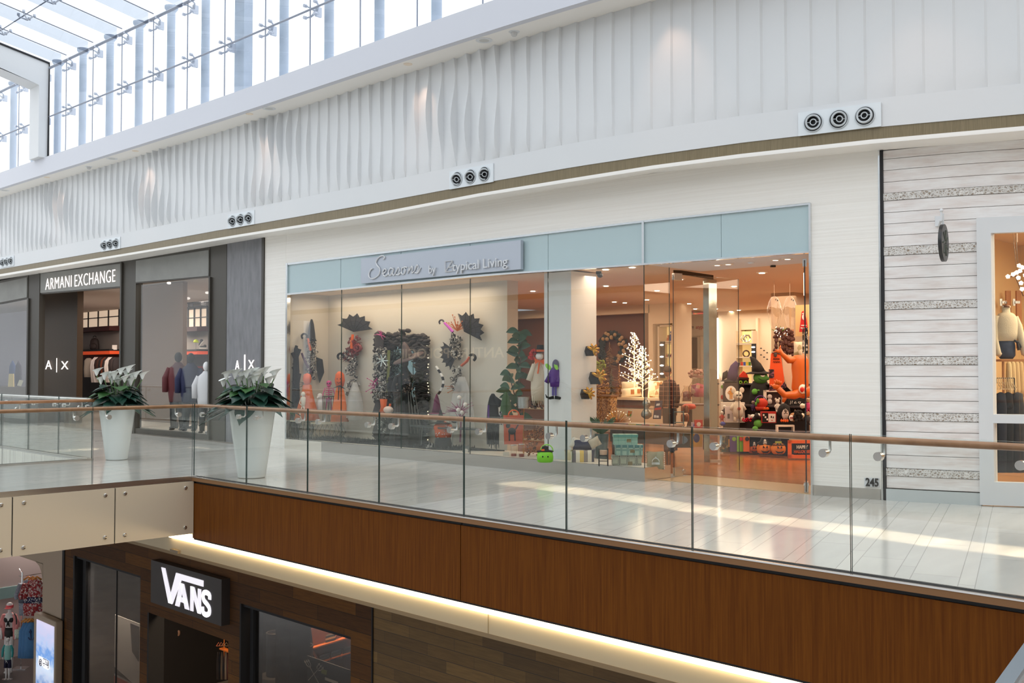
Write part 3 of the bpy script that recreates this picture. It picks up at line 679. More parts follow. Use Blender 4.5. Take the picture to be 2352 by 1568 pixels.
CX0 = WY(1250, 848, 11.72).x; CX1 = WY(1312, 848, 11.72).x; CY1 = WX(1370, 848, CX1).y
mb = MB(); mb.box((CX0, 11.72, .186), (CX1, CY1, 3.1)); struct(mb.build('column_shop', C(226, 224, 220, .6)))
mb = MB(); mb.box((CX0 - .02, 11.7, .186), (CX1 + .02, CY1 + .02, .33)); struct(mb.build('baseboard_column', 'white_paint'))
mb = MB(); mb.box((Xl - .3, 12.62, -.02), (-5.4, 26, .012)); struct(mb.build('floor_shop_wood', 'orange_wood_floor'))
mb = MB(); mb.slab([(Cn.x + .03, Cn.y + .25, 0), (PL(1857, 848, SHOP).x, 11.74, 0), (PL(1857, 848, SHOP).x, 12.7, 0), (Cn.x + .03, 12.7, 0)], (0, 0, .008)); struct(mb.build('floor_entry', 'entry_tile'))
mb = MB(); mb.box((Xl - .3, 12.9, 3.12), (-5.4, 26, 3.2)); mb.slab([(Xl - .1, 11.36, 3.12), (Cn.x, Cn.y + .05, 3.12), (-5.6, 11.85, 3.12), (-5.4, 12.9, 3.12), (Xl - .1, 12.9, 3.12)], (0, 0, .08)); struct(mb.build('ceiling_shop', 'shop_ceiling'))
mb = MB(); mb.slab([(Cn.x, Cn.y + .05, 3.07), (PL(1857, 848, SHOP).x, 11.78, 3.07), (PL(1857, 848, SHOP).x, 12.9, 3.07), (Cn.x, 12.9, 3.07)], (0, 0, .05)); struct(mb.build('ceiling_entry', 'white_paint'))
# far walls: brown partition with beam, cream pier with niche, white sign wall, beige wall with niche
YP = 19.5; X_ = lambda px, Y=YP: WY(px, 848, Y).x; Z_ = lambda px, py, Y=YP: WY(px, py, Y).z
mb = MB(); mb.box((X_(1000), YP, 0), (X_(1506), YP + .1, 2.92)); struct(mb.build('wall_partition_brown', 'brown_wall'))
mb = MB(); mb.box((X_(1000), YP - .25, 2.92), (X_(1506), YP + .1, 3.13)); mb.box((X_(1504), YP - .25, 0), (X_(1514), YP + .4, 3.13)); mb.box((X_(1559), YP - .25, 0), (X_(1567), YP + .4, 3.13)); mb.box((X_(1514), YP - .25, Z_(1536, 744)), (X_(1559), YP + .1, 3.13)); mb.box((X_(1514), YP + .12, 0), (X_(1559), YP + .2, 3.13)); struct(mb.build('wall_pier_cream', 'cream_wall'))
YW = 24.0
mb = MB(); mb.box((X_(1500, YW), YW, 0), (X_(1690, YW), YW + .1, 3.13)); mb.box((X_(1650, 23), 23.0, 0), (X_(1700, 23), 23.2, 3.13)); mb.box((X_(1696, 23), 22.9, 0), (X_(1702, 23), 23.2, 2.9)); mb.box((X_(1741, 23), 22.9, 0), (X_(1746, 23), 23.2, 2.9)); mb.box((X_(1702, 23), 23.25, 0), (X_(1741, 23), 23.3, 3.13)); mb.box((X_(1700, 23), 23.0, Z_(1720, 757, 23)), (X_(1744, 23), 23.2, 3.13)); mb.box((X_(1744, 23), 23.0, 0), (X_(1900, 23), 23.2, 3.13)); struct(mb.build('wall_back_cream', 'cream_wall'))
mb = MB(); mb.box((-30.0, 22.5, 0), (X_(1500, 22.5), 22.7, 3.13)); mb.box((-5.5, 12.1, 0), (-5.4, 25, 3.13)); mb.box((-30, 25.5, 0), (-5.4, 25.6, 3.13)); mb.box((-22, 12.6, 0), (-21.9, 22.5, 3.13)); struct(mb.build('wall_shop_rear', 'beige_wall'))
# mirrored column near the Halloween display
mb = MB(); a, b = X_(1772, 18.2), X_(1824, 18.2); mb.box((a, 18.2, 0), (b, 19.0, 3.12)); struct(mb.build('column_halloween', C(180, 156, 130, .35)))
one('light_strip', fr(1649, 870, Y=22.9), mat('strip_white', (1, 1, 1), emit=(1, .93, .85), es=5), lambda m: m.box((-2, 0, 0), (2, 3, 140)), 'tall vertical white light strip beside the rear shop wall panel', 'light strip')
# ceiling downlights (twin heads) in the shop
dl = [(1224, 667, 'a'), (1391, 617, 'near the glass edge above the column'), (1452, 612, 'right of the first one by the front glass'), (1392, 655, ''), (1411, 692, ''), (1435, 694, ''), (1562, 640, 'below the bronze door head'), (1486, 687, ''), (1509, 666, ''), (1545, 702, ''), (1567, 704, ''), (1597, 708, ''), (1644, 708, 'brightest'), (1697, 711, ''), (1750, 625, ''), (1686, 656, ''), (1679, 714, ''), (1722, 715, ''), (1751, 718, ''), (1583, 696, '')]
for i, (px, py, t) in enumerate(dl):
    P = WZ(px, py, 3.12); near = (P - EYE).length < 17
    r = thing('ceiling_downlight', P, 'round recessed spotlight in the orange-lit shop ceiling', 'ceiling light', 'spotlights in the Seasons ceiling')
    mb = MB(); mb.lathe([(.05, -.012), (.085, -.012), (.09, 0), (.05, 0)], P, 16); mb.build('trim_ring', 'lamp_trim', r, smooth='auto')
    mb = MB(); mb.lathe([(.001, -.02), (.045, -.02), (.05, -.004), (.001, -.003)], P, 16); mb.build('bulb', 'down_glow', r)
for px, py in ((1660, 607), (1795, 595)):
    P = WZ(px, py, 3.07); r = thing('entry_downlight', P, 'pair of small round lamps in the white entrance soffit, ' + ('left one' if px < 1700 else 'right one'), 'ceiling light')
    for d in (-.09, .09):
        mb = MB(); mb.lathe([(.04, -.01), (.07, -.01), (.075, 0), (.04, 0)], P + Vector((d, 0, 0)), 16); mb.build('trim_ring', 'lamp_trim', r)
        mb = MB(); mb.lathe([(.001, -.012), (.038, -.012), (.04, 0), (.001, 0)], P + Vector((d, 0, 0)), 16); mb.build('bulb', mat('soft_glow', (1, 1, 1), emit=(1, .9, .8), es=2.0), r)
one('dome_camera', fr(1378, 632, Y=12.0), 'black_metal', lambda m: (m.ball((0, 0, 0), (7, 7, 6), 14), m.box((-9, -5, 2), (3, 5, 9))), 'black dome security camera hanging behind the shop glass by the column', 'camera', smooth='auto')
one('smoke_detector', fr(1725, 603, Y=12.3), 'white_paint', lambda m: m.lathe([(0.1, -3), (5, -3), (8, 0), (8, 2), (.1, 2)], n=16), 'small round smoke detector in the white entrance soffit', 'detector')
one('ceiling_speaker_box', fr(1776, 613, Y=12.8), 'black_metal', lambda m: m.box((-5, 0, 0), (6, 8, 4)), 'small black door closer box at the back of the entrance soffit', 'closer')
# lamps of the shop
area('lamp_display', ((Xl + Xe) / 2, 11.9, 3.05), 4.6, .5, 42, (1, .82, .64))
area('lamp_display_right', (-9.3, 12.3, 3.05), 1.4, .5, 15, (1, .76, .56))
area('lamp_shop_mid', (-10.5, 16.3, 3.05), 5, 4, 190, (1, .76, .54))
area('lamp_shop_right', (-7.2, 16.5, 3.05), 3, 5, 190, (1, .76, .54))
area('lamp_shop_rear', (-11, 21.5, 3.05), 8, 2.5, 230, (1, .84, .66))
area('lamp_shop_left', (-16, 16.5, 3.05), 4, 5, 90, (1, .72, .5))
# ---------------------------------------------------------------- right neighbour: white-washed plank wall, carved bands, white window frame
def m_wash():
    m = mat('whitewashed_planks', rough=0.65); g = NT(m)
    n = g.noise(g.coord((1.2, 1.2, 7)), 1.6, 8, 0.6); n2 = g.noise(g.coord((3, 3, 60)), 1.5, 4)
    c = g.ramp(n, [(0.3, rgb(212, 196, 188)), (0.45, rgb(232, 225, 221)), (0.6, rgb(243, 241, 239)), (0.8, rgb(226, 218, 214))])
    g.base(g.mix(0.3, c, g.ramp(n2, [(0.3, rgb(210, 202, 198)), (0.7, rgb(245, 242, 240))]))); g.bump(n2, .1, .005)
m_wash()
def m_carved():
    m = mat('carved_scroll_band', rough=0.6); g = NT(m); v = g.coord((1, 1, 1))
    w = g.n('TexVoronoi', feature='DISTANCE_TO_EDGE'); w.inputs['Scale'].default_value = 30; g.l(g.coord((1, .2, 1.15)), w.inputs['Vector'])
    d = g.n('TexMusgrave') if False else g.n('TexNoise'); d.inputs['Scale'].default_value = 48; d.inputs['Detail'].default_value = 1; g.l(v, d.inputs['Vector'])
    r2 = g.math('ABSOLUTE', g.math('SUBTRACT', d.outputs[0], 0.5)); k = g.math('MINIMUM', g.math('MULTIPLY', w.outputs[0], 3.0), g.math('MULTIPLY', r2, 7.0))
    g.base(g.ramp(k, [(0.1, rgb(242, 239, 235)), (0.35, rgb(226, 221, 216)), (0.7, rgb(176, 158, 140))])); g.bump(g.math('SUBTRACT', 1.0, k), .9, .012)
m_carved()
PE = lambda px, py, off=0.0: PL(px, py, SHOP, off)
ztop = PE(2200, 331).z; Xa = XP(2028, SHOP); Xb = XP(2251, SHOP)
NX2 = [Xa + (3.2 - Xa) * i / 24 for i in range(25)]
def strip(m, x0, x1, z0, z1, off, th, name, par=None):
    mb = MB(); xs = [x0] + [x for x in NX2 if x0 < x < x1] + [x1]
    for a, b in zip(xs[:-1], xs[1:]):
        ya, yb = lerp(SHOP, a) + off, lerp(SHOP, b) + off; mb.slab([(a, ya, z0), (b, yb, z0), (b, yb + th, z0), (a, ya + th, z0)], (0, 0, z1 - z0))
    return mb.build(name, m, par)
# plank edges measured on the line x=2040: y of seams; carved bands between
seams = [345, 365, 391, 418, 443.5, 461, 488, 514, 541, 567, 587, 613, 640, 667, 693, 711, 737, 764, 791, 819, 838, 864, 892, 919, 946, 965, 990, 1017, 1044, 1074, 1092, 1120]
carved = {443.5: 461, 567: 587, 693: 711, 819: 838, 946: 965, 1074: 1092}
k = 15; rr = []
mb0 = None
for y0, y1 in zip(seams[:-1], seams[1:]):
    z1, z0 = PE(2040, y0).z, PE(2040, y1).z
    rr.append((z0, z1, y0 in carved))
Xw = Xb if True else 0
ZF = PE(2252, 501).z
mbs = {}
wall = []
for z0, z1, cv in rr:
    x1 = 3.2 if z0 > ZF - .02 else Xb
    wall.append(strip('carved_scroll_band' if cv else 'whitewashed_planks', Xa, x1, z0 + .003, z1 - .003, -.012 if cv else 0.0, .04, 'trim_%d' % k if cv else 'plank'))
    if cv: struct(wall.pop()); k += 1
o = join(wall); o.name = 'wall_whitewashed_planks'; struct(o)
struct(strip('black_gap', Xa - .02, 3.2, 0, PE(2200, 331).z + .1, .045, .05, 'wall_plank_backing') if False else strip(C(120, 110, 102), Xa, Xb, 0.02, rr[0][1], .04, .05, 'wall_plank_backing'))
struct(strip(C(120, 110, 102), Xb, 3.2, ZF, rr[0][1], .04, .05, 'wall_plank_backing_top'))
struct(strip(mat('base_tile_grey', rgb(196, 202, 202), .3), Xa, Xb, 0.0, rr[-1][0] - .01, -.02, .05, 'baseboard_planks'))
# white frame
def fbar(px0, px1, z0, z1, off=-.06, th=.12): return strip('white_paint', XP(px0, SHOP), XP(px1, SHOP) if px1 < 2400 else 3.2, z0, z1, off, th, 'bar')
Zi = PE(2284, 536).z; Zt0 = PE(2288, 951).z; Zt1 = PE(2288, 971).z; Zb = PE(2290, 1106).z
bars = [fbar(2251, 2284, 0.01, ZF), fbar(2283, 2600, Zi, ZF), fbar(2283, 2600, Zt1, Zt0), fbar(2283, 2600, 0.01, Zb)]
o = join(bars); o.name = 'window_9_frame'; struct(o)
struct(strip('shop_glass', XP(2284, SHOP), 3.2, Zb, Zi, 0.0, .01, 'window_9'))
# hanging round sign on a white bracket, seen nearly edge-on
P = PE(2167, 558, -.42)
r = thing('hanging_sign', P, 'round black-rimmed sign hanging edge-on from a white bracket on the plank wall', 'sign')
ax = Matrix.Rotation(math.radians(10), 3, 'Z') @ Matrix(((0, 0, 1), (1, 0, 0), (0, 1, 0)))
mb = MB(); mb.lathe([(.185, -.02), (.215, -.02), (.215, .02), (.185, .02)], P, 40, ax); mb.build('rim', 'black_metal', r, smooth='auto')
mb = MB(); mb.lathe([(.001, -.012), (.19, -.012), (.19, .012), (.001, .012)], P, 40, ax); mb.build('face', C(190, 190, 186), r)
mb = MB()
for i in range(7):
    a = 2 * PI * i / 7; mb.tube([P + ax @ Vector((.03 * math.cos(a), .03 * math.sin(a), .016)), P + ax @ Vector((.15 * math.cos(a + .5), .15 * math.sin(a + .5), .018))], .012, 5)
mb.build('emblem', C(70, 80, 70), r)
Wp = PE(2157, 508, 0); tp = P + Vector((0, 0, .24))
mb = MB(); mb.cbox((Wp.x, Wp.y - .012, Wp.z), (.08, .02, .12)); mb.tube([(Wp.x, Wp.y, tp.z + .02), tp + Vector((0, -.06, .02))], .014, 8); mb.tube([tp + Vector((0, 0, -.04)), tp + Vector((0, 0, .1))], .01, 8); mb.ball(tp + Vector((0, -.05, .13)), .022, 10); mb.tube([tp + Vector((0, -.05, .02)), tp + Vector((0, -.05, .13))], .012, 8); mb.build('bracket', 'white_paint', r, smooth='auto')
# inside the clothes shop
mb = MB(); y1 = 17.5
mb.box((-5.3, y1, 0), (4, y1 + .1, 3.6)); mb.box((-5.35, 12.3, 0), (-5.25, y1, 3.6)); struct(mb.build('wall_clothes_shop', mat('tan_wall', rgb(226, 196, 146), .7)))
mb = MB(); mb.slab([(-5.3, 12.35, 3.6), (-3.6, 12.6, 3.6), (3.2, 16.1, 3.6), (3.2, y1, 3.6), (-5.3, y1, 3.6)], (0, 0, .1)); struct(mb.build('ceiling_clothes_shop', 'cream_wall'))
mb = MB(); mb.slab([(-5.3, 12.3, -.02), (-3.6, 12.55, -.02), (3.2, 16.05, -.02), (3.2, y1, -.02), (-5.3, y1, -.02)], (0, 0, .04)); struct(mb.build('floor_clothes_shop', 'orange_wood_floor'))
area('lamp_clothes', (-1.8, 14.6, 3.5), 3, 3, 330, (1, .82, .58))
M = fr(2312, 824, Y=13.3)
t = T_('dress_form', M, 'dress form in a cream turtleneck sweater and jeans in the right-hand shop window', 'mannequin')
t.p('neck_cap', C(130, 80, 45), lambda m: (m.lathe([(.1, 118), (9, 118), (8, 123), (2, 125)], n=14), m.torus((0, 0, 129), 3, .7, Matrix.Rotation(PI / 2, 3, 'X'), 12, 5)), True)
t.p('sweater', C(226, 210, 180, .9, bump=.4, bscale=90), lambda m: (m.lathe([(13, 40), (23, 42), (26, 60), (27, 80), (25, 95), (17, 104), (10, 107), (9, 116), (11, 119), (10, 122), (6, 121)], n=20, sy=.6), m.tube([(-20, 0, 98), (-28, 0, 76), (-30, -3, 45), (-24, -8, 12), (-18, -10, 8)], [8, 9.5, 9, 8, 5]), m.tube([(20, 0, 96), (27, 0, 76), (33, -3, 45), (38, -8, 12), (42, -10, 6)], [8, 9.5, 9, 8, 5])), True)
t.p('jeans', C(52, 62, 84, .8, var=.3, bscale=20), lambda m: m.lathe([(14, 0), (20, 8), (20, 30), (17, 46)], n=18, sy=.6), True)
t.p('sash', C(34, 34, 44, .7), lambda m: (m.tube([(12, -12, 42), (20, -13, 38), (26, -12, 26)], [2, 4, 3]), m.tube([(18, -13, 40), (22, -14, 20)], [2, 4])), True)
tb = one('display_table', fr(2322, 830, Y=13.3), C(182, 120, 66, .5), lambda m: (m.box((-34, -25, 0), (60, 40, 5)), m.box((-30, -22, -110), (-26, -18, 0)), m.box((52, 32, -110), (56, 36, 0))), 'wooden display table edge under the sweater dress form', 'table')
M = fr(2310, 868, Y=12.95)
t = T_('clothes_rail', M, 'short black clothes rail with wire hangers below the sweater dress form', 'clothes rail')
t.p('rail', 'black_metal', lambda m: (m.tube([(-26, 0, 0), (20, 0, 0)], 1.2, 6), m.tube([(-26, 0, 0), (-26, 0, -140)], 1.2, 6), m.tube([(20, 0, 0), (20, 0, -40)], 1.2, 6)))
hm = C(214, 190, 150, .4)
for i in range(9): t.p('hanger', hm, lambda m, i=i: m.tube([(-22 + i * 4.5, -2, 1), (-22 + i * 4.5, -3, -8), (-32 + i * 4.5 + i * 1.5, -14, -26), (-6 + i * 4.5, 10, -24), (-22 + i * 4.5, -3, -8)], .8, 5))
for i, (cx, c, l, w) in enumerate(((2301, (30, 34, 48), 'dark indigo jeans hanging lowest at the left of the right-hand shop window', 22), (2318, (22, 24, 32), 'black trousers hanging on the short rail in the right-hand window', 20), (2340, (44, 44, 50), 'grey-black dress hanging behind the white window bar', 24))):
    one('hanging_trousers' if i < 2 else 'hanging_dress', fr(cx, 1085, Y=12.9 + .1 * i), C(*c, .85, var=.35, bscale=12), lambda m, w=w: m.lathe([(w * .5, 0), (w * .55, 60), (w * .62, 150), (w * .5, 180), (2, 184)], n=14, sy=.5), l, 'clothes', smooth=True)
for i in range(5):
    one('hanging_blouse', fr(2318 + i * 9, 905, Y=13.9 + .1 * i), C(208 - i * 6, 184 - i * 8, 140 - i * 8, .9, bump=.4, bscale=30), lambda m: m.lathe([(6, -6), (8, 10), (7, 50), (6, 70), (1, 78)], n=10, sy=.8), 'cream or tan blouse hanging in the row deeper in the right-hand shop', 'clothes', 'blouses on the deep rail of the right-hand shop', True)
for i, px in enumerate((2290, 2318, 2342)):
    one('wall_post', fr(px, 800, Y=16.5), C(176, 116, 60, .6, var=.2, bscale=6), lambda m: m.box((-5, 0, 0), (6, 6, 133)), 'rough wooden wall post in the right-hand shop, ' + ['cut by the window frame', 'between two steel wall hooks', 'at the right edge of the photo'][i], 'post')
for i, px in enumerate((2301, 2331)):
    one('wall_hook', fr(px, 694, Y=16.3), 'steel', lambda m: (m.box((-4, 0, -8), (1, 3, 8)), m.box((0, -2, -3), (11, 2, 3))), 'steel wall hook beside the %s wooden post' % ('middle' if i == 0 else 'right'), 'hook')
M = fr(2340, 640, Y=13.6)
t = T_('blossom_pendant', M, 'hanging lamp made of a branch with glowing white blossoms', 'pendant lamp')
pb = mat('petal_glow', rgb(255, 240, 225), .5, emit=(1, .85, .7), es=1.6)
t.p('wires', 'steel', lambda m: (m.tube([(-4, 0, 10), (-12, 0, 110)], .5, 4), m.tube([(0, 0, 10), (-6, 0, 110)], .5, 4)))
t.p('branch', C(120, 80, 50), lambda m: (m.tube([(-28, 0, 4), (-8, 0, 6), (14, 0, 20), (30, 0, 22)], 1.6, 6), m.tube([(-8, 0, 6), (4, 0, -24), (10, 0, -40)], 1.3, 6)), True)
random.seed(3)
def petals(m):
    for cx, cz in ((-26, 5), (-14, 10), (-6, 14), (2, 18), (8, 26), (-2, 2), (4, -10), (6, -24), (14, 8), (16, 24), (0, 30), (24, 18)):
        for k in range(5):
            a = k * 2 * PI / 5 + cx; m.ball((cx + 3 * math.cos(a), -2, cz + 3 * math.sin(a)), (3, 1.5, 2.4), 8)
t.p('blossoms', pb, petals, True)
def sprig(m):
    for i in range(46):
        a = random.uniform(0, PI); l = random.uniform(14, 34); x, z = l * math.cos(a), l * math.sin(a) * .8 + 4; m.tube([(0, 0, 0), (x, 0, z)], .5, 4, False); m.ball((x, 0, z), (3.5, 1, 2.2), 6, Matrix.Rotation(-a, 3, 'Y'))
one('dried_leaf_spray', fr(2330, 770, Y=14.6), C(196, 142, 62, .35, metal=.5), sprig, 'spray of shiny golden dried leaves behind the cream sweater', 'dried plant', smooth=True)

# ---------------------------------------------------------------- left neighbour: dark-framed fashion shop
mat('ax_dark', rgb(74, 70, 64), .45, .2); mat('ax_concrete', rgb(132, 132, 128), .5, var=.08, bscale=2.5); mat('ax_bronze', rgb(74, 58, 44), .4, .4, aniso=(1, 1, 1), var=.05, bscale=20)
m_wood('ax_plaster', rgb(112, 112, 116), rgb(134, 134, 138), (5, 5, 1.2), .6, nscale=2.0); mat('sign_glow', (1, 1, 1), emit=(1, .9, .84), es=.9)
E_AXT = up(E_SOF, 0)
def axb(name, m, a, b, zt, zb, off=0.0, th=.2): return rb(name, m, a, b, zt, zb, off, th, max(1, int((b - a) / 50)))
struct(axb('wall_ax_pier_1', 'ax_plaster', 522, 601, E_SOF, 0.0, .0))
struct(axb('wall_ax_pier_2', 'ax_dark', 482, 521, E_SOF, 0.0, .03))
struct(axb('wall_ax_pier_3', 'ax_dark', 281, 311, E_SOF, 0.0, .03)); struct(axb('wall_ax_pier_4', 'ax_dark', 66, 88, E_SOF, 0.0, .03))
for i, (a, b, yt, yb) in enumerate(((309, 482, (597, 571.5), (651, 636)), (88, 279, (627, 603), (676, 660)), (-200, 65, (690, 634), (736, 685)))):
    struct(axb('trim_%d' % (30 + i), 'ax_dark', a, b, [(a, yt[0] - 3 if i else 590), (b, yt[1] - 3 if i else 562)], [(a, yb[0]), (b, yb[1])], .02, .12))
    o = axb('fascia_board', 'ax_concrete', a + 3, b - 3, [(a, yt[0] + 2), (b, yt[1] + 2)], [(a, yb[0] - 3), (b, yb[1] - 3)], .0, .03)
    if i != 1: tag(o, ['grey-green header panel above the fashion shop window right of its entrance', '', 'grey header panel above the shop window at the left edge of the photo'][i], 'panel')
    else: tag(o, 'grey header panel carrying the lit letters Armani Exchange', 'panel')
    for q, (c, d) in enumerate(((a, a + 3), (b - 3, b))):
        if not (i == 2 and q == 0): struct(axb('trim_%d' % (34 + i * 2 + q), 'ax_dark', c, d, [(a, yb[0]), (b, yb[1])] if i != 1 else [(a, yt[0]), (b, yt[1])], 0.0, -.02, .1))
a = PE(104, 666, -.03); b = PE(263, 648, -.03); d2 = Vector((b.x - a.x, b.y - a.y, 0)).normalized()
hh = (PE(104, 638).z - PE(104, 666).z)
sg_ = thing('lit_shop_name', a, 'glowing white letters Armani Exchange on the grey header board', 'sign'); W_ = (b - a).dot(d2)
text('ARMANI', 'word_armani', 'sign_glow', a, d2, upz, hh, sg_, .004, width=W_ * .40, bold=-.012, space=1.1); text('EXCHANGE', 'word_exchange', 'sign_glow', a + (b - a) * .44, d2, upz, hh, sg_, .004, width=W_ * .56, bold=-.012, space=1.1)
struct(rb('window_10', 'shop_glass', 315, 479, [(315, 655), (479, 636)], .14, .05, .012, 3)); struct(rb('window_11', 'shop_glass', -200, 64, [(-200, 738), (64, 685)], .14, .05, .012, 3))
struct(rb('baseboard_ax_1', 'ax_dark', 309, 482, .14, 0.0, .0, .15, 2)); struct(rb('baseboard_ax_2', 'ax_dark', -200, 66, .14, 0.0, .0, .15, 2))
# inside: bronze portal wall with AX letters, dark side, floor, ceiling, back wall with shelves
Y1 = 12.2; f1 = lambda px, Y: WY(px, 848, Y).x
mb = MB(); mb.box((f1(80, Y1), Y1, 0), (f1(176, Y1), Y1 + .12, 4.2)); mb.box((f1(176, Y1) - .03, Y1 + .12, 0), (f1(176, Y1), WX(190, 848, f1(176, Y1)).y, 4.2)); struct(mb.build('wall_ax_portal', 'ax_bronze'))
a = WY(104, 848, Y1 - .03); 
def flat_text(s, name, m, px0, py0, px1, Y, hpx, adv, label, parent=None, cat='sign', **k):
    A = WY(px0, py0, Y); B = WY(px1, py0, Y); Hh = WY(px0, py0 - hpx, Y).z - A.z
    o = text(s, name, m, Vector((A.x, Y, A.z)), (1, 0, 0), upz, Hh, parent, .004, width=B.x - A.x, **k)
    if label: tag(o, label, cat)
    return o
lr = thing('lit_monogram', WY(130, 840, Y1 - .03), 'glowing A|X monogram on the dark bronze wall beside the fashion shop entrance', 'sign')
flat_text('A', 'letter', 'sign_glow', 104, 848, 119, Y1 - .03, 22, .68, None, lr); flat_text('X', 'letter', 'sign_glow', 140, 848, 157, Y1 - .03, 20, .68, None, lr)
mb = MB(); q = WY(130, 855, Y1 - .03); q2 = WY(130, 822, Y1 - .03); mb.box((q.x - .012, Y1 - .04, q.z), (q.x + .012, Y1 - .02, q2.z)); mb.build('bar', 'sign_glow', lr)
lr = thing('lit_monogram', PE(567, 840, -.03), 'glowing A|X monogram on the grey plaster pier, partly hidden by white flowers', 'sign')
Yq = lerp(SHOP, PE(567, 840).x) - .03
flat_text('A', 'letter', 'sign_glow', 540, 850, 550, Yq, 24, .68, None, lr); flat_text('X', 'letter', 'sign_glow', 570, 847, 584, Yq, 22, .68, None, lr)
mb = MB(); q = WY(562, 855, Yq); q2 = WY(562, 814, Yq); mb.box((q.x - .012, Yq - .01, q.z), (q.x + .012, Yq + .01, q2.z)); mb.build('bar', 'sign_glow', lr)
YA = 17.5
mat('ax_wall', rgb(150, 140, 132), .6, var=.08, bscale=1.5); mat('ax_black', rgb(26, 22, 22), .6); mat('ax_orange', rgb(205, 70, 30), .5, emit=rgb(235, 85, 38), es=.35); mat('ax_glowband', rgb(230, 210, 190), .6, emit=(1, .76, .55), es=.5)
mat('ax_floor', rgb(120, 112, 104), .2); mat('ax_ceiling', rgb(190, 176, 164), .7)
mb = MB(); mb.box((-45, YA, 0), (-19.6, YA + .1, 4.3)); struct(mb.build('wall_ax_back', 'ax_wall'))
mb = MB(); mb.box((-45, 11.2, 0.001), (-17.9, YA, .02)); struct(mb.build('floor_ax', 'ax_floor'))
mb = MB(); mb.box((-45, 11.5, 3.92), (-17.9, YA, 4.0)); struct(mb.build('ceiling_ax', 'ax_ceiling'))
mb = MB(); mb.box((-18.0, 11.5, 0), (-17.9, YA, 4.2)); struct(mb.build('wall_ax_side', 'ax_wall'))
# partition behind the display window right of the door
Y2 = 13.0
mb = MB(); mb.box((f1(322, Y2), Y2, .14), (f1(419, Y2), Y2 + .12, 3.9)); struct(mb.build('wall_ax_display', C(146, 122, 106, .5)))
mb = MB(); mb.slab([(f1(312, 11.5), 11.46, 0), (f1(482, 11.5), 11.42, 0), (f1(482, 12.9), 12.9, 0), (f1(312, 12.9), 12.9, 0)], (0, 0, .15)); struct(mb.build('floor_ax_display', C(206, 190, 172, .5)))
def shelfwall(px0, px1, tagtxt):
    x0, x1 = f1(px0, YA), f1(px1, YA); zz = lambda py: WY((px0 + px1) / 2, py, YA).z
    r = thing('shelf_wall', ((x0 + x1) / 2, YA, 0), tagtxt, 'shelving')
    mb = MB(); mb.box((x0, YA - .1, zz(750)), (x1, YA - .02, zz(711))); mb.build('glow_panel', 'ax_glowband', r)
    mb = MB(); n = 4
    for i in range(n + 1): x = x0 + (x1 - x0) * i / n; mb.box((x - .025, YA - .14, zz(752)), (x + .025, YA - .09, zz(706)))
    mb.box((x0, YA - .14, zz(731)), (x1, YA - .09, zz(729))); mb.box((x0, YA - .14, zz(708)), (x1, YA - .09, zz(704))); mb.build('grid_frame', 'ax_black', r)
    mb = MB(); mb.box((x0, YA - .5, zz(762)), (x1, YA, zz(752))); mb.build('canopy', C(70, 24, 20, .6), r)
    mb = MB(); mb.box((x0, YA - .5, zz(807)), (x1, YA, zz(803))); mb.build('shelf', 'ax_black', r)
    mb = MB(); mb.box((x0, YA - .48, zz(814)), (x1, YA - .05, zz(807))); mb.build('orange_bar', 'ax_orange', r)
    mb = MB(); mb.box((x0, YA - .03, 0), (x1, YA - .01, zz(814))); mb.build('dark_back', 'ax_black', r)
    mb = MB(); mb.tube([(x0, YA - .35, zz(820)), (x1, YA - .35, zz(820))], .015, 6); mb.build('hanging_rail', 'ax_black', r)
shelfwall(186, 279, 'wall shelving with glowing grid panel and orange bar seen through the fashion shop entrance')
shelfwall(424, 482, 'wall shelving with glowing grid panel and orange bar seen through the window right of the entrance')
def track(px0, py0, px1, py1, Y, label):
    A, B = WY(px0, py0, Y), WY(px1, py1, Y); B.z = A.z; r = thing('lighting_track', (A + B) / 2, label, 'ceiling light')
    mb = MB(); mb.tube([A, B], .02, 4); mb.build('rail', 'ax_black', r)
    for k in (.25, .75):
        p = A.lerp(B, k); mb = MB(); mb.lathe([(.03, .02), (.08, -.02), (.085, -.12), (.06, -.13)], p, 12); mb.build('spot_head', 'ax_black', r, smooth='auto')
track(190, 698, 279, 701, 16, 'black lighting track with dark spot heads above the fashion shop entrance'); track(424, 697, 482, 700, 16, 'black lighting track with spot heads behind the window right of the entrance')
for i, (px, py, Y) in enumerate(((388, 650, 12.2), (476, 672, 13.6), (432, 685, 13.8))):
    one('window_spotlight', fr(px, py, Y=Y), 'sign_glow', lambda m: m.ball((0, 0, 0), (5, 5, 3), 10), ['round glowing spotlight at the top of the fashion shop window, nearest its header', 'glowing spotlight on the ceiling near the right edge of the fashion shop window', 'small slanted glowing spotlight left of the other inside the fashion shop window'][i], 'ceiling light', smooth=True)
area('lamp_ax_1', (f1(232, 15), 15, 3.85), 3.5, 3, 420, (1, .86, .76)); area('lamp_ax_2', (f1(440, 15), 15, 3.85), 3, 3, 330, (1, .86, .76)); area('lamp_ax_3', (f1(400, 12), 12.2, 3.85), 2, .6, 30, (1, .85, .72))
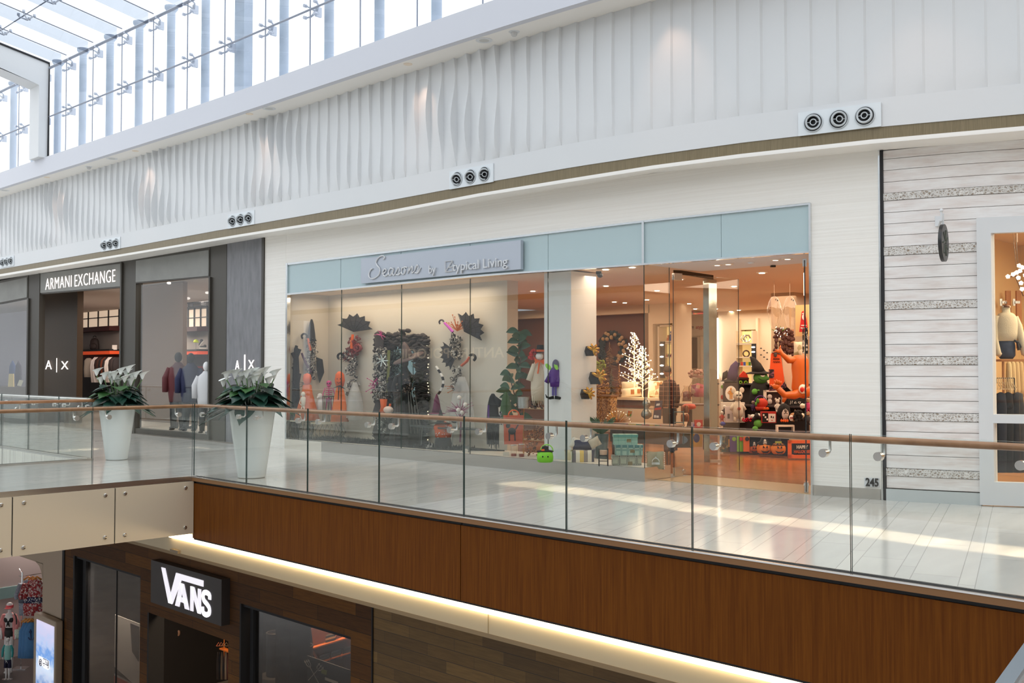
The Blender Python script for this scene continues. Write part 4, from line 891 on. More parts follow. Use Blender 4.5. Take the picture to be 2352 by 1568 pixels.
# merchandise of the fashion shop
M = fr(217, 803, Y=YA - .3)
t = T_('backpack', M, 'dark brown backpack standing on the shelf above the orange bar', 'bag')
t.p('bag_body', C(58, 46, 44, .7, bump=.2, bscale=80), lambda m: (m.lathe([(8, 0), (10.5, 2), (10.5, 12), (9.5, 20), (7, 25), (2, 27)], n=16, sy=.6), m.ball((0, -6, 8), (8, 3, 7), 12)), True)
t.p('handle', 'ax_black', lambda m: m.torus((0, 0, 28), 3.5, .9, Matrix.Rotation(PI / 2, 3, 'X'), 14, 6, 0, PI)); t.p('strap', 'ax_black', lambda m: m.tube([(-8, 3, 22), (-12, 4, 10), (-9, 3, 1)], 1.2, 6))
one('price_card', fr(263, 803, Y=YA - .3), C(236, 226, 216), lambda m: m.box((-5.5, 0, 0), (5.5, 1, 11)), 'small white card standing on the shelf right of the backpack', 'card')
mat('grey_top', rgb(176, 166, 152), .9, bump=.3, bscale=40)
t = T_('hanging_shirt', fr(203, 866, Y=YA - .5), 'pale grey sleeveless shirt hanging at the left end of the rail under the orange bar', 'clothes')
t.p('shirt_body', 'grey_top', lambda m: m.lathe([(10, 0), (11, 18), (10, 38), (6, 43), (3, 44)], n=14, sy=.4), True); t.p('hanger_hook', 'ax_black', lambda m: m.tube([(0, 0, 43), (0, 0, 49), (2, 0, 51)], .6, 5))
random.seed(11)
cols = [(236, 226, 220), (236, 226, 220), (60, 40, 38), (80, 50, 40), (40, 34, 34), (120, 60, 40), (50, 40, 40), (226, 214, 206), (230, 220, 212), (50, 40, 40), (60, 50, 48), (44, 36, 36)]
lab = {(236, 226, 220): 'white', (60, 40, 38): 'dark', (80, 50, 40): 'brown', (40, 34, 34): 'black', (120, 60, 40): 'rust', (50, 40, 40): 'dark', (226, 214, 206): 'off-white', (230, 220, 212): 'off-white', (60, 50, 48): 'dark', (44, 36, 36): 'dark'}
for i, c in enumerate(cols):
    px = 219 + i * 4.6; h = 46 if c[0] < 150 else 58
    one('hanging_garment', fr(px, 866 - (0 if c[0] < 150 else -12), Y=YA - .45, rot=0), C(*c, .85), lambda m, h=h: m.lathe([(3, 0), (4, h * .6), (3.4, h * .85), (1, h)], n=8, sy=3.2), lab[c] + ' garment on the crowded rail under the orange bar', 'clothes', lab[c] + ' garments on the rail under the orange bar', True)
t = T_('cap', fr(450, 786, Y=YA - .35), 'neon yellow cap on a thin stand above the orange bar', 'cap')
t.p('crown', C(215, 235, 40, .6), lambda m: m.ball((0, 0, 0), (6, 6, 7), 14, bot=.1), True); t.p('visor', C(215, 235, 40, .6), lambda m: m.ball((5, -3, 0), (5, 4, .8), 12), True); t.p('cap_stand', 'steel', lambda m: (m.cyl((0, 0, -19), (0, 0, 0), .6), m.cyl((0, 0, -20), (0, 0, -19), 4)))
def shoe(M, up_, sole, label, tilt=0):
    t = T_('sneaker', M, label, 'shoe'); R2 = Matrix.Rotation(tilt, 4, 'Y'); t.M = M @ R2
    t.p('upper', up_, lambda m: (m.ball((0, 0, 3), (8, 3.2, 3.2), 14, bot=.4), m.ball((4.5, 0, 5), (4, 3, 4), 12)), True); t.p('sole', sole, lambda m: m.ball((0, 0, 1), (9, 3.6, 1.6), 14), True); return t
shoe(fr(466, 800, Y=YA - .35), C(40, 40, 44, .7), C(225, 222, 215), 'dark sneaker with white sole flat on the shelf above the orange bar')
shoe(fr(464, 789, Y=YA - .3), C(40, 40, 44, .7), C(225, 222, 215), 'dark sneaker propped up steeply behind the flat one', -.9)
def coat(M, body, arm, pants, label, hood=False, white=False):
    t = T_('dressed_mannequin', M, label, 'mannequin')
    t.p('coat', body, lambda m: (m.lathe([(14, 46), (16, 60), (17, 85), (15, 100), (8, 106), (5, 110)], n=16, sy=.65), m.tube([(-13, 0, 100), (-20, -2, 84), (-19, -6, 62)], [5.5, 5.5, 4.5]), m.tube([(13, 0, 100), (20, -2, 84), (18, -6, 60)], [5.5, 5.5, 4.5])), True)
    t.p('head', arm, lambda m: m.ball((0, 0, 118), (6, 7, 8.5), 14), True)
    t.p('trousers', pants, lambda m: (m.tube([(-6, 0, 50), (-7, 0, 24), (-7, 0, 4)], [7.5, 6, 4.5]), m.tube([(6, 0, 50), (7, 0, 24), (7, 0, 4)], [7.5, 6, 4.5])), True)
    t.p('shoe', 'ax_black', lambda m: m.ball((-8, -4, 2), (4, 8, 3), 10, bot=.5), True); t.p('shoe', 'ax_black', lambda m: m.ball((7, -4, 2), (4, 8, 3), 10, bot=.5), True)
def standzM(px, py, z): return fr(px, py, z=z)
coat(fr(408, 988, z=.15) @ Matrix.Scale(1.42, 4), C(92, 34, 38, .6, bump=.3, bscale=30), 'ax_black', C(22, 22, 24, .6), 'headless-looking mannequin in a dark red puffer jacket in the window right of the entrance')
coat(fr(437, 990, z=.15) @ Matrix.Scale(1.42, 4), C(34, 38, 72, .7), 'ax_black', C(18, 18, 22, .6), 'mannequin in a dark navy jacket right of the red jacket one')
coat(fr(473, 995, z=.15) @ Matrix.Scale(1.3, 4), C(212, 212, 214, .5, bump=.3, bscale=20), C(235, 235, 235), C(26, 26, 30, .6), 'mannequin in a white quilted jacket cut off by the dark pier')
for i, px in enumerate((402, 444)):
    one('ankle_boot', fr(px, 985, z=.15), C([44, 50][i], [44, 38][i], [48, 38][i], .5), lambda m: (m.tube([(2, 0, 16), (2, 0, 8), (0, 0, 4)], [6, 6.5, 7]), m.ball((-5, 0, 3), (9, 5, 4), 12, bot=.6)), ['black ankle boot on the pale floor of the display window', 'dark brown ankle boot standing right of the black boot'][i], 'shoe', smooth=True)
t = T_('sale_poster', fr(461, 905, Y=11.75, rot=0), 'tall white sale poster with red bands and the word SALE', 'poster')
t.p('board', C(226, 220, 216), lambda m: m.box((-15, 0, 0), (15, 1, 63))); t.p('red_band', C(170, 40, 40), lambda m: (m.box((-15, -.6, 50), (15, 0, 64)), m.box((-12, -.6, 40), (4, 0, 43))))
t.p('red_base', C(120, 34, 28), lambda m: m.box((-18, 0, -11), (14, 1, -1)))
s_ = t.M.to_scale()[0]
text('SALE', 'sale_letters', 'black_metal', t.M @ Vector((-13, -1, 24)), (1, 0, 0), upz, 13 * s_, t.r, .003, sx=.8, bold=.02)
text('40% OFF', 'discount_letters', C(190, 60, 60), t.M @ Vector((-12, -1, 10)), (1, 0, 0), upz, 6 * s_, t.r, .003, sx=.85)
one('unit_digit', fr(473, 994, Y=Ys(473) - .01, rot=0), C(235, 235, 232), lambda m: m.box((-2.4, 0, -4.5), (2.4, .5, 5)), 'small white plate with the digit 2 at the window corner', 'sign')
o = text('2', 'digit', 'black_metal', WY(471.3, 998, Ys(473) - .02), (1, 0, 0), upz, .07, None, .002, bold=.03); tag(o, 'black digit 2 on the small plate at the shop window corner', 'sign')
# shop window at the far left with clothes and bags
mb = MB(); mb.box((f1(-300, 13.2), 13.2, .14), (f1(62, 13.2), 13.3, 3.6)); struct(mb.build('wall_ax_display_left', C(150, 140, 150, .5)))
tag(struct(MB().box((f1(-200, 11.75), 11.6, .14), (f1(62, 12.6), 12.75, WY(35, 889, 12).z)).build('plinth_display', 'ax_dark')), None, None)
for i, (px, py, h, c, l) in enumerate(((28, 890, 62, (30, 60, 110), 'blue garment hanging in the shop window at the left edge'), (42, 888, 60, (50, 44, 66), 'dark purple garment hanging in the shop window at the left edge'))):
    one('hanging_garment', fr(px, py, Y=12.6), C(*c, .8), lambda m, h=h: m.lathe([(6, 0), (8, h * .5), (7, h * .8), (1, h)], n=12, sy=.6), l, 'clothes', smooth=True)
one('tan_bag', fr(24, 888, Y=11.9), C(200, 180, 120, .7), lambda m: m.slab([(-6, 0, 0), (7, 0, 0), (6, 0, 30), (-4, 0, 30)], (0, 4, 0)), 'yellow-beige folded garment standing in the left edge shop window', 'clothes')
one('tilted_tag', fr(45, 887, Y=11.8), C(214, 206, 180, .6), lambda m: m.slab([(-6, 0, 2), (3, 0, 0), (8, 0, 13), (-1, 0, 15)], (0, 1, 0)), 'tilted cream price board in the left edge shop window', 'card')
# ---------------------------------------------------------------- ground level: dark plank shopfront, tiled wall, surf shop
YV = 8.9; ZG = -5.95; vx = lambda px, Y=YV: WY(px, 1400, Y).x; vz = lambda px, py, Y=YV: WY(px, py, Y).z
m_planks('dark_planks', [rgb(98, 60, 16), rgb(120, 76, 22), rgb(84, 50, 14), rgb(108, 68, 18)], .22, 1.6, .75, axis='XZ', grain=.35, gl=.03)
m_planks('grey_plank_tile', [rgb(116, 88, 48), rgb(134, 104, 58), rgb(100, 76, 42), rgb(124, 94, 52)], .16, .9, .55, line=(.03, .025, .02), axis='XZ', grain=.25, gl=.04)
zt_ = -1.45; zw1 = vz(250, 1300); zd = vz(430, 1438); zw2 = vz(680, 1424)
mb = MB(); f = lambda a, b, z0, z1, y0=YV, y1=YV + .25: mb.box((vx(a), y0, z0), (vx(b), y1, z1))
f(148, 168, ZG, zt_); f(168, 322, zw1, zt_); f(322, 340, ZG, zt_); f(340, 525, zd, zt_); f(525, 552, ZG, zt_); f(552, 806, zw2, zt_); f(806, 856, ZG, zt_); struct(mb.build('wall_skate_shop', 'dark_planks'))
mb = MB(); f(143.5, 148, ZG, zt_, YV - .02); f(855.5, 858, ZG, zt_, YV - .02)
for a, b, z in ((168, 322, zw1), (552, 806, zw2)): f(a, a + 3, ZG, z, YV - .01); f(a + 8, a + 15, ZG, z, YV + .12, YV + .3); f(a, b, z - .05, z, YV + .03, YV + .3)
f(340, 343, ZG, zd, YV - .01, YV + .3); struct(mb.build('trim_50', 'black_gap'))
mb = MB(); f(858, 2600, ZG, zt_, YV, YV + .2); struct(mb.build('wall_plank_tile', 'grey_plank_tile'))
mb = MB(); f(-120, 97, vz(60, 1282), zt_, YV, YV + .3); f(97, 143.5, ZG, zt_, YV, YV + .3)
cx = vx(97); zc = vz(60, 1282)
mb.slab([(cx - .45, YV, zc + .01), (cx - .2, YV, zc - .07), (cx - .07, YV, zc - .2), (cx + .01, YV, zc - .45), (cx + .01, YV, zc + .01)], (0, .3, 0))
struct(mb.build('wall_surf_front', mat('putty', rgb(190, 172, 150), .6)))
mb = MB(); mb.box((-45, YV - .7, -1.5), (-13.5, YV + .3, -1.44)); mb.box((-45, -9, -.80), (-13.6, YB + .5, -.76)); struct(mb.build('ceiling_under_bridge', 'soffit_paint'))
o = MB().box((WY(394, 1262, 8.03).x, 8.0, WY(400, 1268, 8.03).z), (WY(412, 1262, 8.03).x, 8.049, WY(400, 1261, 8.03).z)).build('cove_vent', C(180, 160, 130)); tag(o, 'small grey vent plate on the cream cove above the dark shopfront', 'vent')
o = MB().box((WY(1119, 1400, 8.03).x - .006, 8.044, -1.42), (WY(1119, 1400, 8.03).x + .006, 8.0499, -1.17)).build('trim_51', C(190, 170, 130)); struct(o)
# inside the skate shop
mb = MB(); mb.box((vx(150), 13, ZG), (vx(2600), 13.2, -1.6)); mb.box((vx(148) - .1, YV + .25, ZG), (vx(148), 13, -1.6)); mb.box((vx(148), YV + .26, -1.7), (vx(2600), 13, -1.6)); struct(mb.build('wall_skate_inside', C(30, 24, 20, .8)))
struct(MB().box((vx(172), YV + .16, ZG), (vx(321), YV + .17, zw1)).build('window_12', 'dark_glass')); struct(MB().box((vx(560), YV + .16, ZG), (vx(805), YV + .17, zw2)).build('window_13', 'dark_glass'))
struct(MB().box((vx(249.5), YV + .15, ZG), (vx(250.5), YV + .18, zw1)).build('window_12_seam', 'black_gap'))
# big lit sign
YS = YV - .16; c4 = [WY(347, 1285, YS), WY(509, 1331, YS)]; zs1 = c4[0].z * .5 + c4[1].z * .5; zs0 = WY(430, 1411, YS).z
r = thing('lightbox_sign', ((c4[0].x + c4[1].x) / 2, YS, zs0), 'dark grey box sign with glowing white Vans lettering on the dark plank shopfront', 'sign')
o = MB().box((c4[0].x, YS, zs0), (c4[1].x, YV, zs1)).build('box_body', C(62, 56, 54, .45), r)
W = c4[1].x - c4[0].x; H = zs1 - zs0
gw = mat('van_glow', (1, 1, 1), emit=(.93, .90, 1.0), es=.75)
def gp(u, v): return Vector((c4[0].x + u * W, YS - .012, zs0 + v * H))
# lettering read off the sign on a unit square (u across, v up)
def vletter(*polys):
    m = MB()
    for pts in polys: m.slab([gp(u, v) for u, v in pts], (0, .014, 0))
    m.build('letter', gw, r)
vletter([(.165, .90), (.222, .90), (.315, .30), (.335, .13), (.275, .13)], [(.275, .13), (.335, .13), (.46, .735), (.385, .87)], [(.385, .87), (.46, .735), (.765, .735), (.765, .87)])
vletter([(.375, .12), (.435, .12), (.49, .66), (.44, .66)], [(.44, .66), (.50, .66), (.575, .12), (.515, .12), (.465, .52)], [(.41, .24), (.55, .24), (.54, .35), (.42, .35)])
vletter([(.59, .12), (.632, .12), (.632, .66), (.59, .66)], [(.59, .66), (.645, .66), (.735, .12), (.69, .12)], [(.693, .12), (.735, .12), (.735, .66), (.693, .66)])
mb = MB()
pts = [(.865, .52), (.86, .60), (.82, .63), (.785, .60), (.775, .52), (.79, .44), (.83, .38), (.86, .31), (.86, .20), (.82, .145), (.78, .17), (.77, .27)]
P2 = []
for i in range(len(pts) - 1):
    p0, p1, p2, p3 = [Vector(pts[max(0, min(len(pts) - 1, j))]) for j in (i - 1, i, i + 1, i + 2)]
    for k_ in range(4): t_ = k_ / 4; P2.append(.5 * ((2 * p1) + (p2 - p0) * t_ + (2 * p0 - 5 * p1 + 4 * p2 - p3) * t_ * t_ + (3 * p1 - p0 - 3 * p2 + p3) * t_ ** 3))
P3 = [gp(p.x * .985, p.y) for p in P2 + [Vector(pts[-1])]]
for a, b in zip(P3[:-1], P3[1:]):
    d = (b - a).normalized(); n_ = Vector((-d.z, 0, d.x)) * .034 * 1.25; e = d * .02
    mb.slab([a - n_ - e, b - n_ + e, b + n_ + e, a + n_ - e], (0, .014, 0))
mb.build('letter', gw, r)
# generic two-tone poster in the left window
t = T_('window_poster', fr(262, 1592, Y=YV + .5, rot=0), 'large cream, black and red poster leaning in the left window of the skate shop', 'poster')
s_ = t.M.to_scale()[0]; pw = (vx(321, YV + .5) - vx(262, YV + .5)) / s_
t.p('board', C(206, 198, 186, .7), lambda m: m.box((0, 0, 40), (pw, 2, 178))); t.p('red_half', C(196, 60, 44, .7), lambda m: m.box((0, -.5, -60), (pw, 2, 40)))
t.p('dark_shape', C(48, 46, 46, .7), lambda m: (m.slab([(pw * .62, -1, 178 - 6), (pw * .95, -1, 172), (pw * .95, -1, 96), (pw * .7, -1, 112)], (0, 1, 0)), m.slab([(2, -1, 60), (pw * .4, -1, 52), (pw * .7, -1, 44), (2, -1, 46)], (0, 1, 0))))
area('lamp_poster', (vx(270, YV + 0.4), YV + .35, -2.6), 1, .3, 60, (1, .9, .8)); area('lamp_skate', (vx(720, 10.5), 10.3, -1.8), 2.5, 1, 200, (1, .75, .5))
def hung(name, px, py, Y, w, h, mt_, label, cat='clothes', group=None, rot=None, d=.5):
    return one(name, fr(px, py, Y=Y, rot=rot), mt_, lambda m: m.lathe([(w * .5, 0), (w * .55, h * .4), (w * .5, h * .8), (w * .3, h * .93), (1, h)], n=12, sy=d), label, cat, group, True)
for i in range(6): hung('hanging_shirt', 500 + i * 4.6, 1560, YV + 1.6, 5, 62, C([60, 30, 120, 40, 150, 70][i], [50, 30, 100, 40, 130, 30][i], [44, 34, 80, 44, 110, 26][i], .8), 'shirt on the crowded rail just inside the skate shop entrance', group='shirts inside the skate shop entrance')
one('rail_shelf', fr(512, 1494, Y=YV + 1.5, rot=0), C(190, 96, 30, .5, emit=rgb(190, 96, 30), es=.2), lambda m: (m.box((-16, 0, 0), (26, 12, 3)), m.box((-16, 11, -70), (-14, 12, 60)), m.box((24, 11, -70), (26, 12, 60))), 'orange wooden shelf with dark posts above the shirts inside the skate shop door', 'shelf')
for i in range(4): one('wooden_hanger', fr(502 + i * 6, 1483, Y=YV + 1.55), C(170 - 20 * i, 90, 60, .6), lambda m: m.tube([(-5, 0, 0), (0, 0, 8), (5, 0, 0), (-5, 0, 0)], 1, 4), 'folded item standing on the orange shelf inside the skate shop door', 'clothes', 'items on the orange shelf inside the skate shop door')
one('wall_disc', fr(404, 1453, Y=YV + 2.6), C(150, 110, 84, .6, emit=rgb(150, 110, 84), es=.06), lambda m: m.torus((0, 0, 0), 7, 3.2, Matrix.Rotation(PI / 2, 3, 'X'), 20, 8), 'dim pale ring hanging in the dark skate shop doorway', 'ring', smooth=True)
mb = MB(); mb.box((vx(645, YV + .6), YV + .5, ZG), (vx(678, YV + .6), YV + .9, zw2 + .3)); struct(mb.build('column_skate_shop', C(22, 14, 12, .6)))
for i, (px, py, w, h, l) in enumerate(((632, 1550, 20, 94, 'tall dark drum on a round base behind the right skate shop window'), (696, 1592, 22, 106, 'second dark drum beside the black board in the right skate shop window'))):
    t = T_('display_drum', fr(px, py, Y=YV + 1.0 + i * .2), l, 'drum')
    t.p('drum_body', C(26 + 10 * i, 18, 16, .5), lambda m: m.lathe([(w, 0), (w, h), (w + 1, h), (w + 1, h + 3), (w - 1.5, h + 3), (w - 1.5, h - 4), (.1, h - 4)], n=28), 'auto')
    if i == 0: t.p('base_disc', C(70, 68, 66, .4), lambda m: m.lathe([(38, -60), (38, -3), (36, 0), (.1, 0)], n=36), 'auto')
t = T_('wall_shelves', fr(760, 1530, Y=YV + 1.6), 'orange wooden shelves holding folded striped and dark clothes in the right skate shop window', 'shelving')
om = C(190, 100, 40, .5)
t.p('shelf_board', om, lambda m: m.slab([(-50, 0, 36), (36, 0, 62), (36, 20, 62), (-50, 20, 36)], (0, 0, 3))); t.p('shelf_board', om, lambda m: m.slab([(-30, 0, 6), (60, 0, 34), (60, 20, 34), (-30, 20, 6)], (0, 0, 3))); t.p('side_board', om, lambda m: m.slab([(-48, 0, 38), (-28, 0, 8), (-28, 3, 8), (-48, 3, 38)], (0, 16, 0)))
t.p('back_board', C(120, 62, 30, .6), lambda m: m.slab([(-34, 22, -40), (60, 22, -30), (60, 22, 100), (-50, 22, 80)], (0, 2, 0)))
for i in range(4):
    z = 48 + i * 5; one('folded_shirt', fr(755, 1530, Y=YV + 1.6), [C(196, 160, 110, .8), C(60, 44, 30, .8)][i % 2], lambda m, z=z: m.slab([(-8, 2, z), (14, 2, z + 6), (14, 16, z + 6), (-8, 16, z)], (0, 0, 4.4)), 'striped folded shirt in the tan pile on the upper orange shelf', 'clothes', 'folded shirts on the upper orange shelf')
for j in range(3):
    for i in range(3):
        x = -26 + j * 26; z = 12 + x * .3 + i * 6; one('folded_shirt', fr(760, 1530, Y=YV + 1.6), [C(34, 32, 34, .8), C(48, 44, 44, .8), C(30, 30, 38, .8)][i], lambda m, x=x, z=z: m.slab([(x, 2, z), (x + 22, 2, z + 6.5), (x + 22, 16, z + 6.5), (x, 16, z)], (0, 0, 5.4)), 'dark folded shirt in the piles on the lower orange shelf', 'clothes', 'folded shirts on the lower orange shelf')
t = T_('window_board', fr(705, 1568, Y=YV + .45, rot=0), 'black board with crossed white pitchforks and stencilled white bars in the skate shop window', 'sign board')
s_ = t.M.to_scale()[0]; bw = (vx(806, YV + .45) - vx(700, YV + .45)) / s_
t.p('board', C(30, 28, 28, .6), lambda m: m.box((0, 0, -40), (bw, 2, 62)))
wm = C(206, 196, 182, .7)
def fork(m, x, z, l, a):
    c_, s2 = math.cos(a), math.sin(a); q = lambda u, v: (x + (u * c_ - v * s2) * 1.7, -1, z + u * s2 + v * c_)
    m.tube([q(0, -l / 2), q(0, l / 2)], .9, 4)
    for u in (-5, 0, 5): m.tube([q(u * .4, l / 2 - 6), q(u, l / 2 - 2), q(u, l / 2 + 8)], .9, 4); m.tube([q(u - 1.6, l / 2 + 5), q(u, l / 2 + 9), q(u + 1.6, l / 2 + 5)], .8, 4)
t.p('pitchfork_print', wm, lambda m: fork(m, 28, 26, 44, .6)); t.p('pitchfork_print', wm, lambda m: fork(m, 28, 26, 44, -.6))
t.p('stencil_bar', wm, lambda m: m.box((70, -1, 22), (118, 0, 28))); t.p('stencil_bar', wm, lambda m: m.box((70, -1, -6), (118, 0, -2)))
t.p('stencil_print', wm, lambda m: [m.box((72 + i * 6, -1, 4), (75 + i * 6, 0, 16)) for i in range(7)]); t.p('green_print', C(130, 140, 40), lambda m: [m.slab([(56 + i * 5, -1, 34), (60 + i * 5, -1, 34), (62 + i * 5, -1, 44), (58 + i * 5, -1, 44)], (0, 1, 0)) for i in range(4)])
t.p('wave_print', wm, lambda m: m.tube([(128, -1, 26), (140, -1, 24), (152, -1, 30), (164, -1, 18), (178, -1, 4)], [2, 2.4, 2.4, 2.2, 1.6], 5))

# ---------------------------------------------------------------- surf shop on the left, under the bridge
XS = -27.6
mb = MB(); mb.box((XS - .1, YV + .3, ZG), (XS, 16, -1.5)); mb.box((XS, 14, ZG), (vx(148), 14.1, -1.5)); struct(mb.build('wall_surf_inside', mat('pinkish_wall', rgb(200, 184, 178), .7)))
za, zb = WX(0, 1350, XS).z, WX(0, 1376, XS).z
struct(MB().box((XS, YV + .3, zb), (XS + .02, 14, za)).build('trim_52', C(140, 172, 170, .6)))
struct(MB().box((XS, YV + .3, -1.75), (vx(148), 14, -1.65)).build('ceiling_surf', 'soffit_paint'))
struct(MB().box((XS, YV - .6, ZG), (vx(143), 14, ZG + .012)).build('floor_surf', mat('slate_tile', rgb(70, 62, 60), .35, var=.1, bscale=3)))
area('lamp_surf', (vx(50, 10.5), 10.6, -1.85), 3, 1.6, 460, (1, .90, .86))
def mann_body(t, k, body, top=True):
    """slim shop mannequin in local units of k"""
    t.p('figure', body, lambda m: (m.lathe([(2.2, 46), (4.6, 50), (5.2, 56), (4, 63), (5.2, 70), (6, 76), (4.6, 80), (1.9, 82), (1.7, 86)], n=14, sy=.62), m.ball((0, 0, 91.5), (3.4, 3.8, 5), 14),
                                    m.tube([(-5, 0, 78), (-7.5, 0, 68), (-8, -1, 60), (-7, -3, 50), (-6.8, -3.5, 47)], [1.8, 1.6, 1.4, 1, 1.1], 8), m.tube([(5, 0, 78), (7.5, 0, 68), (8, -1, 60), (8, -3, 50), (8, -3.5, 47)], [1.8, 1.6, 1.4, 1, 1.1], 8),
                                    m.tube([(-2.4, 0, 50), (-2.8, 0, 27), (-2.6, .5, 15), (-2.6, 0, 2.5)], [3, 2.1, 1.9, 1], 8), m.tube([(2.4, 0, 50), (2.8, 0, 27), (2.6, .5, 15), (2.6, 0, 2.5)], [3, 2.1, 1.9, 1], 8), m.ball((-2.8, -2, 1.6), (1.4, 3.6, 1.4), 10), m.ball((2.8, -2, 1.6), (1.4, 3.6, 1.4), 10)), True)
bw_ = C(236, 232, 230, .35); P0_ = WZ(17, 1560, ZG)
M = fr(17, 1560, z=ZG) @ Matrix.Scale(1.35, 4, (1, 0, 0))
t = T_('child_mannequin', M, 'white child mannequin in a turquoise rash shirt and navy shorts on a round base plate', 'mannequin')
t.M = M @ Matrix.Scale(.98, 4); mann_body(t, 1, bw_)
t.p('rash_shirt', C(150, 208, 200, .8), lambda m: m.lathe([(5.6, 44), (5.6, 52), (5.2, 62), (6, 72), (5.4, 78), (2.6, 81)], n=16, sy=.68), True)
t.p('sleeve', C(60, 160, 160, .8), lambda m: m.tube([(-4.6, 0, 79), (-8, 0, 70), (-8.6, -1, 60), (-8, -3, 52)], [2.6, 2.4, 2.1, 1.7]), True); t.p('sleeve', C(60, 160, 160, .8), lambda m: m.tube([(4.6, 0, 79), (8, 0, 70), (8.6, -1, 60), (8.6, -3, 52)], [2.6, 2.4, 2.1, 1.7]), True)
t.p('shorts', C(28, 26, 58, .8), lambda m: (m.lathe([(5.8, 38), (6, 46)], n=16, sy=.68), m.tube([(-3.2, 0, 44), (-3.4, 0, 27)], [3.2, 3.4]), m.tube([(3.2, 0, 44), (3.4, 0, 27)], [3.2, 3.4])), True)
t.p('drawstring', 'white_paint', lambda m: (m.tube([(0, -4.6, 44), (-2, -5, 40)], .4, 5), m.tube([(0, -4.6, 44), (1.6, -5, 39)], .4, 5), m.torus((-1.4, -4.7, 44.5), 1.2, .35, Matrix.Rotation(PI / 2, 3, 'X'), 10, 4))); t.p('base_plate', 'steel', lambda m: m.lathe([(14, 0), (14, 1), (.1, 1.4)], n=30, sy=.9), 'auto')
M = fr(20, 1545, z=ZG) @ Matrix.Scale(1.66, 4) @ Matrix.Scale(1.3, 4, (1, 0, 0))
t = T_('swimwear_mannequin', M, 'white mannequin with a coral visor, pink shirt and black swimsuit in the ground level shop', 'mannequin')
mann_body(t, 1, bw_)
t.p('swimsuit', C(26, 22, 24, .6), lambda m: (m.lathe([(3.4, 44), (4.9, 50), (5.4, 56), (4.3, 62)], n=16, sy=.66), m.ball((-2.6, -1.6, 73), (2.9, 2.4, 4.2), 12), m.ball((2.6, -1.6, 73), (2.9, 2.4, 4.2), 12), m.tube([(-2, -3.6, 72), (0, -4.4, 70), (1.6, -4.2, 64)], [.8, 1, .5], 6), m.tube([(1.6, -4, 72), (0, -4.4, 70), (-1.4, -4.2, 64)], [.8, 1, .5], 6)), True)
pk = C(230, 150, 148, .85)
t.p('open_shirt', pk, lambda m: (m.tube([(-5, 0, 80), (-6.2, 0, 66), (-6.4, 1, 46)], [2.6, 3, 3.2]), m.tube([(5, 0, 80), (6.2, 0, 66), (6.4, 1, 46)], [2.6, 3, 3.2]), m.tube([(-5.4, 0, 79), (-8.6, 0, 68), (-8.6, -2, 62)], [2.6, 2.4, 2.4]), m.tube([(5.4, 0, 79), (8.8, 0, 68), (8.8, -2, 60)], [2.6, 2.4, 2.4]), m.lathe([(5.6, 46), (5.6, 76), (3, 82)], (0, 1.6, 0), 14, sy=.5)), True)
t.p('visor', C(236, 98, 104, .6), lambda m: (m.lathe([(3.8, 89), (3.9, 92.6)], n=18, sy=1.05, cap=False), m.ball((0, -4, 89), (3.8, 3.4, 1), 14)), True)
t.p('beach_bag', C(206, 216, 200, .8, var=.25, bscale=40), lambda m: m.ball((9.5, -2, 55), (3.6, 2, 8.5), 14), True); t.p('bag_strap', 'black_metal', lambda m: m.tube([(9, -2, 62), (7.6, -2.6, 78), (5.4, -1, 81)], .7, 5))
# clothes stand with printed shirts and blue tops
t = T_('clothes_stand', fr(48, 1535, z=ZG), 'chrome four-way clothes stand behind the white mannequins', 'clothes rail')
t.p('upright', 'chrome', lambda m: m.box((-1.2, -1, 0), (1.2, 1, 218))); t.p('arm', 'chrome', lambda m: (m.tube([(0, 0, 208), (50, 8, 216)], 1.1, 6), m.tube([(-12, 10, 224), (0, 0, 214)], 1.1, 6), m.tube([(-12, 10, 208), (0, 0, 208)], 1.1, 6))); t.p('arm', 'chrome', lambda m: m.tube([(2, -4, 112), (46, -14, 112)], 1.3, 6)); t.p('foot', 'chrome', lambda m: m.box((-16, -12, 0), (16, 12, 2)))
def print_mat(name, a, b, c, sc):
    m = mat(name, rough=.85); g = NT(m); n = g.n('TexVoronoi'); n.inputs['Scale'].default_value = sc; g.l(g.coord(), n.inputs['Vector']); x = g.n('SeparateColor'); g.l(n.outputs['Color'], x.inputs[0]); g.base(g.ramp(x.outputs[0], [(.35, a), (.5, b), (.8, c)])); return m
print_mat('floral_red', rgb(170, 50, 50), rgb(230, 220, 215), rgb(150, 44, 54), 34); print_mat('floral_navy', rgb(26, 30, 66), rgb(225, 220, 220), rgb(36, 40, 84), 34)
for i in range(3):
    t = T_('printed_shirt', fr(84 - 10 * i, 1412, D=24.4 + .15 * i), ['red floral shirt with a navy band, frontmost on the upper arm of the chrome stand', 'red floral shirt directly behind the frontmost one on the chrome stand', 'grey-blue patterned shirt at the back of the upper arm of the chrome stand'][i], 'clothes')
    a, b = ('floral_red', 'floral_navy') if i < 2 else (C(150, 156, 170, .8, var=.3, bscale=30), C(90, 96, 110, .8))
    t.p('cloth', a, lambda m: m.lathe([(20, 0), (21, 26), (21, 36), (20, 62), (9, 78), (4, 80)], n=18, sy=.4), True); t.p('navy_band' if i < 2 else 'grey_band', b, lambda m: m.lathe([(21.5, 28), (21.8, 42)], n=18, sy=.42), True)
    t.p('sleeve', a, lambda m: m.tube([(-16, 0, 70), (-26, 0, 44), (-25, 0, 36)], [7, 6, 5.5]), True); t.p('hanger', C(210, 140, 60, .5), lambda m: m.tube([(-10, 0, 80), (0, 0, 87), (10, 0, 80)], 2.2, 6), True)
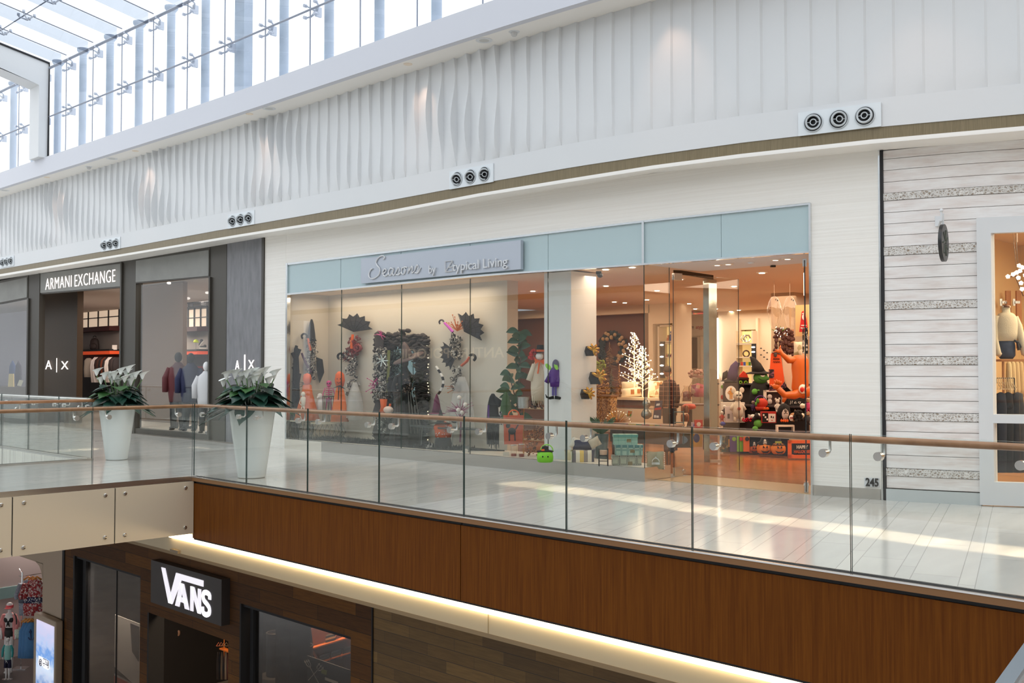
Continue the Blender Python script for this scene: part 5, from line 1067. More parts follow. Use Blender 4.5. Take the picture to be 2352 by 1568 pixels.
for i in range(3):
    t = T_('sailor_shirt', fr(72 - 7 * i, 1510, D=23.8 + .12 * i), ['blue shirt with dark anchor print, frontmost on the lower arm of the chrome stand', 'plain blue shirt second on the lower arm of the chrome stand', 'blue shirt farthest back on the lower arm of the chrome stand'][i], 'clothes')
    t.p('cloth', C(76, 126, 176, .85, var=.08, bscale=9), lambda m: m.lathe([(17, 0), (16, 30), (15, 60), (6, 78), (3, 80)], n=18, sy=.4), True); t.p('hanger', C(210, 140, 60, .5), lambda m: m.tube([(-10, 0, 80), (0, 0, 88), (10, 0, 80)], 2.2, 6), True)
    if i == 0: t.p('anchor_print', C(40, 60, 110), lambda m: (m.torus((2, -7, 48), 6, 1, Matrix.Rotation(PI / 2, 3, 'X'), 12, 5, PI, 2 * PI), m.tube([(2, -7, 42), (0, -7, 66)], 1, 5), m.torus((0, -7, 60), 2.4, .8, Matrix.Rotation(PI / 2, 3, 'X'), 10, 5)))
# digital totem
YT = 8.7
x0, x1 = WY(76, 1500, YT).x, WY(126, 1500, YT).x; zt2 = WY(100, 1416, YT).z
t = thing('advertising_totem', ((x0 + x1) / 2, YT, ZG), 'pale freestanding totem with a glowing blue and white surf advert', 'totem')
mb = MB(); mb.box((x0, YT, ZG), (x1, YT + .17, zt2)); mb.build('housing', 'putty', t, bevel=.03)
xs0, xs1 = WY(83, 1500, YT - .01).x, WY(123, 1500, YT - .01).x; zs_ = WY(100, 1428, YT).z
def m_screen():
    m = mat('totem_screen', rough=.2); g = NT(m); v = g.coord(); sx = g.n('SeparateXYZ'); g.l(v, sx.inputs[0]); n = g.noise(g.coord((3, 3, 5)), 1.6, 5)
    h = g.math('ADD', g.math('DIVIDE', g.math('SUBTRACT', zs_, sx.outputs[2]), 1.6), g.math('MULTIPLY', g.math('SUBTRACT', n, .5), .35))
    c = g.ramp(h, [(0, rgb(225, 220, 250)), (.3, rgb(190, 210, 250)), (.42, rgb(110, 165, 235)), (.6, rgb(220, 235, 255)), (.72, rgb(200, 215, 245)), (.9, rgb(90, 140, 200)), (1, rgb(60, 90, 140))])
    g.base(c); g.l(c, g.b.inputs['Emission Color']); g.b.inputs['Emission Strength'].default_value = .7
m_screen()
mb = MB(); mb.box((xs0, YT - .012, ZG + .4), (xs1, YT, zs_)); mb.build('screen', 'totem_screen', t)
def tz(px, py): return WY(px, py, YT - .02)
nv = C(40, 44, 90, .5); wh = mat('ad_white', (1, 1, 1), emit=(1, 1, 1), es=.8)
mb = MB(); a, b = tz(88, 1505), tz(112, 1537); mb.box((a.x, YT - .016, b.z), (b.x, YT - .012, a.z)); mb.build('logo_card', wh, t)
mb = MB(); a, b = tz(99, 1511), tz(111, 1535); mb.box((a.x, YT - .02, b.z), (b.x, YT - .016, a.z)); mb.build('logo_block', nv, t)
mb = MB(); a = tz(93, 1521); mb.torus((a.x, YT - .018, a.z), .07, .008, Matrix.Rotation(PI / 2, 3, 'X'), 20, 5); mb.build('logo_ring', nv, t)
a, b = tz(99.6, 1521), tz(110.6, 1521); w = b.x - a.x; h = .085
text('S', 'logo_letter', nv, tz(91.6, 1524.6), (1, 0, 0), upz, .08, t, .003, bold=.02)
text('SALTY', 'advert_lettering', wh, a + Vector((0, -.006, .0)), (1, 0, 0), upz, h, t, .003, width=w, bold=.02); text('CREW', 'advert_lettering', wh, tz(99.6, 1532) + Vector((0, -.006, 0)), (1, 0, 0), upz, h, t, .003, width=w, bold=.02)
# escalator handrail at the lower right corner
A = WD(2362, 1462, 3.3); B = WD(2262, 1600, 3.0)
t = thing('escalator_balustrade', B, 'grey metal and glass escalator rail cutting the bottom right corner of the photo', 'balustrade')
d_ = (A - B)
mb = MB(); mb.slab([B + Vector((0, 0, 0)), A, A + Vector((.05, -.02, 0)), B + Vector((.05, -.02, 0))], (0, 0, -.03)); mb.build('rail_cap', C(120, 128, 134, .3, metal=.8), t)
mb = MB(); q = Vector((.05, -.02, 0)); mb.slab([B + q, A + q, A + q + Vector((.6, .1, -.05)), B + q + Vector((.6, .1, -.05))], (0, 0, -.01)); mb.build('inner_glass', 'rail_glass', t)
mb = MB(); mb.tube([WD(2340, 1522, 3.3), WD(2380, 1536, 3.2)], .009, 8); mb.tube([WD(2330, 1540, 3.4), WD(2380, 1560, 3.3)], .007, 8); mb.build('inner_rod', 'steel', t)
# ---------------------------------------------------------------- ceiling fixtures on the bulkhead soffit
def soff(px, py): return WZ(px, py, 6.6)
for i, (px, py, l) in enumerate(((1112, 92.5, 'largest grey round speaker grille in the white bulkhead soffit, beside the smoke detector'), (618, 249, 'grey round speaker grille in the bulkhead soffit, left of the dim downlight pair'), (257, 364, 'small grey round speaker grille in the soffit left of the middle'), (10, 437, 'grey speaker grille in the soffit at the left edge of the photo'))):
    P = soff(px, py); t = thing('ceiling_speaker', P, l, 'speaker')
    mb = MB(); mb.lathe([(.115, -.006), (.13, -.004), (.13, 0), (.115, 0)], P, 28); mb.build('rim', 'white_paint', t); mb = MB(); mb.lathe([(.001, -.008), (.115, -.005), (.115, 0), (.001, 0)], P, 28); mb.build('grille', C(200, 200, 196, .7), t)
for i, (px, py, l) in enumerate(((937, 147, 'brightest round downlight in the white bulkhead soffit, left of the largest speaker grille'), (573, 261.5, 'downlight in the bulkhead soffit just left of a speaker grille'), (311, 346.5, 'small dim downlight in the soffit right of a smoke detector'), (108, 407, 'faint downlight in the soffit near the left edge'), (1440, -30, 'x'))):
    if l == 'x': continue
    P = soff(px, py); t = thing('recessed_downlight', P, l, 'ceiling light')
    mb = MB(); mb.lathe([(.045, -.008), (.07, -.008), (.075, 0), (.045, 0)], P, 22); mb.build('trim_ring', 'lamp_trim', t); mb = MB(); mb.lathe([(.001, -.004), (.045, -.004), (.045, 0), (.001, 0)], P, 22); mb.build('bulb', 'down_glow', t)
for px in (937, 573, 311, 108, 1500, 2050):
    py = 147 if px == 937 else {573: 261, 311: 346, 108: 407, 1500: -30, 2050: -200}[px]
    P = soff(px, py); l = bpy.data.lights.new('spot_wallwash', 'SPOT'); l.energy = 15; l.color = (1, .62, .42); l.spot_size = 1.1; l.spot_blend = .9; l.shadow_soft_size = .04
    o = bpy.data.objects.new('spot_wallwash', l); COL.objects.link(o); o.location = P + Vector((0, 0, -.03)); o.rotation_euler = Vector((0.05, .35, -1)).to_track_quat('-Z', 'Y').to_euler()
for px, py, l in ((1181, 73, 'white smoke detector beside the largest speaker grille'), (204, 382.5, 'small smoke detector in the soffit left of a speaker grille')):
    P = soff(px, py); t = thing('smoke_detector', P, l, 'detector')
    mb = MB(); mb.lathe([(.001, -.012), (.07, -.012), (.085, 0), (.001, 0)], P, 24); mb.build('base_ring', 'white_paint', t, 'auto'); mb = MB(); mb.lathe([(.001, -.07), (.03, -.068), (.045, -.05), (.05, -.015), (.001, -.012)], P, 20); mb.build('sensor_head', C(205, 205, 205), t, 'auto')
# jet nozzle plates on the fascia
def nozzle_plate(px, py, k, label, tilt):
    C0 = PL(px, py - 2, NOSE, -.02); X = C0.x; dy = (lerp(NOSE, X + .3) - lerp(NOSE, X - .3)) / .6; u = Vector((1, dy, 0)).normalized(); n = Vector((u.y, -u.x, 0)); n = n if n.y < 0 else -n
    t = thing('air_nozzle_plate', C0, label, 'air vent')
    mb = MB(); w, h = .49, .145; q = [C0 - u * w + Vector((0, 0, -h)), C0 + u * w + Vector((0, 0, -h)), C0 + u * w + Vector((0, 0, h)), C0 - u * w + Vector((0, 0, h))]; mb.slab(q, -n * .018); mb.build('plate', C(222, 228, 232, .25), t)
    for i in range(3):
        c = C0 + u * (i - 1) * .305; ty, tx = tilt[i]
        ax = (n + u * tx + Vector((0, 0, ty))).normalized(); q_ = ax.to_track_quat('Z', 'Y').to_matrix(); qn = n.to_track_quat('Z', 'Y').to_matrix()
        mb = MB(); mb.lathe([(.001, .002), (.112, .002), (.115, .006)], c, 28, qn); mb.build('socket', 'black_gap', t)
        r = MB(); r.torus(c + n * .01, .113, .007, qn, 30, 6)
        r.torus(c + n * .01 + ax * .03, .082, .012, q_, 28, 6); r.lathe([(.09, -.03), (.096, .0), (.084, .045), (.078, .045), (.08, -.03)], c, 28, q_, cap=False); r.torus(c + ax * .04, .036, .007, q_, 18, 6); r.lathe([(.03, -.02), (.036, .045)], c, 18, q_, cap=False)
        for a in (0, PI): r.tube([c + ax * .035 + q_ @ Vector((.036 * math.cos(a), .036 * math.sin(a), 0)), c + ax * .03 + q_ @ Vector((.09 * math.cos(a), .09 * math.sin(a), 0))], .005, 5)
        r.build('nozzle', C(196, 202, 206, .3), t, 'auto')
N_ = [(1926.5, 276, [(-.1, .2), (-.1, .45), (0, 0)], 'largest triple air nozzle plate, right part of the fascia above the bronze band'), (1081, 407.5, [(-.4, .5), (-.4, .6), (-.45, 1.0)], 'triple air nozzle plate on the fascia above the middle of the shop sign end'), (553, 506, [(-.5, .9), (-.4, 1.1), (-.5, .8)], 'triple air nozzle plate on the fascia above the grey plaster pier'), (253.5, 563, [(-.5, 1), (-.5, .7), (-.4, .9)], 'small triple air nozzle plate above the lit Armani Exchange letters'), (16, 603, [(-.5, 1), (-.5, .7), (-.4, .9)], 'triple air nozzle plate at the left edge of the photo')]
for px, py, tl, lb in N_: nozzle_plate(px, py, 1, lb, tl)
# narrow lamps added in place of sunlight for the curved gallery floor stripe
pts = [(1175, 1108), (1300, 1124), (1480, 1148), (1606, 1170), (1780, 1194), (1968, 1218), (2150, 1245), (2352, 1268), (2500, 1290)]
G = [WZ(px, py, 0) for px, py in pts]
for a, b in list(zip(G[:-1], G[1:])) + [(WZ(120, 1036, 0), WZ(228, 1030, 0)), (WZ(455, 1026, 0), WZ(530, 1029, 0))]:
    m_ = (a + b) / 2; l = (b - a).length; d = (b - a).normalized()
    L = bpy.data.lights.new('sun_stripe_lamp', 'AREA'); L.shape = 'RECTANGLE'; L.size = l + .12; L.size_y = .52; L.energy = 4.4 * (l + .12) * .52; L.color = (1, .80, .55); L.spread = math.radians(1.0)
    o = bpy.data.objects.new('sun_stripe_lamp', L); COL.objects.link(o); o.location = m_ + Vector((0, 0, 9.0))
    o.matrix_world = Matrix(((d.x, -d.y, 0, m_.x), (d.y, d.x, 0, m_.y), (0, 0, 1, 10.2), (0, 0, 0, 1)))
# ---------------------------------------------------------------- planters with calla lilies
mat('planter_white', rgb(226, 230, 228), .15); mat('soil', rgb(40, 32, 26), .9); mat('lily_leaf', rgb(26, 58, 46), .35, var=.3, bscale=8, bump=.3); mat('lily_leaf_light', rgb(52, 92, 44), .4, var=.3, bscale=8); mat('lily_white', rgb(238, 240, 236), .5); mat('lily_stem', rgb(70, 104, 50), .5)
def leaf(m, base, tip, w, droop, wob):
    base, tip = Vector(base), Vector(tip); d = tip - base; L = d.length; s = Vector((-d.y, d.x, 0)); s = s.normalized() if s.length > 1e-4 else Vector((1, 0, 0)); n = 7; vs = []
    for i in range(n + 1):
        t = i / n; c = base + d * t + Vector((0, 0, -droop * t * t + droop * .6 * t)); ww = w * math.sin(PI * min(1, t * 1.05 + .04)) ** .7 * (1 - .25 * t)
        for k in (-1, -.5, 0, .5, 1): vs.append(c + s * k * ww + Vector((0, 0, (abs(k) * .25 * ww) + wob * math.sin(5 * t + k * 2))))
    m.add(vs, [(i * 5 + k, i * 5 + k + 1, (i + 1) * 5 + k + 1, (i + 1) * 5 + k) for i in range(n) for k in range(4)])
def planter(pxb, pyb, Hpx, rb_, rt_, label, seed, flowers):
    random.seed(seed); M = fr(pxb, pyb, z=0); P = M.translation; s = M.to_scale()[0]; H = Hpx * s; r0, r1 = rb_ * s, rt_ * s
    t = thing('lily_planter', P, label, 'planter')
    mb = MB(); mb.lathe([(r0 * .9, 0), (r0, .01), (r1, H - .01), (r1, H), (r1 - .02, H), (r1 - .03, H - .07), (.001, H - .08)], P, 40); mb.build('pot', 'planter_white', t, 'auto')
    mb = MB(); mb.lathe([(.001, H - .05), (r1 - .03, H - .05)], P, 30, cap=False); mb.build('soil', 'soil', t)
    top = P + Vector((0, 0, H - .05))
    for k in range(42):
        a = k * 2.4 + random.uniform(-.3, .3); ring = k / 42; rad = r1 * (.6 + .9 * ring) * 1.2; zt3 = .46 - .36 * ring + random.uniform(-.05, .05)
        b0 = top + Vector((math.cos(a) * r1 * .25, math.sin(a) * r1 * .25, .0)); c = top + Vector((math.cos(a) * r1 * .5, math.sin(a) * r1 * .5, zt3 * .8 + .06)); e = top + Vector((math.cos(a) * (rad + .16), math.sin(a) * (rad + .16), zt3 - .06 - .16 * ring))
        mb = MB(); mb.tube([b0, c], .008, 5); leaf(mb, c, e, .12 + random.uniform(0, .045), .05, .006); mb.build('leaf', 'lily_leaf' if k % 5 else 'lily_leaf_light', t, True)
    for (fx, fy) in flowers:
        q = fr(fx, fy, D=(P - EYE).dot(V) + random.uniform(-.16, .16)).translation + Vector((0, 0, -.07)); b0 = top + (Vector((q.x, q.y, 0)) - Vector((P.x, P.y, 0))) * .35
        mb = MB(); mb.tube([b0, (b0 + q) / 2 + Vector((0, 0, .04)), q], [.009, .008, .009], 6); st = mb.build('flower_stem', 'lily_stem', t, True)
        mb = MB(); n = 14; vs = []; a0 = random.uniform(-.6, .6) + CAMROT
        for i, (r_, z_) in enumerate(((.008, -.01), (.028, .03), (.042, .07), (.062, .10), (.095, .112))):
            for k in range(n):
                a = 2 * PI * k / n; sp2 = (1 + .3 * math.cos(a)) if i > 2 else 1; lift = (.035 * math.cos(a) if i > 2 else 0) * (i - 2)
                vs.append(q + Matrix.Rotation(a0, 3, 'Z') @ Vector((r_ * math.cos(a) * sp2, r_ * math.sin(a) * .8, z_ + lift * .5)))
        mb.add(vs, [(i * n + k, i * n + (k + 1) % n, (i + 1) * n + (k + 1) % n, (i + 1) * n + k) for i in range(4) for k in range(n)]); mb.build('flower', 'lily_white', t, True)
    return t
planter(268, 1055, 118, 24, 39.5, 'tall white tapered planter of white calla lilies, the left one of the two', 4, [(222, 853), (240, 862), (232, 872), (252, 860), (262, 862), (277, 851), (290, 856), (303, 862), (327, 861), (300, 876), (286, 868), (272, 874), (256, 872), (266, 868), (311, 860), (295, 846)])
planter(578, 1096, 155, 31, 52, 'tall white tapered planter of white calla lilies, the larger right one of the two', 9, [(520, 860), (513, 876), (540, 858), (555, 862), (566, 856), (580, 855), (592, 854), (606, 852), (630, 858), (616, 872), (598, 866), (584, 872), (548, 874), (562, 872), (572, 878), (590, 862)])
# ---------------------------------------------------------------- goods in the Seasons shop
RX90 = Matrix.Rotation(PI / 2, 3, 'X')
blk = C(20, 18, 20, .8); ruff = C(46, 36, 34, .75, bump=.4, bscale=30); bw = print_mat('black_white_ribbon', rgb(18, 16, 18), rgb(232, 226, 214), rgb(120, 110, 100), 30)
org = C(222, 92, 20, .6); gold = C(196, 146, 62, .25, 1.0); silv = C(196, 196, 192, .25, .9); lace = C(52, 54, 62, .8, alpha=.8); webm = C(226, 222, 216, .9, alpha=.32)
redm = C(120, 20, 22, .5); magenta = C(190, 30, 120, .4); purple = C(84, 34, 120, .7); green = C(70, 120, 40, .7); fig = C(34, 72, 46, .3); white = C(228, 222, 214, .7)
F_ = -1  # towards the viewer
def scatter(m, n, box, fn):
    for i in range(n): fn(m, random.uniform(box[0], box[1]), random.uniform(-3, 3), random.uniform(box[2], box[3]))
def ribbons(m, pts, r, n, s=3.2):
    """curled ribbon loops clustered along a path"""
    for i in range(int(n * 1.9)):
        t = random.random() * (len(pts) - 1); k = int(t); a, b = pts[k], pts[min(k + 1, len(pts) - 1)]; u = t - k
        c = Vector((a[0] + (b[0] - a[0]) * u + random.uniform(-r, r), random.uniform(-r, r) * .6, a[1] + (b[1] - a[1]) * u + random.uniform(-r, r)))
        m.torus(c, s * random.uniform(.7, 1.1), s * .32, Matrix.Rotation(random.uniform(0, PI), 3, 'X') @ Matrix.Rotation(random.uniform(0, PI), 3, 'Y'), 8, 4)
def twigs(m, c, n, l0, l1, a0, a1, r=.5, tipr=0):
    for i in range(n):
        a = random.uniform(a0, a1); l = random.uniform(l0, l1); e = Vector((c[0] + l * math.cos(a), random.uniform(-.3, .3) * l, c[1] + l * math.sin(a))); m.tube([(c[0], 0, c[1]), (Vector((c[0], 0, c[1])) + e) / 2 + Vector((random.uniform(-2, 2), 0, 1)), e], [r, r * .8, r * .5], 4)
        if tipr: m.ball(e, tipr, 6)
def leg(m, pts, r=2.6): m.tube([(x, -3, z) for x, z in pts], [r, r, r * .8] if len(pts) == 3 else r, 8)
def web_fan(m, c, R, a0, a1, n=6):
    """scalloped bat-web umbrella seen from the side"""
    P = [(c[0], -2, c[1])]
    for i in range(n + 1):
        a = a0 + (a1 - a0) * i / n; P.append((c[0] + R * math.cos(a), -2, c[1] + R * math.sin(a)))
        if i < n: b = a + (a1 - a0) / n / 2; P.append((c[0] + R * .82 * math.cos(b), -3, c[1] + R * .82 * math.sin(b)))
    for i in range(1, len(P) - 1): m.slab([P[0], P[i], P[i + 1]], (0, 1, 0))
def web_ribs(m, c, R, a0, a1, n=6):
    for i in range(n + 1):
        a = a0 + (a1 - a0) * i / n; m.tube([(c[0], -3.4, c[1]), (c[0] + R * math.cos(a), -3.4, c[1] + R * math.sin(a))], .5, 4)
    for q in (.35, .6, .85): m.tube([(c[0] + R * q * math.cos(a0 + (a1 - a0) * i / n), -3.4, c[1] + R * q * math.sin(a0 + (a1 - a0) * i / n)) for i in range(n + 1)], .35, 4)
YWl = 12.24
random.seed(21)
tag(one('tinsel_costume', fr(679, 1005, Y=11.5), blk, lambda m: ([m.tube([(random.uniform(-9, 9), random.uniform(-3, 3), z), (random.uniform(-10, 10), 0, z - 30)], [4, 2], 5) for z in range(35, 212, 8)], m.lathe([(8, 0), (10, 60), (8, 150), (5, 205), (1, 212)], n=12, sy=.5)), 'tall shaggy black tinsel costume at the far left end of the display window', 'costume'), None, None)
# three wall swags of ribbons, hats, legs and net
t = T_('halloween_swag', frw(715, 865, X=Xl + .1), 'wall swag with a pointed black hat and striped legs, leftmost of the swags', 'decoration')
t.p('ribbon_cluster', bw, lambda m: ribbons(m, [(0, 80), (3, 55), (-4, 25), (2, 0)], 9, 70)); t.p('witch_hat', C(48, 50, 56, .8), lambda m: (m.lathe([(12, 82), (9, 88), (8, 100), (5, 122), (2, 132)], n=14, sy=.5)), True)
t.p('striped_leg', C(200, 90, 40, .7), lambda m: leg(m, [(-4, 60), (-8, 78), (-10, 88)])); t.p('striped_leg', C(70, 20, 60, .7), lambda m: leg(m, [(-2, 10), (-14, 30), (-24, 54)]))
t.p('curly_shoe', blk, lambda m: m.torus((-18, -3, 92), 6, 2.2, RX90, 14, 6, -.5, 4)); t.p('black_drape', blk, lambda m: m.slab([(12, 0, 45), (26, 0, 40), (30, 0, 10), (20, 0, -14), (14, 0, 10)], (0, 2, 0)))
t = T_('halloween_swag', frw(810, 930, Y=YWl), 'wall swag in dark red with a black web umbrella on top, between skeleton and mirror', 'decoration')
t.p('ribbon_cluster', bw, lambda m: (ribbons(m, [(-10, 120), (4, 95), (-8, 75)], 9, 40), ribbons(m, [(2, 60), (-2, 30), (0, 10)], 9, 50))); t.p('red_tinsel', redm, lambda m: (twigs(m, (0, 140), 24, 10, 26, -2.4, .8, 1.2), twigs(m, (-16, 105), 24, 8, 24, -1, 4, 1.1), ribbons(m, [(0, 150), (10, 130), (-14, 110)], 10, 30, 3.6)))
t.p('umbrella_cloth', lace, lambda m: web_fan(m, (4, 168), 42, .1, 2.7)); t.p('umbrella_ribs', blk, lambda m: web_ribs(m, (4, 168), 42, .1, 2.7)); t.p('striped_leg', org, lambda m: leg(m, [(0, 128), (0, 145), (2, 162)], 3)); t.p('red_shoe', redm, lambda m: m.torus((14, -4, 130), 7, 3, RX90, 14, 6)); t.p('black_shoe', blk, lambda m: m.torus((-26, -3, 112), 7, 2.4, RX90, 14, 6, -.5, 4))
t = T_('halloween_swag', frw(1048, 930, Y=YWl), 'wall swag right of the mirror with a tilted black web umbrella and pink striped legs', 'decoration')
t.p('ribbon_cluster', bw, lambda m: (ribbons(m, [(0, 160), (-4, 130), (6, 112)], 9, 60), ribbons(m, [(4, 80), (-2, 50), (2, 35)], 9, 45))); t.p('orange_sprigs', C(190, 100, 40, .6), lambda m: (twigs(m, (2, 170), 22, 12, 38, .3, 2.6, .9, 1.5), twigs(m, (2, 40), 18, 8, 26, 2.6, 6, .9, 1.2)))
t.p('umbrella_cloth', lace, lambda m: web_fan(m, (20, 168), 44, -.5, 1.9)); t.p('umbrella_ribs', blk, lambda m: web_ribs(m, (20, 168), 44, -.5, 1.9)); t.p('net_fan', lace, lambda m: web_fan(m, (4, 120), 42, 2.5, 4.3)); t.p('net_fan_ribs', blk, lambda m: web_ribs(m, (4, 120), 42, 2.5, 4.3))
t.p('pink_leg', C(190, 80, 180, .5), lambda m: leg(m, [(-6, 168), (-16, 180), (-26, 190)], 3)); t.p('curled_shoe', C(70, 60, 66, .6), lambda m: m.torus((-33, -3, 192), 5, 2, RX90, 12, 6, 0, 4)); t.p('striped_leg', C(190, 90, 60, .6), lambda m: leg(m, [(14, 90), (26, 100), (32, 110)], 3)); t.p('black_boot', blk, lambda m: m.torus((38, -3, 108), 7, 3, RX90, 14, 6, -1, 2.4))
t = T_('candy_cane_stocking', frw(1012, 905, Y=YWl - .05), 'black and white striped stocking leg dangling left of the right wall swag', 'decoration')
for i in range(8):
    u = i / 8; t.p('stripe', white if i % 2 else blk, lambda m, i=i: m.tube([(-4 + 12 * math.sin(i * .45), -2, i * 8), (-4 + 12 * math.sin((i + 1) * .45), -2, (i + 1) * 8)], 2.4, 6))
# garland left of the mirror
t = T_('halloween_garland', frw(872, 1010, Y=12.1), 'tall black and white ribbon garland with magenta twigs at the left of the ruffled mirror', 'garland')
t.p('ribbon_cluster', bw, lambda m: (ribbons(m, [(6, 200), (0, 175)], 13, 70, 3.6), ribbons(m, [(10, 170), (-4, 150)], 11, 40, 3.6), ribbons(m, [(8, 130), (-2, 100)], 12, 60, 3.6), ribbons(m, [(0, 55), (4, 25)], 8, 40, 3))); t.p('magenta_twigs', magenta, lambda m: (twigs(m, (-6, 125), 34, 8, 30, 1.2, 5, 1.1, 1.4), twigs(m, (2, 240), 14, 6, 16, 0, 6, .9))); t.p('ghost_drape', ruff, lambda m: m.lathe([(6, 0), (16, 14), (10, 40), (16, 60), (8, 86), (14, 110), (9, 140), (13, 170), (8, 200), (12, 245), (4, 250)], (-4, 3, 0), 12, sy=.3), True)
t.p('green_stems', C(120, 120, 60, .6), lambda m: [m.tube([(18 + i, -3, 110), (20 + i * 1.3, -3, 205)], .8, 4) for i in range(5)])
t.p('orange_boot', org, lambda m: (m.tube([(10, -4, 60), (12, -4, 76), (12, -4, 94)], [7, 5.5, 7], 10), m.tube([(24, -4, 60), (27, -4, 84)], [2, 2], 6)), True); t.p('white_pumpkin', C(232, 206, 190, .5), lambda m: m.ball((26, -8, 70), (10, 8, 8.5), 16), True)
# mirror with ruffled black cloth frame
Mm = frw(925, 1014, Y=YWl + .03); t = T_('ruffled_mirror', Mm, 'large wall mirror framed in ruffled black cloth and a string of tiny bulbs', 'mirror')
hw = 57; cx0 = -2
t.p('mirror_glass', mat('mirror', rgb(190, 220, 225), .03, 1.0), lambda m: m.box((cx0 - hw * .72, -1.5, 10), (cx0 + hw * .72, 0, 225)))
def ruffle(m):
    def at(cx, cz): m.ball((cx, -4 + random.uniform(-3, 2), cz), (random.uniform(6, 12), 6, random.uniform(2.5, 5.5)), 8, Matrix.Rotation(random.uniform(-.9, .9), 3, 'Y'))
    for z in range(4, 240, 4):
        for sgn in (-1, 1):
            for q in (.68, .82, .96): at(cx0 + sgn * hw * q + random.uniform(-4, 4), z)
    for x in range(int(-hw), int(hw), 6):
        for z in (212, 222, 231, 240): at(cx0 + x, z + random.uniform(-4, 6) + (8 if abs(x) < 20 else 0))
t.p('cloth_frame', ruff, ruffle, True); t.p('bulb_string', mat('tiny_bulbs', (1, 1, 1), emit=(1, .8, .5), es=1.6), lambda m: [m.ball((cx0 + hw * 1.06 + 2 * math.sin(z), -4, z), 1.3, 6) for z in range(2, 240, 7)])
# witch mannequin
M = fr(930, 1030, Y=11.86) ; t = T_('witch_mannequin', M, 'witch figure in a black dress with a wide tilted grey-brown hat before the mirror', 'mannequin')
t.p('dress', C(30, 28, 30, .8, bump=.4, bscale=20), lambda m: (m.lathe([(40, 0), (34, 40), (24, 90), (15, 125), (17, 150), (20, 165), (8, 180), (5, 188)], n=24, sy=.5), m.tube([(-18, 0, 165), (-26, -4, 140), (-20, -10, 120)], [7, 6, 5])), True); t.p('head', ruff, lambda m: m.ball((0, 0, 196), (8, 8, 11), 14), True)
t.p('witch_hat', C(92, 74, 70, .7), lambda m: (m.lathe([(38, -2), (37, 1), (12, 3), (10, 6)], (8, -2, 208), 28, Matrix.Rotation(-.35, 3, 'Y') @ Matrix.Rotation(.25, 3, 'X'), sy=.7), m.lathe([(13, 0), (11, 14), (7, 28), (2, 36)], (6, -2, 209), 18, Matrix.Rotation(-.25, 3, 'Y'))), True)
t.p('crystal_collar', print_mat('jet_beads', rgb(30, 26, 26), rgb(150, 130, 116), rgb(60, 50, 46), 60), lambda m: scatter(m, 60, (-22, 20, 130, 170), lambda m, x, y, z: m.ball((x, y - 8, z), random.uniform(1.5, 3.5), 6))); t.p('fringe', C(80, 70, 66, .6), lambda m: [m.tube([(x, -13, 130), (x + random.uniform(-3, 3), -16, random.uniform(10, 60))], .8, 4) for x in range(-24, -4, 2)]); t.p('bead_strands', silv, lambda m: [m.tube([(8 + i * 5, -12, 130), (16 + i * 8, -22, 36)], .6, 4) for i in range(4)])
one('black_crow_bag', fr(897, 905, Y=11.82), blk, lambda m: (m.ball((0, 0, 16), (9, 6, 18), 14), m.ball((-2, 0, 34), (5, 5, 6), 10), m.tube([(-3, 0, 32), (-12, 0, 30)], [2, .5], 6)), 'black crow perched between the garland and the witch figure', 'decoration', smooth=True)
one('silver_snowflake', fr(878, 828, Y=11.9), C(214, 226, 228, .3, .5), lambda m: [m.tube([(0, 0, 0), (14 * math.cos(a), -2, 14 * math.sin(a))], 1.2, 5) or m.tube([(8 * math.cos(a) - 4 * math.sin(a), -2, 8 * math.sin(a) + 4 * math.cos(a)), (9 * math.cos(a), -2, 9 * math.sin(a))], .9, 4) for a in [k * PI / 3.5 for k in range(7)]] and None, 'frosty silver star ornament above the garland left of the witch hat', 'ornament')
# rug, tables
def fur(m):
    m.slab([(Xl + .3, 11.5, .186), (WY(1000, 1040, 11.6).x, 11.58, .186), (WY(1140, 1050, 12).x, 12.2, .186), (Xl + .2, 12.25, .186)], (0, 0, .02))
    xr = WY(1000, 1040, 11.6).x
    for i in range(900):
        x = random.uniform(Xl + .25, xr + .4); y = random.uniform(11.52, 12.2); m.add([(x - .015, y, .2), (x + .015, y, .2), (x + random.uniform(-.03, .03), y - .02, .2 + random.uniform(.03, .07))], [(0, 1, 2)])
mb = MB(); fur(mb); tag(mb.build('fur_rug', C(44, 44, 46, .95)), 'shaggy black fur rug on the floor of the left display window', 'rug')
def nest(px, py, R, h, label):
    t = T_('nest_table', fr(px, py + h, Y=11.55 if px < 700 else 11.8), label, 'table')
    t.p('table_top', C(190, 182, 160, .4), lambda m: m.lathe([(R, h - 2), (R, h), (.1, h)], n=30), 'auto'); t.p('wire_cage', C(96, 90, 80, .4, .6), lambda m: [m.tube([(R * .92 * math.cos(a), R * .92 * math.sin(a), h - 1), (R * 1.1 * math.cos(a + .2), R * 1.1 * math.sin(a + .2), h * .5), (R * .75 * math.cos(a + .4), R * .75 * math.sin(a + .4), 0)], .7, 4) for a in [k * 2 * PI / 22 for k in range(22)]] and None)
nest(692, 965, 26, 46, 'round wire-cage side table at the left end of the display window'); nest(752, 970, 38, 44, 'larger round wire-cage side table carrying the pink skeleton')
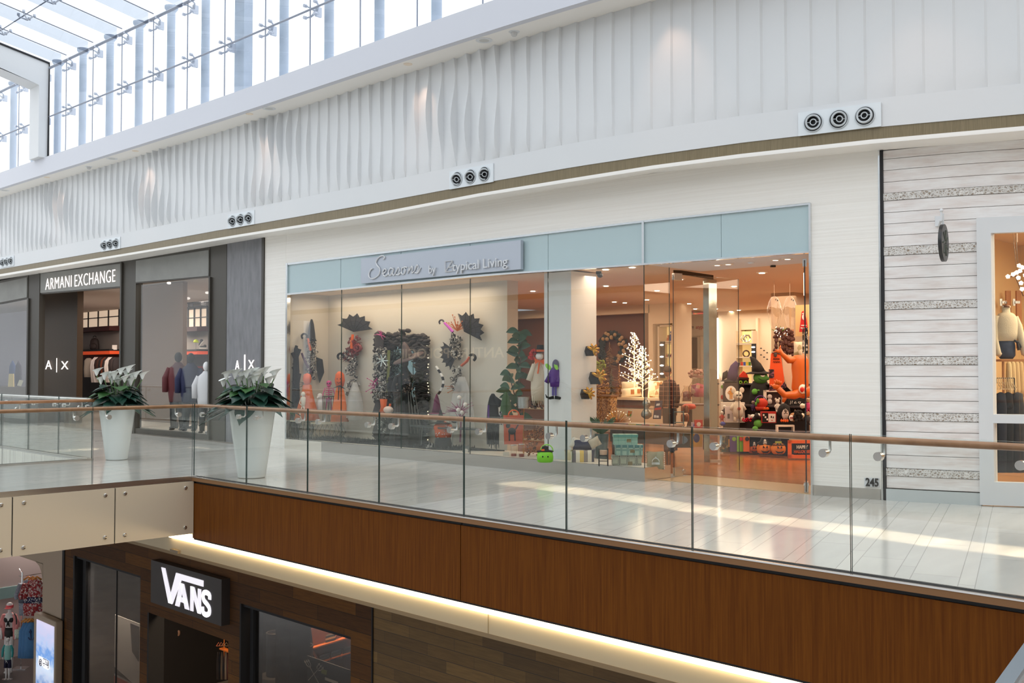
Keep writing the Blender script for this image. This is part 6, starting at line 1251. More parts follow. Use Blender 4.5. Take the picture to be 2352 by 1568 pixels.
# figures on the tables
t = T_('pumpkin_scarecrow', fr(705, 965, Y=11.6), 'orange pumpkin-headed figure with a seated small skeleton on its lap', 'figure')
t.p('pumpkin_head', org, lambda m: m.lathe([(.1, 82), (7, 84), (10, 94), (8, 105), (1, 108)], n=18), True); t.p('orange_robe', C(205, 96, 30, .7), lambda m: m.lathe([(30, 0), (24, 24), (13, 60), (10, 80), (4, 84)], n=18, sy=.5), True)
t.p('skeleton_body', C(222, 214, 196, .6), lambda m: (m.ball((-6, -14, 60), (5, 4.5, 6), 12), m.lathe([(3, 30), (5, 40), (6, 52), (2, 56)], (-6, -13, 0), 10), m.tube([(-8, -16, 32), (-12, -20, 16), (-8, -20, 0)], 1.3, 5), m.tube([(-4, -16, 32), (0, -20, 16), (-2, -20, 0)], 1.3, 5), m.tube([(-10, -14, 52), (-14, -16, 40), (-8, -18, 34)], 1.1, 5)), True); t.p('twig_collar', blk, lambda m: twigs(m, (0, 82), 14, 8, 22, 2, 4.4, .6))
t = T_('skeleton', fr(755, 968, Y=11.8), 'hot pink toy skeleton standing on the larger wire side table', 'figure')
pkm = C(200, 40, 120, .5)
t.p('skull', pkm, lambda m: (m.ball((0, 0, 88), (6.5, 6, 6.5), 14), m.box((-3.5, -5, 80), (3.5, 2, 84))), True); t.p('eye_sockets', blk, lambda m: (m.ball((-2.5, -5.2, 88), 1.7, 8), m.ball((2.5, -5.2, 88), 1.7, 8)))
t.p('ribs', pkm, lambda m: ([m.torus((0, 0, z), 8 - abs(z - 70) * .2, 1, None, 16, 5) for z in (62, 67, 72, 77)], m.tube([(0, 0, 46), (0, 0, 82)], 1.3, 6), m.torus((0, 0, 52), 6, 2, None, 12, 6)), True)
for sg in (-1, 1): t.p('arm', pkm, lambda m, sg=sg: m.tube([(sg * 9, 0, 77), (sg * 14, 0, 62), (sg * 13, -4, 48)], [1.3, 1.1, 1.3], 6), True); t.p('leg', pkm, lambda m, sg=sg: m.tube([(sg * 4, 0, 50), (sg * 7, 0, 26), (sg * 7, 0, 2)], [1.6, 1.2, 1.5], 6), True)
one('black_twig_lantern', fr(757, 968, Y=11.72), C(40, 38, 40, .5), lambda m: ([m.tube([(-16 + i * 4, 0, 0), (-16 + i * 4 + random.uniform(-3, 3), -3, 30), (-16 + i * 4, 0, 58)], .8, 4) for i in range(9)], m.tube([(-17, 0, 58), (17, 0, 58)], 1, 4), m.tube([(-17, 0, 1), (17, 0, 1)], 1, 4)), 'black twig lantern frame in front of the pink skeleton legs', 'lantern')
one('white_dog_skeleton', fr(735, 968, Y=11.82), white, lambda m: (m.ball((0, 0, 58), (7, 5, 7), 12), m.ball((-4, -4, 55), (3, 4, 3), 8), m.lathe([(8, 18), (7, 40), (4, 54)], n=12, sy=.6)), 'white bear-like toy half hidden behind the pink skeleton', 'figure', smooth=True)
t = T_('pumpkin_ghost', fr(780, 968, Y=11.85), 'tall orange cloth ghost with a smiling pumpkin head right of the pink skeleton', 'figure')
t.p('pumpkin_head', org, lambda m: m.lathe([(.1, 78), (9, 81), (12, 94), (10, 108), (4, 115), (.1, 115)], n=20), True); t.p('face', blk, lambda m: (m.ball((-4, -10.5, 98), 1.4, 6), m.ball((3, -11, 98), 1.4, 6), m.tube([(-5, -10.6, 91), (-1, -12, 88), (4, -11, 91)], .7, 4)))
t.p('orange_cloth', C(226, 110, 30, .7), lambda m: m.lathe([(21, 0), (17, 30), (12, 60), (7, 82), (3, 84)], n=20, sy=.5), True); t.p('bow', blk, lambda m: (m.slab([(-16, -11, 76), (0, -12, 80), (16, -11, 74), (2, -12, 84)], (0, 2, 0)), m.tube([(0, -12, 80), (-1, -13, 50)], 1.2, 4)))
one('tulle_ghost', fr(815, 968, Y=12.0), webm, lambda m: (m.lathe([(20, 8), (19, 40), (15, 62), (9, 78), (5, 90)], n=18, sy=.5), m.lathe([(16, 4), (15, 40), (11, 60), (6, 80)], n=18, sy=.5)), 'hazy white tulle ghost below the red wall swag', 'figure', smooth=True)
# right part of the left window
one('web_netting', frw(1060, 985, Y=12.2), webm, lambda m: m.lathe([(30, 0), (28, 40), (22, 75), (14, 105), (8, 120)], n=16, sy=.25), 'hazy white net drape hanging behind the eyeball tree', 'decoration', smooth=True)
t = T_('eyeball_tree', fr(1057, 985, Y=11.9), 'dark pink bare twig tree carrying white eyeballs', 'decoration')
t.p('twigs', C(140, 60, 100, .6), lambda m: (m.tube([(0, 0, -30), (2, 0, 20), (-2, 0, 50)], [2.4, 2, 1], 6), twigs(m, (0, 40), 26, 12, 36, -.3, 3.4, .9), twigs(m, (0, 20), 14, 10, 24, -.3, 3.4, .9)), True)
for x, z in ((-2, 72), (12, 56), (-4, 44), (4, 38)): t.p('eyeball', white, lambda m, x=x, z=z: m.ball((x, -5, z), 5.2, 12), True)
one('maroon_witch_hat', fr(1003, 948, Y=11.9), C(96, 24, 62, .7), lambda m: (m.lathe([(12, 0), (9, 12), (6, 30), (1, 44)], n=16), m.lathe([(22, -2), (12, 1)], n=18, cap=False)), 'maroon pointed witch hat with black brim left of the eyeball tree', 'hat', smooth=True)
def low_table(px0, px1, py, h, label):
    t = T_('console_table', frw((px0 + px1) / 2, py + h, Y=11.85), label, 'table'); w = (px1 - px0) / 2
    t.p('table_top', C(70, 72, 72, .4), lambda m: m.lathe([(w, h - 3), (w, h), (.1, h)], n=28, sy=.3), 'auto')
    for x in (-w * .6, -w * .2, w * .3, w * .65): t.p('leg', C(140, 140, 136, .4, .6), lambda m, x=x: m.tube([(x, -4, h - 2), (x - 3, -4, 0)], .8, 5))
low_table(940, 1100, 980, 46, 'dark oval console table with thin metal legs under the orange witch doll'); 
t = T_('witch_doll', fr(1018, 1030, Y=11.78), 'seated witch doll in a bright orange dress and black skirt', 'doll')
t.p('orange_dress', C(216, 90, 36, .5, bump=.4, bscale=30), lambda m: (m.lathe([(18, 26), (20, 40), (14, 56), (6, 62)], n=16, sy=.6), m.ball((-14, -4, 48), (8, 5, 10), 10), m.ball((14, -4, 44), (9, 5, 14), 10)), True); t.p('black_skirt', blk, lambda m: m.lathe([(18, 0), (20, 12), (16, 28)], n=16, sy=.6), True); t.p('black_hat', blk, lambda m: (m.lathe([(26, 58), (10, 61), (8, 66), (2, 88)], (-6, 0, 0), 18, sy=.6), m.ball((26, 0, 62), (8, 4, 4), 8)), True); t.p('silver_studs', silv, lambda m: scatter(m, 14, (-16, 18, 22, 54), lambda m, x, y, z: m.ball((x, -12, z), 1.4, 6)))
t = T_('price_tag_stand', fr(1070, 1046, Y=11.6), 'grey tag stand with an oval logo on the display floor', 'sign'); t.p('plate', C(120, 122, 120, .5), lambda m: m.box((-8, 0, 0), (8, 2, 22))); t.p('oval', white, lambda m: m.ball((0, -1, 11), (5.5, 1, 5), 14), True)
t = T_('skeletal_hand', fr(985, 1040, Y=11.6), 'small pale bony hand rising from the rug near the witch dress', 'decoration'); t.p('bones', white, lambda m: [m.tube([(0, 0, 0), (x * .6, 0, 8), (x, 0, z)], .9, 5) for x, z in ((-6, 14), (-3, 18), (0, 20), (4, 17), (8, 22))] and None)
t = T_('hanging_reaper', fr(1132, 1020, Y=11.85), 'black hooded reaper figure with dangling hands left of the orange cat bag', 'figure')
t.p('robe', blk, lambda m: (m.lathe([(14, 0), (15, 50), (12, 90), (8, 108), (3, 116)], n=14, sy=.4), [m.tube([(x, -5, 40), (x + random.uniform(-3, 3), -6, random.uniform(-14, 4))], [2.5, .8], 4) for x in range(-12, 13, 4)], m.slab([(4, -4, 112), (26, -3, 96), (14, -3, 84), (2, -4, 96)], (0, 2, 0))), True); t.p('hand', white, lambda m: (m.ball((-7, -5, -4), (1.6, 1, 4), 8), m.ball((-1, -5, -5), (1.6, 1, 4), 8))); t.p('purple_trim', purple, lambda m: m.box((-12, -6, 60), (-8, -5, 90)))
t = T_('green_goblin_hat', fr(1162, 970, Y=11.9), 'tall rumpled green felt hat with dotted black scarf beside the rubber plant', 'hat'); t.p('felt', C(60, 88, 46, .8, bump=.4, bscale=20), lambda m: m.lathe([(16, 0), (14, 22), (12, 40), (8, 60), (2, 70)], n=14, sy=.6), True); t.p('dotted_scarf', print_mat('dots', rgb(20, 20, 22), rgb(24, 24, 26), rgb(160, 160, 160), 55), lambda m: m.slab([(-24, -6, -4), (30, -6, -8), (34, -6, 12), (-14, -6, 26)], (0, 3, 0)))
# rubber plant
t = T_('rubber_plant', fr(1188, 985, Y=12.15), 'big rubber fig plant with glossy dark leaves behind the ice bucket', 'plant')
t.p('stem', C(70, 60, 40), lambda m: (m.tube([(4, 0, 0), (4, 0, 100), (10, 0, 200)], [3, 2.4, 1.4], 6), m.tube([(4, 0, 40), (-20, 0, 130)], [2, 1], 5)), True)
def figl(m):
    for i in range(44):
        z = 30 + i * 4.4 + random.uniform(-5, 5); a = i * 2.4; x = (4 if z > 130 else -8) + random.uniform(-10, 10) * (z < 140); L = random.uniform(22, 36) * (1 if z > 110 else 1.25)
        b = Vector((x, 0, z)); e = b + Vector((math.cos(a) * L, math.sin(a) * L * .5, random.uniform(-6, 16))); d = e - b; s = Vector((-d.z, 0, d.x)).normalized(); n = 6; vs = []
        for k in range(n + 1):
            u = k / n; w = 7.5 * math.sin(PI * min(1, u + .04)) ** .7; c = b + d * u + Vector((0, 0, 5 * math.sin(PI * u)))
            for q in (-1, 0, 1): vs.append(c + s * q * w + Vector((0, -abs(q) * 2, 0)))
        m.add(vs, [(k * 3 + j, k * 3 + j + 1, (k + 1) * 3 + j + 1, (k + 1) * 3 + j) for k in range(n) for j in range(2)])
t.p('leaves', C(52, 84, 56, .3, var=.45, bscale=2), figl, True)
t = T_('scarecrow_ghost', fr(1237, 920, Y=11.95), 'white-robed scarecrow ghost with black hat and orange bow hanging by the column', 'figure')
t.p('robe', C(214, 200, 178, .8), lambda m: (m.lathe([(16, 0), (18, 30), (17, 60), (11, 86), (4, 94)], n=16, sy=.4), [m.tube([(x, -4, 12), (x + 2, -5, random.uniform(-14, 0))], [2, .6], 4) for x in range(-14, 15, 4)], m.tube([(10, -3, 84), (24, -4, 50)], [5, 7], 8), m.tube([(-10, -3, 84), (-22, -4, 46)], [5, 7], 8)), True); t.p('head', white, lambda m: m.ball((2, -3, 102), (9, 7, 9), 14), True)
t.p('orange_bow', org, lambda m: (m.slab([(-8, -10, 84), (2, -11, 90), (14, -10, 82), (16, -10, 96), (2, -11, 92), (-10, -10, 98)], (0, 2, 0)), m.tube([(2, -10, 90), (-2, -11, 62)], 1.8, 5))); t.p('hat', blk, lambda m: (m.lathe([(18, 110), (9, 112), (8, 126), (7, 128), (.1, 128)], (4, -2, 0), 18, sy=.6)), 'auto'); t.p('hat_band', org, lambda m: m.lathe([(9.4, 112), (9, 117)], (4, -2, 0), 18, sy=.62)); t.p('hair_tuft', C(180, 40, 30, .8), lambda m: scatter(m, 16, (-22, -6, 96, 116), lambda m, x, y, z: m.ball((x, y, z), 4, 6)))
t = T_('silver_bucket', fr(1202, 938, Y=11.8), 'hammered silver ice bucket on the merchandise stand beneath the rubber plant', 'bucket'); t.p('pail', silv, lambda m: m.lathe([(11, 0), (13, 1), (14, 26), (15, 27), (13, 26), (.1, 24)], n=20), 'auto')
t = T_('cat_tote_bag', fr(1180, 1020, Y=11.75), 'orange woven tote bag with a black cat print', 'bag'); t.p('bag_body', C(196, 84, 44, .8, bump=.3, bscale=60), lambda m: m.slab([(-22, 0, 0), (20, 0, 0), (23, 0, 66), (-24, 0, 66)], (0, 10, 0))); t.p('cat_print', blk, lambda m: (m.ball((-4, -1, 30), (9, 1, 8), 12), m.ball((-13, -1, 42), (5, 1, 5), 10), m.tube([(4, -1, 34), (12, -1, 48)], 1.4, 5), m.tube([(-10, -1, 26), (-10, -1, 8)], 1.5, 4), m.tube([(2, -1, 26), (3, -1, 8)], 1.5, 4), m.slab([(-17, -1, 45), (-15, -1, 52), (-13, -1, 46)], (0, 1, 0)), m.slab([(-12, -1, 46), (-9, -1, 52), (-8, -1, 44)], (0, 1, 0)))); t.p('handle', org, lambda m: m.torus((0, -1, 66), 12, 1.6, RX90, 14, 5, 0, PI))
t = T_('etagere', fr(1226, 1056, Y=12.1, rot=0), 'gold-trimmed shelf stand packed with glittery bronze decorations beside the column', 'shelving')
for z in (0, 44, 116): t.p('shelf', C(196, 170, 130, .4), lambda m, z=z: m.box((-34, 0, z), (34, 22, z + 3)))
for x in (-34, 32): t.p('post', gold, lambda m, x=x: m.box((x, 0, 0), (x + 2, 2, 132)))
def glit(px, py, w, h, col, label, seed, Y=12.0):
    random.seed(seed); return one('glitter_decoration', fr(px, py, Y=Y), col, lambda m: scatter(m, 60, (-w, w, 0, h), lambda m, x, y, z: m.ball((x, y, z), (random.uniform(1.5, 4), 2, random.uniform(1, 3)), 6)), label, 'decoration')
gl = print_mat('bronze_glitter', rgb(60, 34, 20), rgb(220, 150, 90), rgb(120, 66, 34), 90)
glit(1222, 1048, 12, 60, gl, 'tall heap of copper tinsel standing right of the orange cat bag', 2, 11.7); glit(1238, 1010, 10, 36, gl, 'bronze glitter decorations on the middle shelf beside the column', 3); glit(1235, 938, 14, 20, print_mat('dark_glitter', rgb(20, 18, 18), rgb(160, 120, 80), rgb(60, 30, 26), 80), 'dark sparkling pumpkins on the top shelf beside the column', 4)
def jar(px, py, w, h, label, Y=11.62):
    t = T_('glass_candle_jar', fr(px, py, Y=Y), label, 'jar'); t.p('jar_glass', 'thin_clear', lambda m: m.lathe([(w * .8, 0), (w, 2), (w, h), (w * .95, h)], n=18, cap=False), True); t.p('filling', C(150, 60, 40, .5), lambda m: m.lathe([(w * .8, 1), (w * .85, h * .35), (.1, h * .35)], n=14), 'auto'); t.p('rim', silv, lambda m: m.torus((0, 0, h), w, .9, None, 18, 5), True)
jar(1180, 1052, 7, 30, 'left clear hurricane jar on the display floor below the cat bag'); jar(1198, 1054, 7, 34, 'right clear hurricane jar on the display floor below the cat bag')
one('white_gift_box', fr(1162, 1052, Y=11.6), C(216, 206, 190), lambda m: m.cbox((0, 4, 7), (14, 10, 14)), 'small white box on the display floor at the foot of the orange bag', 'box')
t = T_('witch_bucket', fr(1252, 1061, z=.187), 'lime green trick-or-treat bucket with a black witch hat brim', 'bucket')
t.p('pail', C(120, 196, 40, .6), lambda m: m.lathe([(15, 0), (18, 2), (19, 12), (17, 24), (.1, 24)], n=22), True); t.p('hat', blk, lambda m: (m.lathe([(20, 24), (19, 26), (9, 28), (7, 36), (.1, 38)], n=20, sy=.8)), 'auto'); t.p('handle', C(140, 210, 60, .5), lambda m: m.torus((4, 0, 26), 14, 1.3, RX90, 18, 6, 0, PI)); t.p('eye', blk, lambda m: m.ball((-6, -18, 14), 1.8, 8)); t.p('eye', blk, lambda m: m.ball((6, -18, 14), 1.8, 8)); t.p('hat_buckle', org, lambda m: m.box((-9, -17, 27), (-2, -15, 31)))
# doll on the column
t = T_('wall_witch_doll', fr(1274, 916, Y=11.69), 'purple cloaked doll with lime wings and curled black shoes hung on the column front', 'doll')
t.p('cloak', C(84, 38, 130, .7), lambda m: (m.lathe([(10, 28), (12, 44), (10, 62), (7, 72)], (0, -3, 0), 14, sy=.5), m.slab([(-8, -4, 70), (-24, -4, 40), (-14, -4, 34), (-4, -4, 50)], (0, 3, 0)), m.slab([(8, -4, 70), (24, -4, 38), (16, -4, 30), (4, -4, 50)], (0, 3, 0))), True); t.p('hood', C(90, 84, 110, .7), lambda m: m.ball((2, -4, 78), (8, 6, 13), 14), True)
t.p('wing', C(150, 214, 70, .6), lambda m: m.ball((-15, -3, 74), (5, 1, 9), 10, Matrix.Rotation(-.7, 3, 'Y'))); t.p('wing', C(150, 214, 70, .6), lambda m: m.ball((3, -9, 74), (4, 1, 8), 10, Matrix.Rotation(-.4, 3, 'Y')))
for sg in (-1, 1): t.p('leg', C(96, 84, 150, .6), lambda m, sg=sg: m.tube([(sg * 3 - 1, -4, 30), (sg * 3 - 1, -4, 8)], 2.6, 8)); t.p('curled_shoe', blk, lambda m, sg=sg: m.tube([(sg * 1 - 1, -5, 4), (sg * 12, -5, 2), (sg * 19, -5, 5), (sg * 21, -5, 11)], [4, 3, 2, .6], 8), True)
# gilded bird masks on the column side
for i, (px, py, s, l) in enumerate(((1351, 806, 1, 'uppermost gold leaf ornament on a black six-sided base on the column side'), (1362, 868, 1.25, 'middle, largest gold ornament on a black six-sided base on the column side'), (1341, 905, 1, 'lowest gold leaf ornament on a black six-sided base on the column side'))):
    Mx = fr(px, py, X=CX1 + .03, rot=90) if False else fr(px, py, X=CX1 + .03) @ Matrix.Scale(s, 4); t = T_('gilded_wall_ornament', Mx, l, 'wall ornament')
    t.p('black_base', C(34, 24, 20, .4), lambda m: m.slab([(12 * math.cos(a), 2, 13 * math.sin(a)) for a in [k * PI / 3 for k in range(6)]], (6, -9, 0))); t.p('gold_leaves', gold, lambda m: [m.ball((10 + 7 * math.cos(a), -12, 2 + 7 * math.sin(a)), (9, 3, 3.2), 10, Matrix.Rotation(-a, 3, 'Y')) for a in (-1.1, -.4, .3, 1.0, 1.8, 2.6)] and None, True)
# right display: pillows, boxes, hurricane, plant, desk
def pillow(m, w, h, d, M2=None, cx=0, cz=0, cy=0):
    n = 8; vs = []
    for side in (-1, 1):
        for i in range(n + 1):
            for j in range(n + 1):
                u, v = i / n * 2 - 1, j / n * 2 - 1; e = (1 - u * u) ** .5 * (1 - v * v) ** .5 if abs(u) < 1 and abs(v) < 1 else 0; k = 1 - .08 * (1 - abs(u * v)) * 1.0
                p = Vector((u * w / 2 * k, side * d / 2 * e ** .8, v * h / 2 * k)); p = (M2 @ p) if M2 else p; vs.append(p + Vector((cx, cy, cz)))
    o = (n + 1) ** 2; fs = []
    for i in range(n):
        for j in range(n):
            a = i * (n + 1) + j; fs += [(a, a + 1, a + n + 2, a + n + 1), (o + a, o + a + n + 1, o + a + n + 2, o + a + 1)]
    m.add(vs, fs)
RT = lambda a, ax='Y': Matrix.Rotation(a, 3, ax)
def stripes(name, cols, sc, rot=0):
    m = mat(name, rough=.85); g = NT(m); v = g.coord((1, 1, 1), (0, 0, -CAMROT)); sx = g.n('SeparateXYZ'); g.l(v, sx.inputs[0]); f = g.math('FRACT', g.math('DIVIDE', sx.outputs[0 if not rot else 2], sc)); x = g.n('ValToRGB'); x.color_ramp.interpolation = 'CONSTANT'; e = x.color_ramp.elements
    while len(e) < len(cols): e.new(.5)
    for i, c in enumerate(cols): e[i].position = i / len(cols); e[i].color = (*c, 1)
    g.l(f, x.inputs[0]); g.base(x.outputs[0]); return m
st = stripes('gold_grey_stripes', [rgb(236, 226, 206), rgb(110, 100, 104), rgb(236, 226, 206), rgb(226, 190, 100), rgb(150, 136, 130), rgb(232, 222, 204), rgb(60, 54, 76)], .42)
t = T_('cushion', fr(1338, 1067, Y=11.62), 'wide cushion with gold, grey and navy vertical stripes on the display floor', 'cushion'); t.p('cover', st, lambda m: pillow(m, 56, 34, 16, None, 0, 17), True)
t = T_('cushion', fr(1310, 1064, Y=11.72), 'pale cushion end with a yellow stripe behind the wide striped cushion', 'cushion'); t.p('cover', C(228, 214, 184, .85), lambda m: pillow(m, 26, 32, 14, None, 0, 16), True)
t = T_('cushion', fr(1338, 1034, Y=11.72), 'navy cushion with one pale corner resting on the striped cushion', 'cushion'); t.p('cover', C(58, 56, 84, .85), lambda m: pillow(m, 44, 24, 14, RT(.06), 0, 12), True); t.p('pale_corner', C(224, 214, 200, .85), lambda m: pillow(m, 22, 26, 12, RT(.35), -16, 16, 4), True)
t = T_('cushion', fr(1366, 1030, Y=11.8), 'beige cushion leaning at the right of the navy one', 'cushion'); t.p('cover', C(206, 190, 168, .85), lambda m: pillow(m, 26, 22, 12, RT(-.5), 0, 14), True)
t = T_('hurricane_stand', fr(1386, 1070, z=.187), 'clear hurricane vase on a black four-legged stand', 'vase'); t.p('stand', blk, lambda m: ([m.tube([(x, y, 0), (x, y, 40)], 1, 5) for x in (-10, 10) for y in (-6, 6)], m.torus((0, 0, 24), 10, 1, None, 18, 5), m.tube([(-10, -6, 12), (10, -6, 12)], .8, 4))); t.p('vase_glass', 'thin_clear', lambda m: m.lathe([(4, 20), (10, 30), (13, 44), (12, 58), (13, 70)], n=20, cap=False), True); t.p('candle', C(196, 160, 130, .5), lambda m: m.lathe([(8, 26), (9, 36), (.1, 36)], n=14), 'auto')
def pat(name, base, line, sc):
    m = mat(name, rough=.5); g = NT(m); v = g.n('TexVoronoi', feature='DISTANCE_TO_EDGE'); v.inputs['Scale'].default_value = sc; v.inputs['Randomness'].default_value = .0; g.l(g.coord((1, 1, 1), (0, 0, -CAMROT)), v.inputs['Vector']); g.base(g.ramp(g.math('PINGPONG', v.outputs[0], .12), [(.02, line), (.05, base), (.085, base), (.1, line)])); return m
for i, (cx, z0, w, h, nm, l) in enumerate(((1440, 1077, 66, 32, 'pat_black', 'bottom decorated storage box, cream with black trellis pattern'), (1445, 1045, 62, 24, 'pat_teal', 'middle storage box of the stack, teal trellis with dark quatrefoils'), (1437, 1021, 54, 24, 'pat_mint', 'top storage box of the stack, mint with teal trellis and a metal label holder'))):
    mm = [pat('pat_black', rgb(206, 206, 180), rgb(40, 44, 48), 8), pat('pat_teal', rgb(164, 190, 172), rgb(30, 110, 110), 11), pat('pat_mint', rgb(176, 206, 184), rgb(60, 140, 130), 10)][i]
    t = T_('storage_box', fr(cx, z0, Y=11.68), l, 'box'); t.p('box_body', mm, lambda m: m.box((-w / 2, -4, 0), (w / 2, 22, h * .72))); t.p('lid', mm, lambda m: m.box((-w / 2 - 1, -5, h * .72), (w / 2 + 1, 23, h - .3))); t.p('label_holder', C(150, 130, 90, .4, .8), lambda m: m.box((2, -5, h * .25), (12, -4, h * .55)))
t = T_('cushion', fr(1505, 1078, Y=11.78), 'grey-green cushion with a pale crown print and pompom edge beside the glass corner', 'cushion'); t.p('cover', C(160, 158, 132, .85), lambda m: pillow(m, 40, 42, 14, None, 0, 21), True); t.p('crown_print', C(200, 206, 200, .8), lambda m: (m.torus((0, -8, 18), 8, 1.2, RX90, 14, 5, 0, PI), m.box((-9, -8.6, 12), (9, -7.4, 17)), m.ball((0, -8, 28), 2, 6))); t.p('pompoms', C(220, 214, 200, .9), lambda m: [m.ball((sg * 21, 0, z), 1.5, 6) for sg in (-1, 1) for z in range(2, 42, 4)] and None)
t = T_('yucca_pot', fr(1382, 1020, Y=12.3), 'spiky green grass plant in a tall grey pot behind the handrail', 'plant'); t.p('pot', C(60, 76, 76, .5), lambda m: m.lathe([(12, -40), (14, 0), (16, 24), (.1, 24)], n=20), 'auto')
t.p('blades', C(76, 104, 60, .5), lambda m: [m.add([(-1, 0, 22), (1, 0, 22), (.5 + x * .6, 0, 22 + z * .8), (x, 0, 22 + z)], [(0, 1, 2, 3)]) for x, z in [(random.uniform(-34, 34), random.uniform(14, 44)) for _ in range(60)]] and None)
t = T_('display_desk', fr(1470, 1040, Y=13.0, rot=0), 'long dark wood desk across the shop behind the storage boxes', 'table'); dk = C(60, 42, 34, .4)
t.p('desk_top', C(120, 84, 56, .35), lambda m: m.box((-92, 0, 62), (82, 60, 66))); t.p('apron', dk, lambda m: m.box((-88, 2, 22), (78, 56, 62)))
for x in (-84, 68): t.p('leg', dk, lambda m, x=x: m.tube([(x, 8, 24), (x + 2, 8, -44)], [3.5, 2], 8))
t.p('striped_runner', print_mat('runner_stripes', rgb(150, 40, 40), rgb(210, 170, 50), rgb(60, 100, 70), 12), lambda m: m.box((-40, -1, 60), (60, 0, 66)))
DT = WY(1470, 978, 13.2)
t = T_('starburst_ornament', fr(1418, 978, Y=13.3), 'gold spiky starburst ornament standing on the dark desk', 'ornament'); t.p('spikes', gold, lambda m: twigs(m, (0, 4), 60, 18, 36, .1, PI - .1, .5)); t.p('tips', mat('warm_tip', (1, 1, 1), emit=(1, .8, .5), es=2), lambda m: [m.ball((30 * math.cos(a), -2, 4 + 30 * math.sin(a)), .9, 6) for a in [k * .22 + .2 for k in range(13)]] and None)
t = T_('gourd_vase', fr(1485, 962, Y=13.2), 'hammered silver double-gourd vase on the dark desk', 'vase'); t.p('vase_body', C(150, 150, 140, .25, .8, bump=.4, bscale=40), lambda m: m.lathe([(4, 0), (12, 6), (13, 12), (9, 20), (5, 24), (9, 30), (10.5, 36), (7, 43), (2.5, 46), (3.5, 50)], n=24), True)
t = T_('boxed_toy', fr(1512, 962, Y=13.25), 'upright navy and red packaged toy leaning back on the desk beside the silver vase', 'box'); t.p('card', C(34, 36, 66, .4), lambda m: m.slab([(-12, 0, 0), (6, 0, 0), (10, 0, 42), (-6, 0, 42)], (0, 6, 0))); t.p('red_band', C(190, 30, 30, .4), lambda m: m.slab([(-9, -1, 20), (6, -1, 22), (7, -1, 27), (-8, -1, 25)], (0, 1, 0))); t.p('picture', white, lambda m: (m.box((-10, -1, 3), (-5, 0, 9)), m.box((-4, -1, 3), (1, 0, 8)), m.slab([(-5, -1, 30), (3, -1, 31), (4, -1, 36), (-4, -1, 35)], (0, 1, 0))))
t = T_('recipe_card_pack', fr(1446, 957, Y=13.2), 'small framed card with green and orange picture on the desk', 'card'); t.p('frame', C(214, 200, 170), lambda m: m.slab([(-8, 0, 0), (4, 0, -1), (8, 0, 15), (-4, 0, 16)], (0, 2, 0))); t.p('picture', print_mat('veg', rgb(90, 140, 40), rgb(220, 150, 40), rgb(200, 60, 40), 70), lambda m: m.slab([(-6, -1, 2), (3, -1, 1), (6, -1, 13), (-3, -1, 14)], (0, 1, 0)))
# bench with winter cushions and the lit twig trees
t = T_('white_bench', fr(1465, 935, Y=16.5, rot=0), 'long pale bench shelf carrying winter cushions and lit trees', 'bench'); wb = C(214, 196, 170, .5)
t.p('bench_top', wb, lambda m: m.box((-105, 0, 16), (95, 50, 22))); t.p('bench_base', C(110, 90, 76, .5), lambda m: m.box((-102, 4, 4), (92, 46, 16))); t.p('lower_front', wb, lambda m: m.box((-104, 2, -40), (93, 48, -4)))
for x in (-104, 92): t.p('leg', wb, lambda m, x=x: m.box((x, 2, -62), (x + 3, 48, 16)))
def cushion(px, py, w, h, rot, col, label, Y=16.8, extra=None):
    t = T_('cushion', fr(px, py, Y=Y), label, 'cushion'); t.p('cover', col, lambda m: pillow(m, w, h, 12, RT(rot), 0, h / 2 + abs(rot) * 8), True)
    if extra: extra(t)
cr = C(226, 208, 178, .85)
cushion(1447, 898, 40, 22, .0, cr, 'cream cushion with a faint star at the back of the pale bench', 16.9)
cushion(1450, 913, 46, 22, -.12, cr, 'cream cushion with two brown gift prints at the front of the pale bench', 16.7, lambda t: (t.p('gift_print', C(150, 90, 40, .7), lambda m: m.box((-2, -6.6, 8), (6, -5.5, 19))), t.p('gift_print', C(150, 90, 40, .7), lambda m: m.box((13, -6.2, 10), (20, -5, 20)))))
cushion(1505, 914, 34, 40, .03, print_mat('gold_dots', rgb(232, 216, 186), rgb(160, 104, 40), rgb(236, 220, 190), 16), 'cream cushion with gold spots at the right of the pale bench')
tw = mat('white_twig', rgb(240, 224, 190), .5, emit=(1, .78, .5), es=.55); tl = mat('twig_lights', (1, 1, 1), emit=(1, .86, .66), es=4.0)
def lit_tree(px, py, h, w, label, seed):
    random.seed(seed); t = T_('lit_twig_tree', fr(px, py, Y=16.85), label, 'lit tree'); tips = []
    def br(m):
        m.tube([(0, 0, -6), (0, 0, h)], [1.6, .7], 6)
        for i in range(34):
            z = h * (.08 + .9 * (i / 34)); L = w * (1 - z / h) * random.uniform(.7, 1.05) + 4; a = i * 2.4; e = Vector((math.cos(a) * L, math.sin(a) * L, z + L * .45)); m.tube([(0, 0, z), e], [.7, .35], 4); tips.append(e)
            for q in (.45, .7): c = Vector((0, 0, z)).lerp(e, q); s = Vector((random.uniform(-5, 5), random.uniform(-5, 5), 5)); m.tube([c, c + s], .3, 4); tips.append(c + s)
        tips.append(Vector((0, 0, h)))
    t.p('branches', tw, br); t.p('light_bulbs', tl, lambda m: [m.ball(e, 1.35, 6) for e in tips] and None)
lit_tree(1457, 893, 128, 46, 'taller white twig tree covered in warm fairy lights', 1); lit_tree(1476, 905, 108, 42, 'shorter white twig tree with fairy lights, in front of the taller one', 2)
area('glow_twig_tree', tuple(fr(1465, 850, Y=16.4).translation), .5, .8, 10, (1, .75, .45), target=(-11, 19, 1))
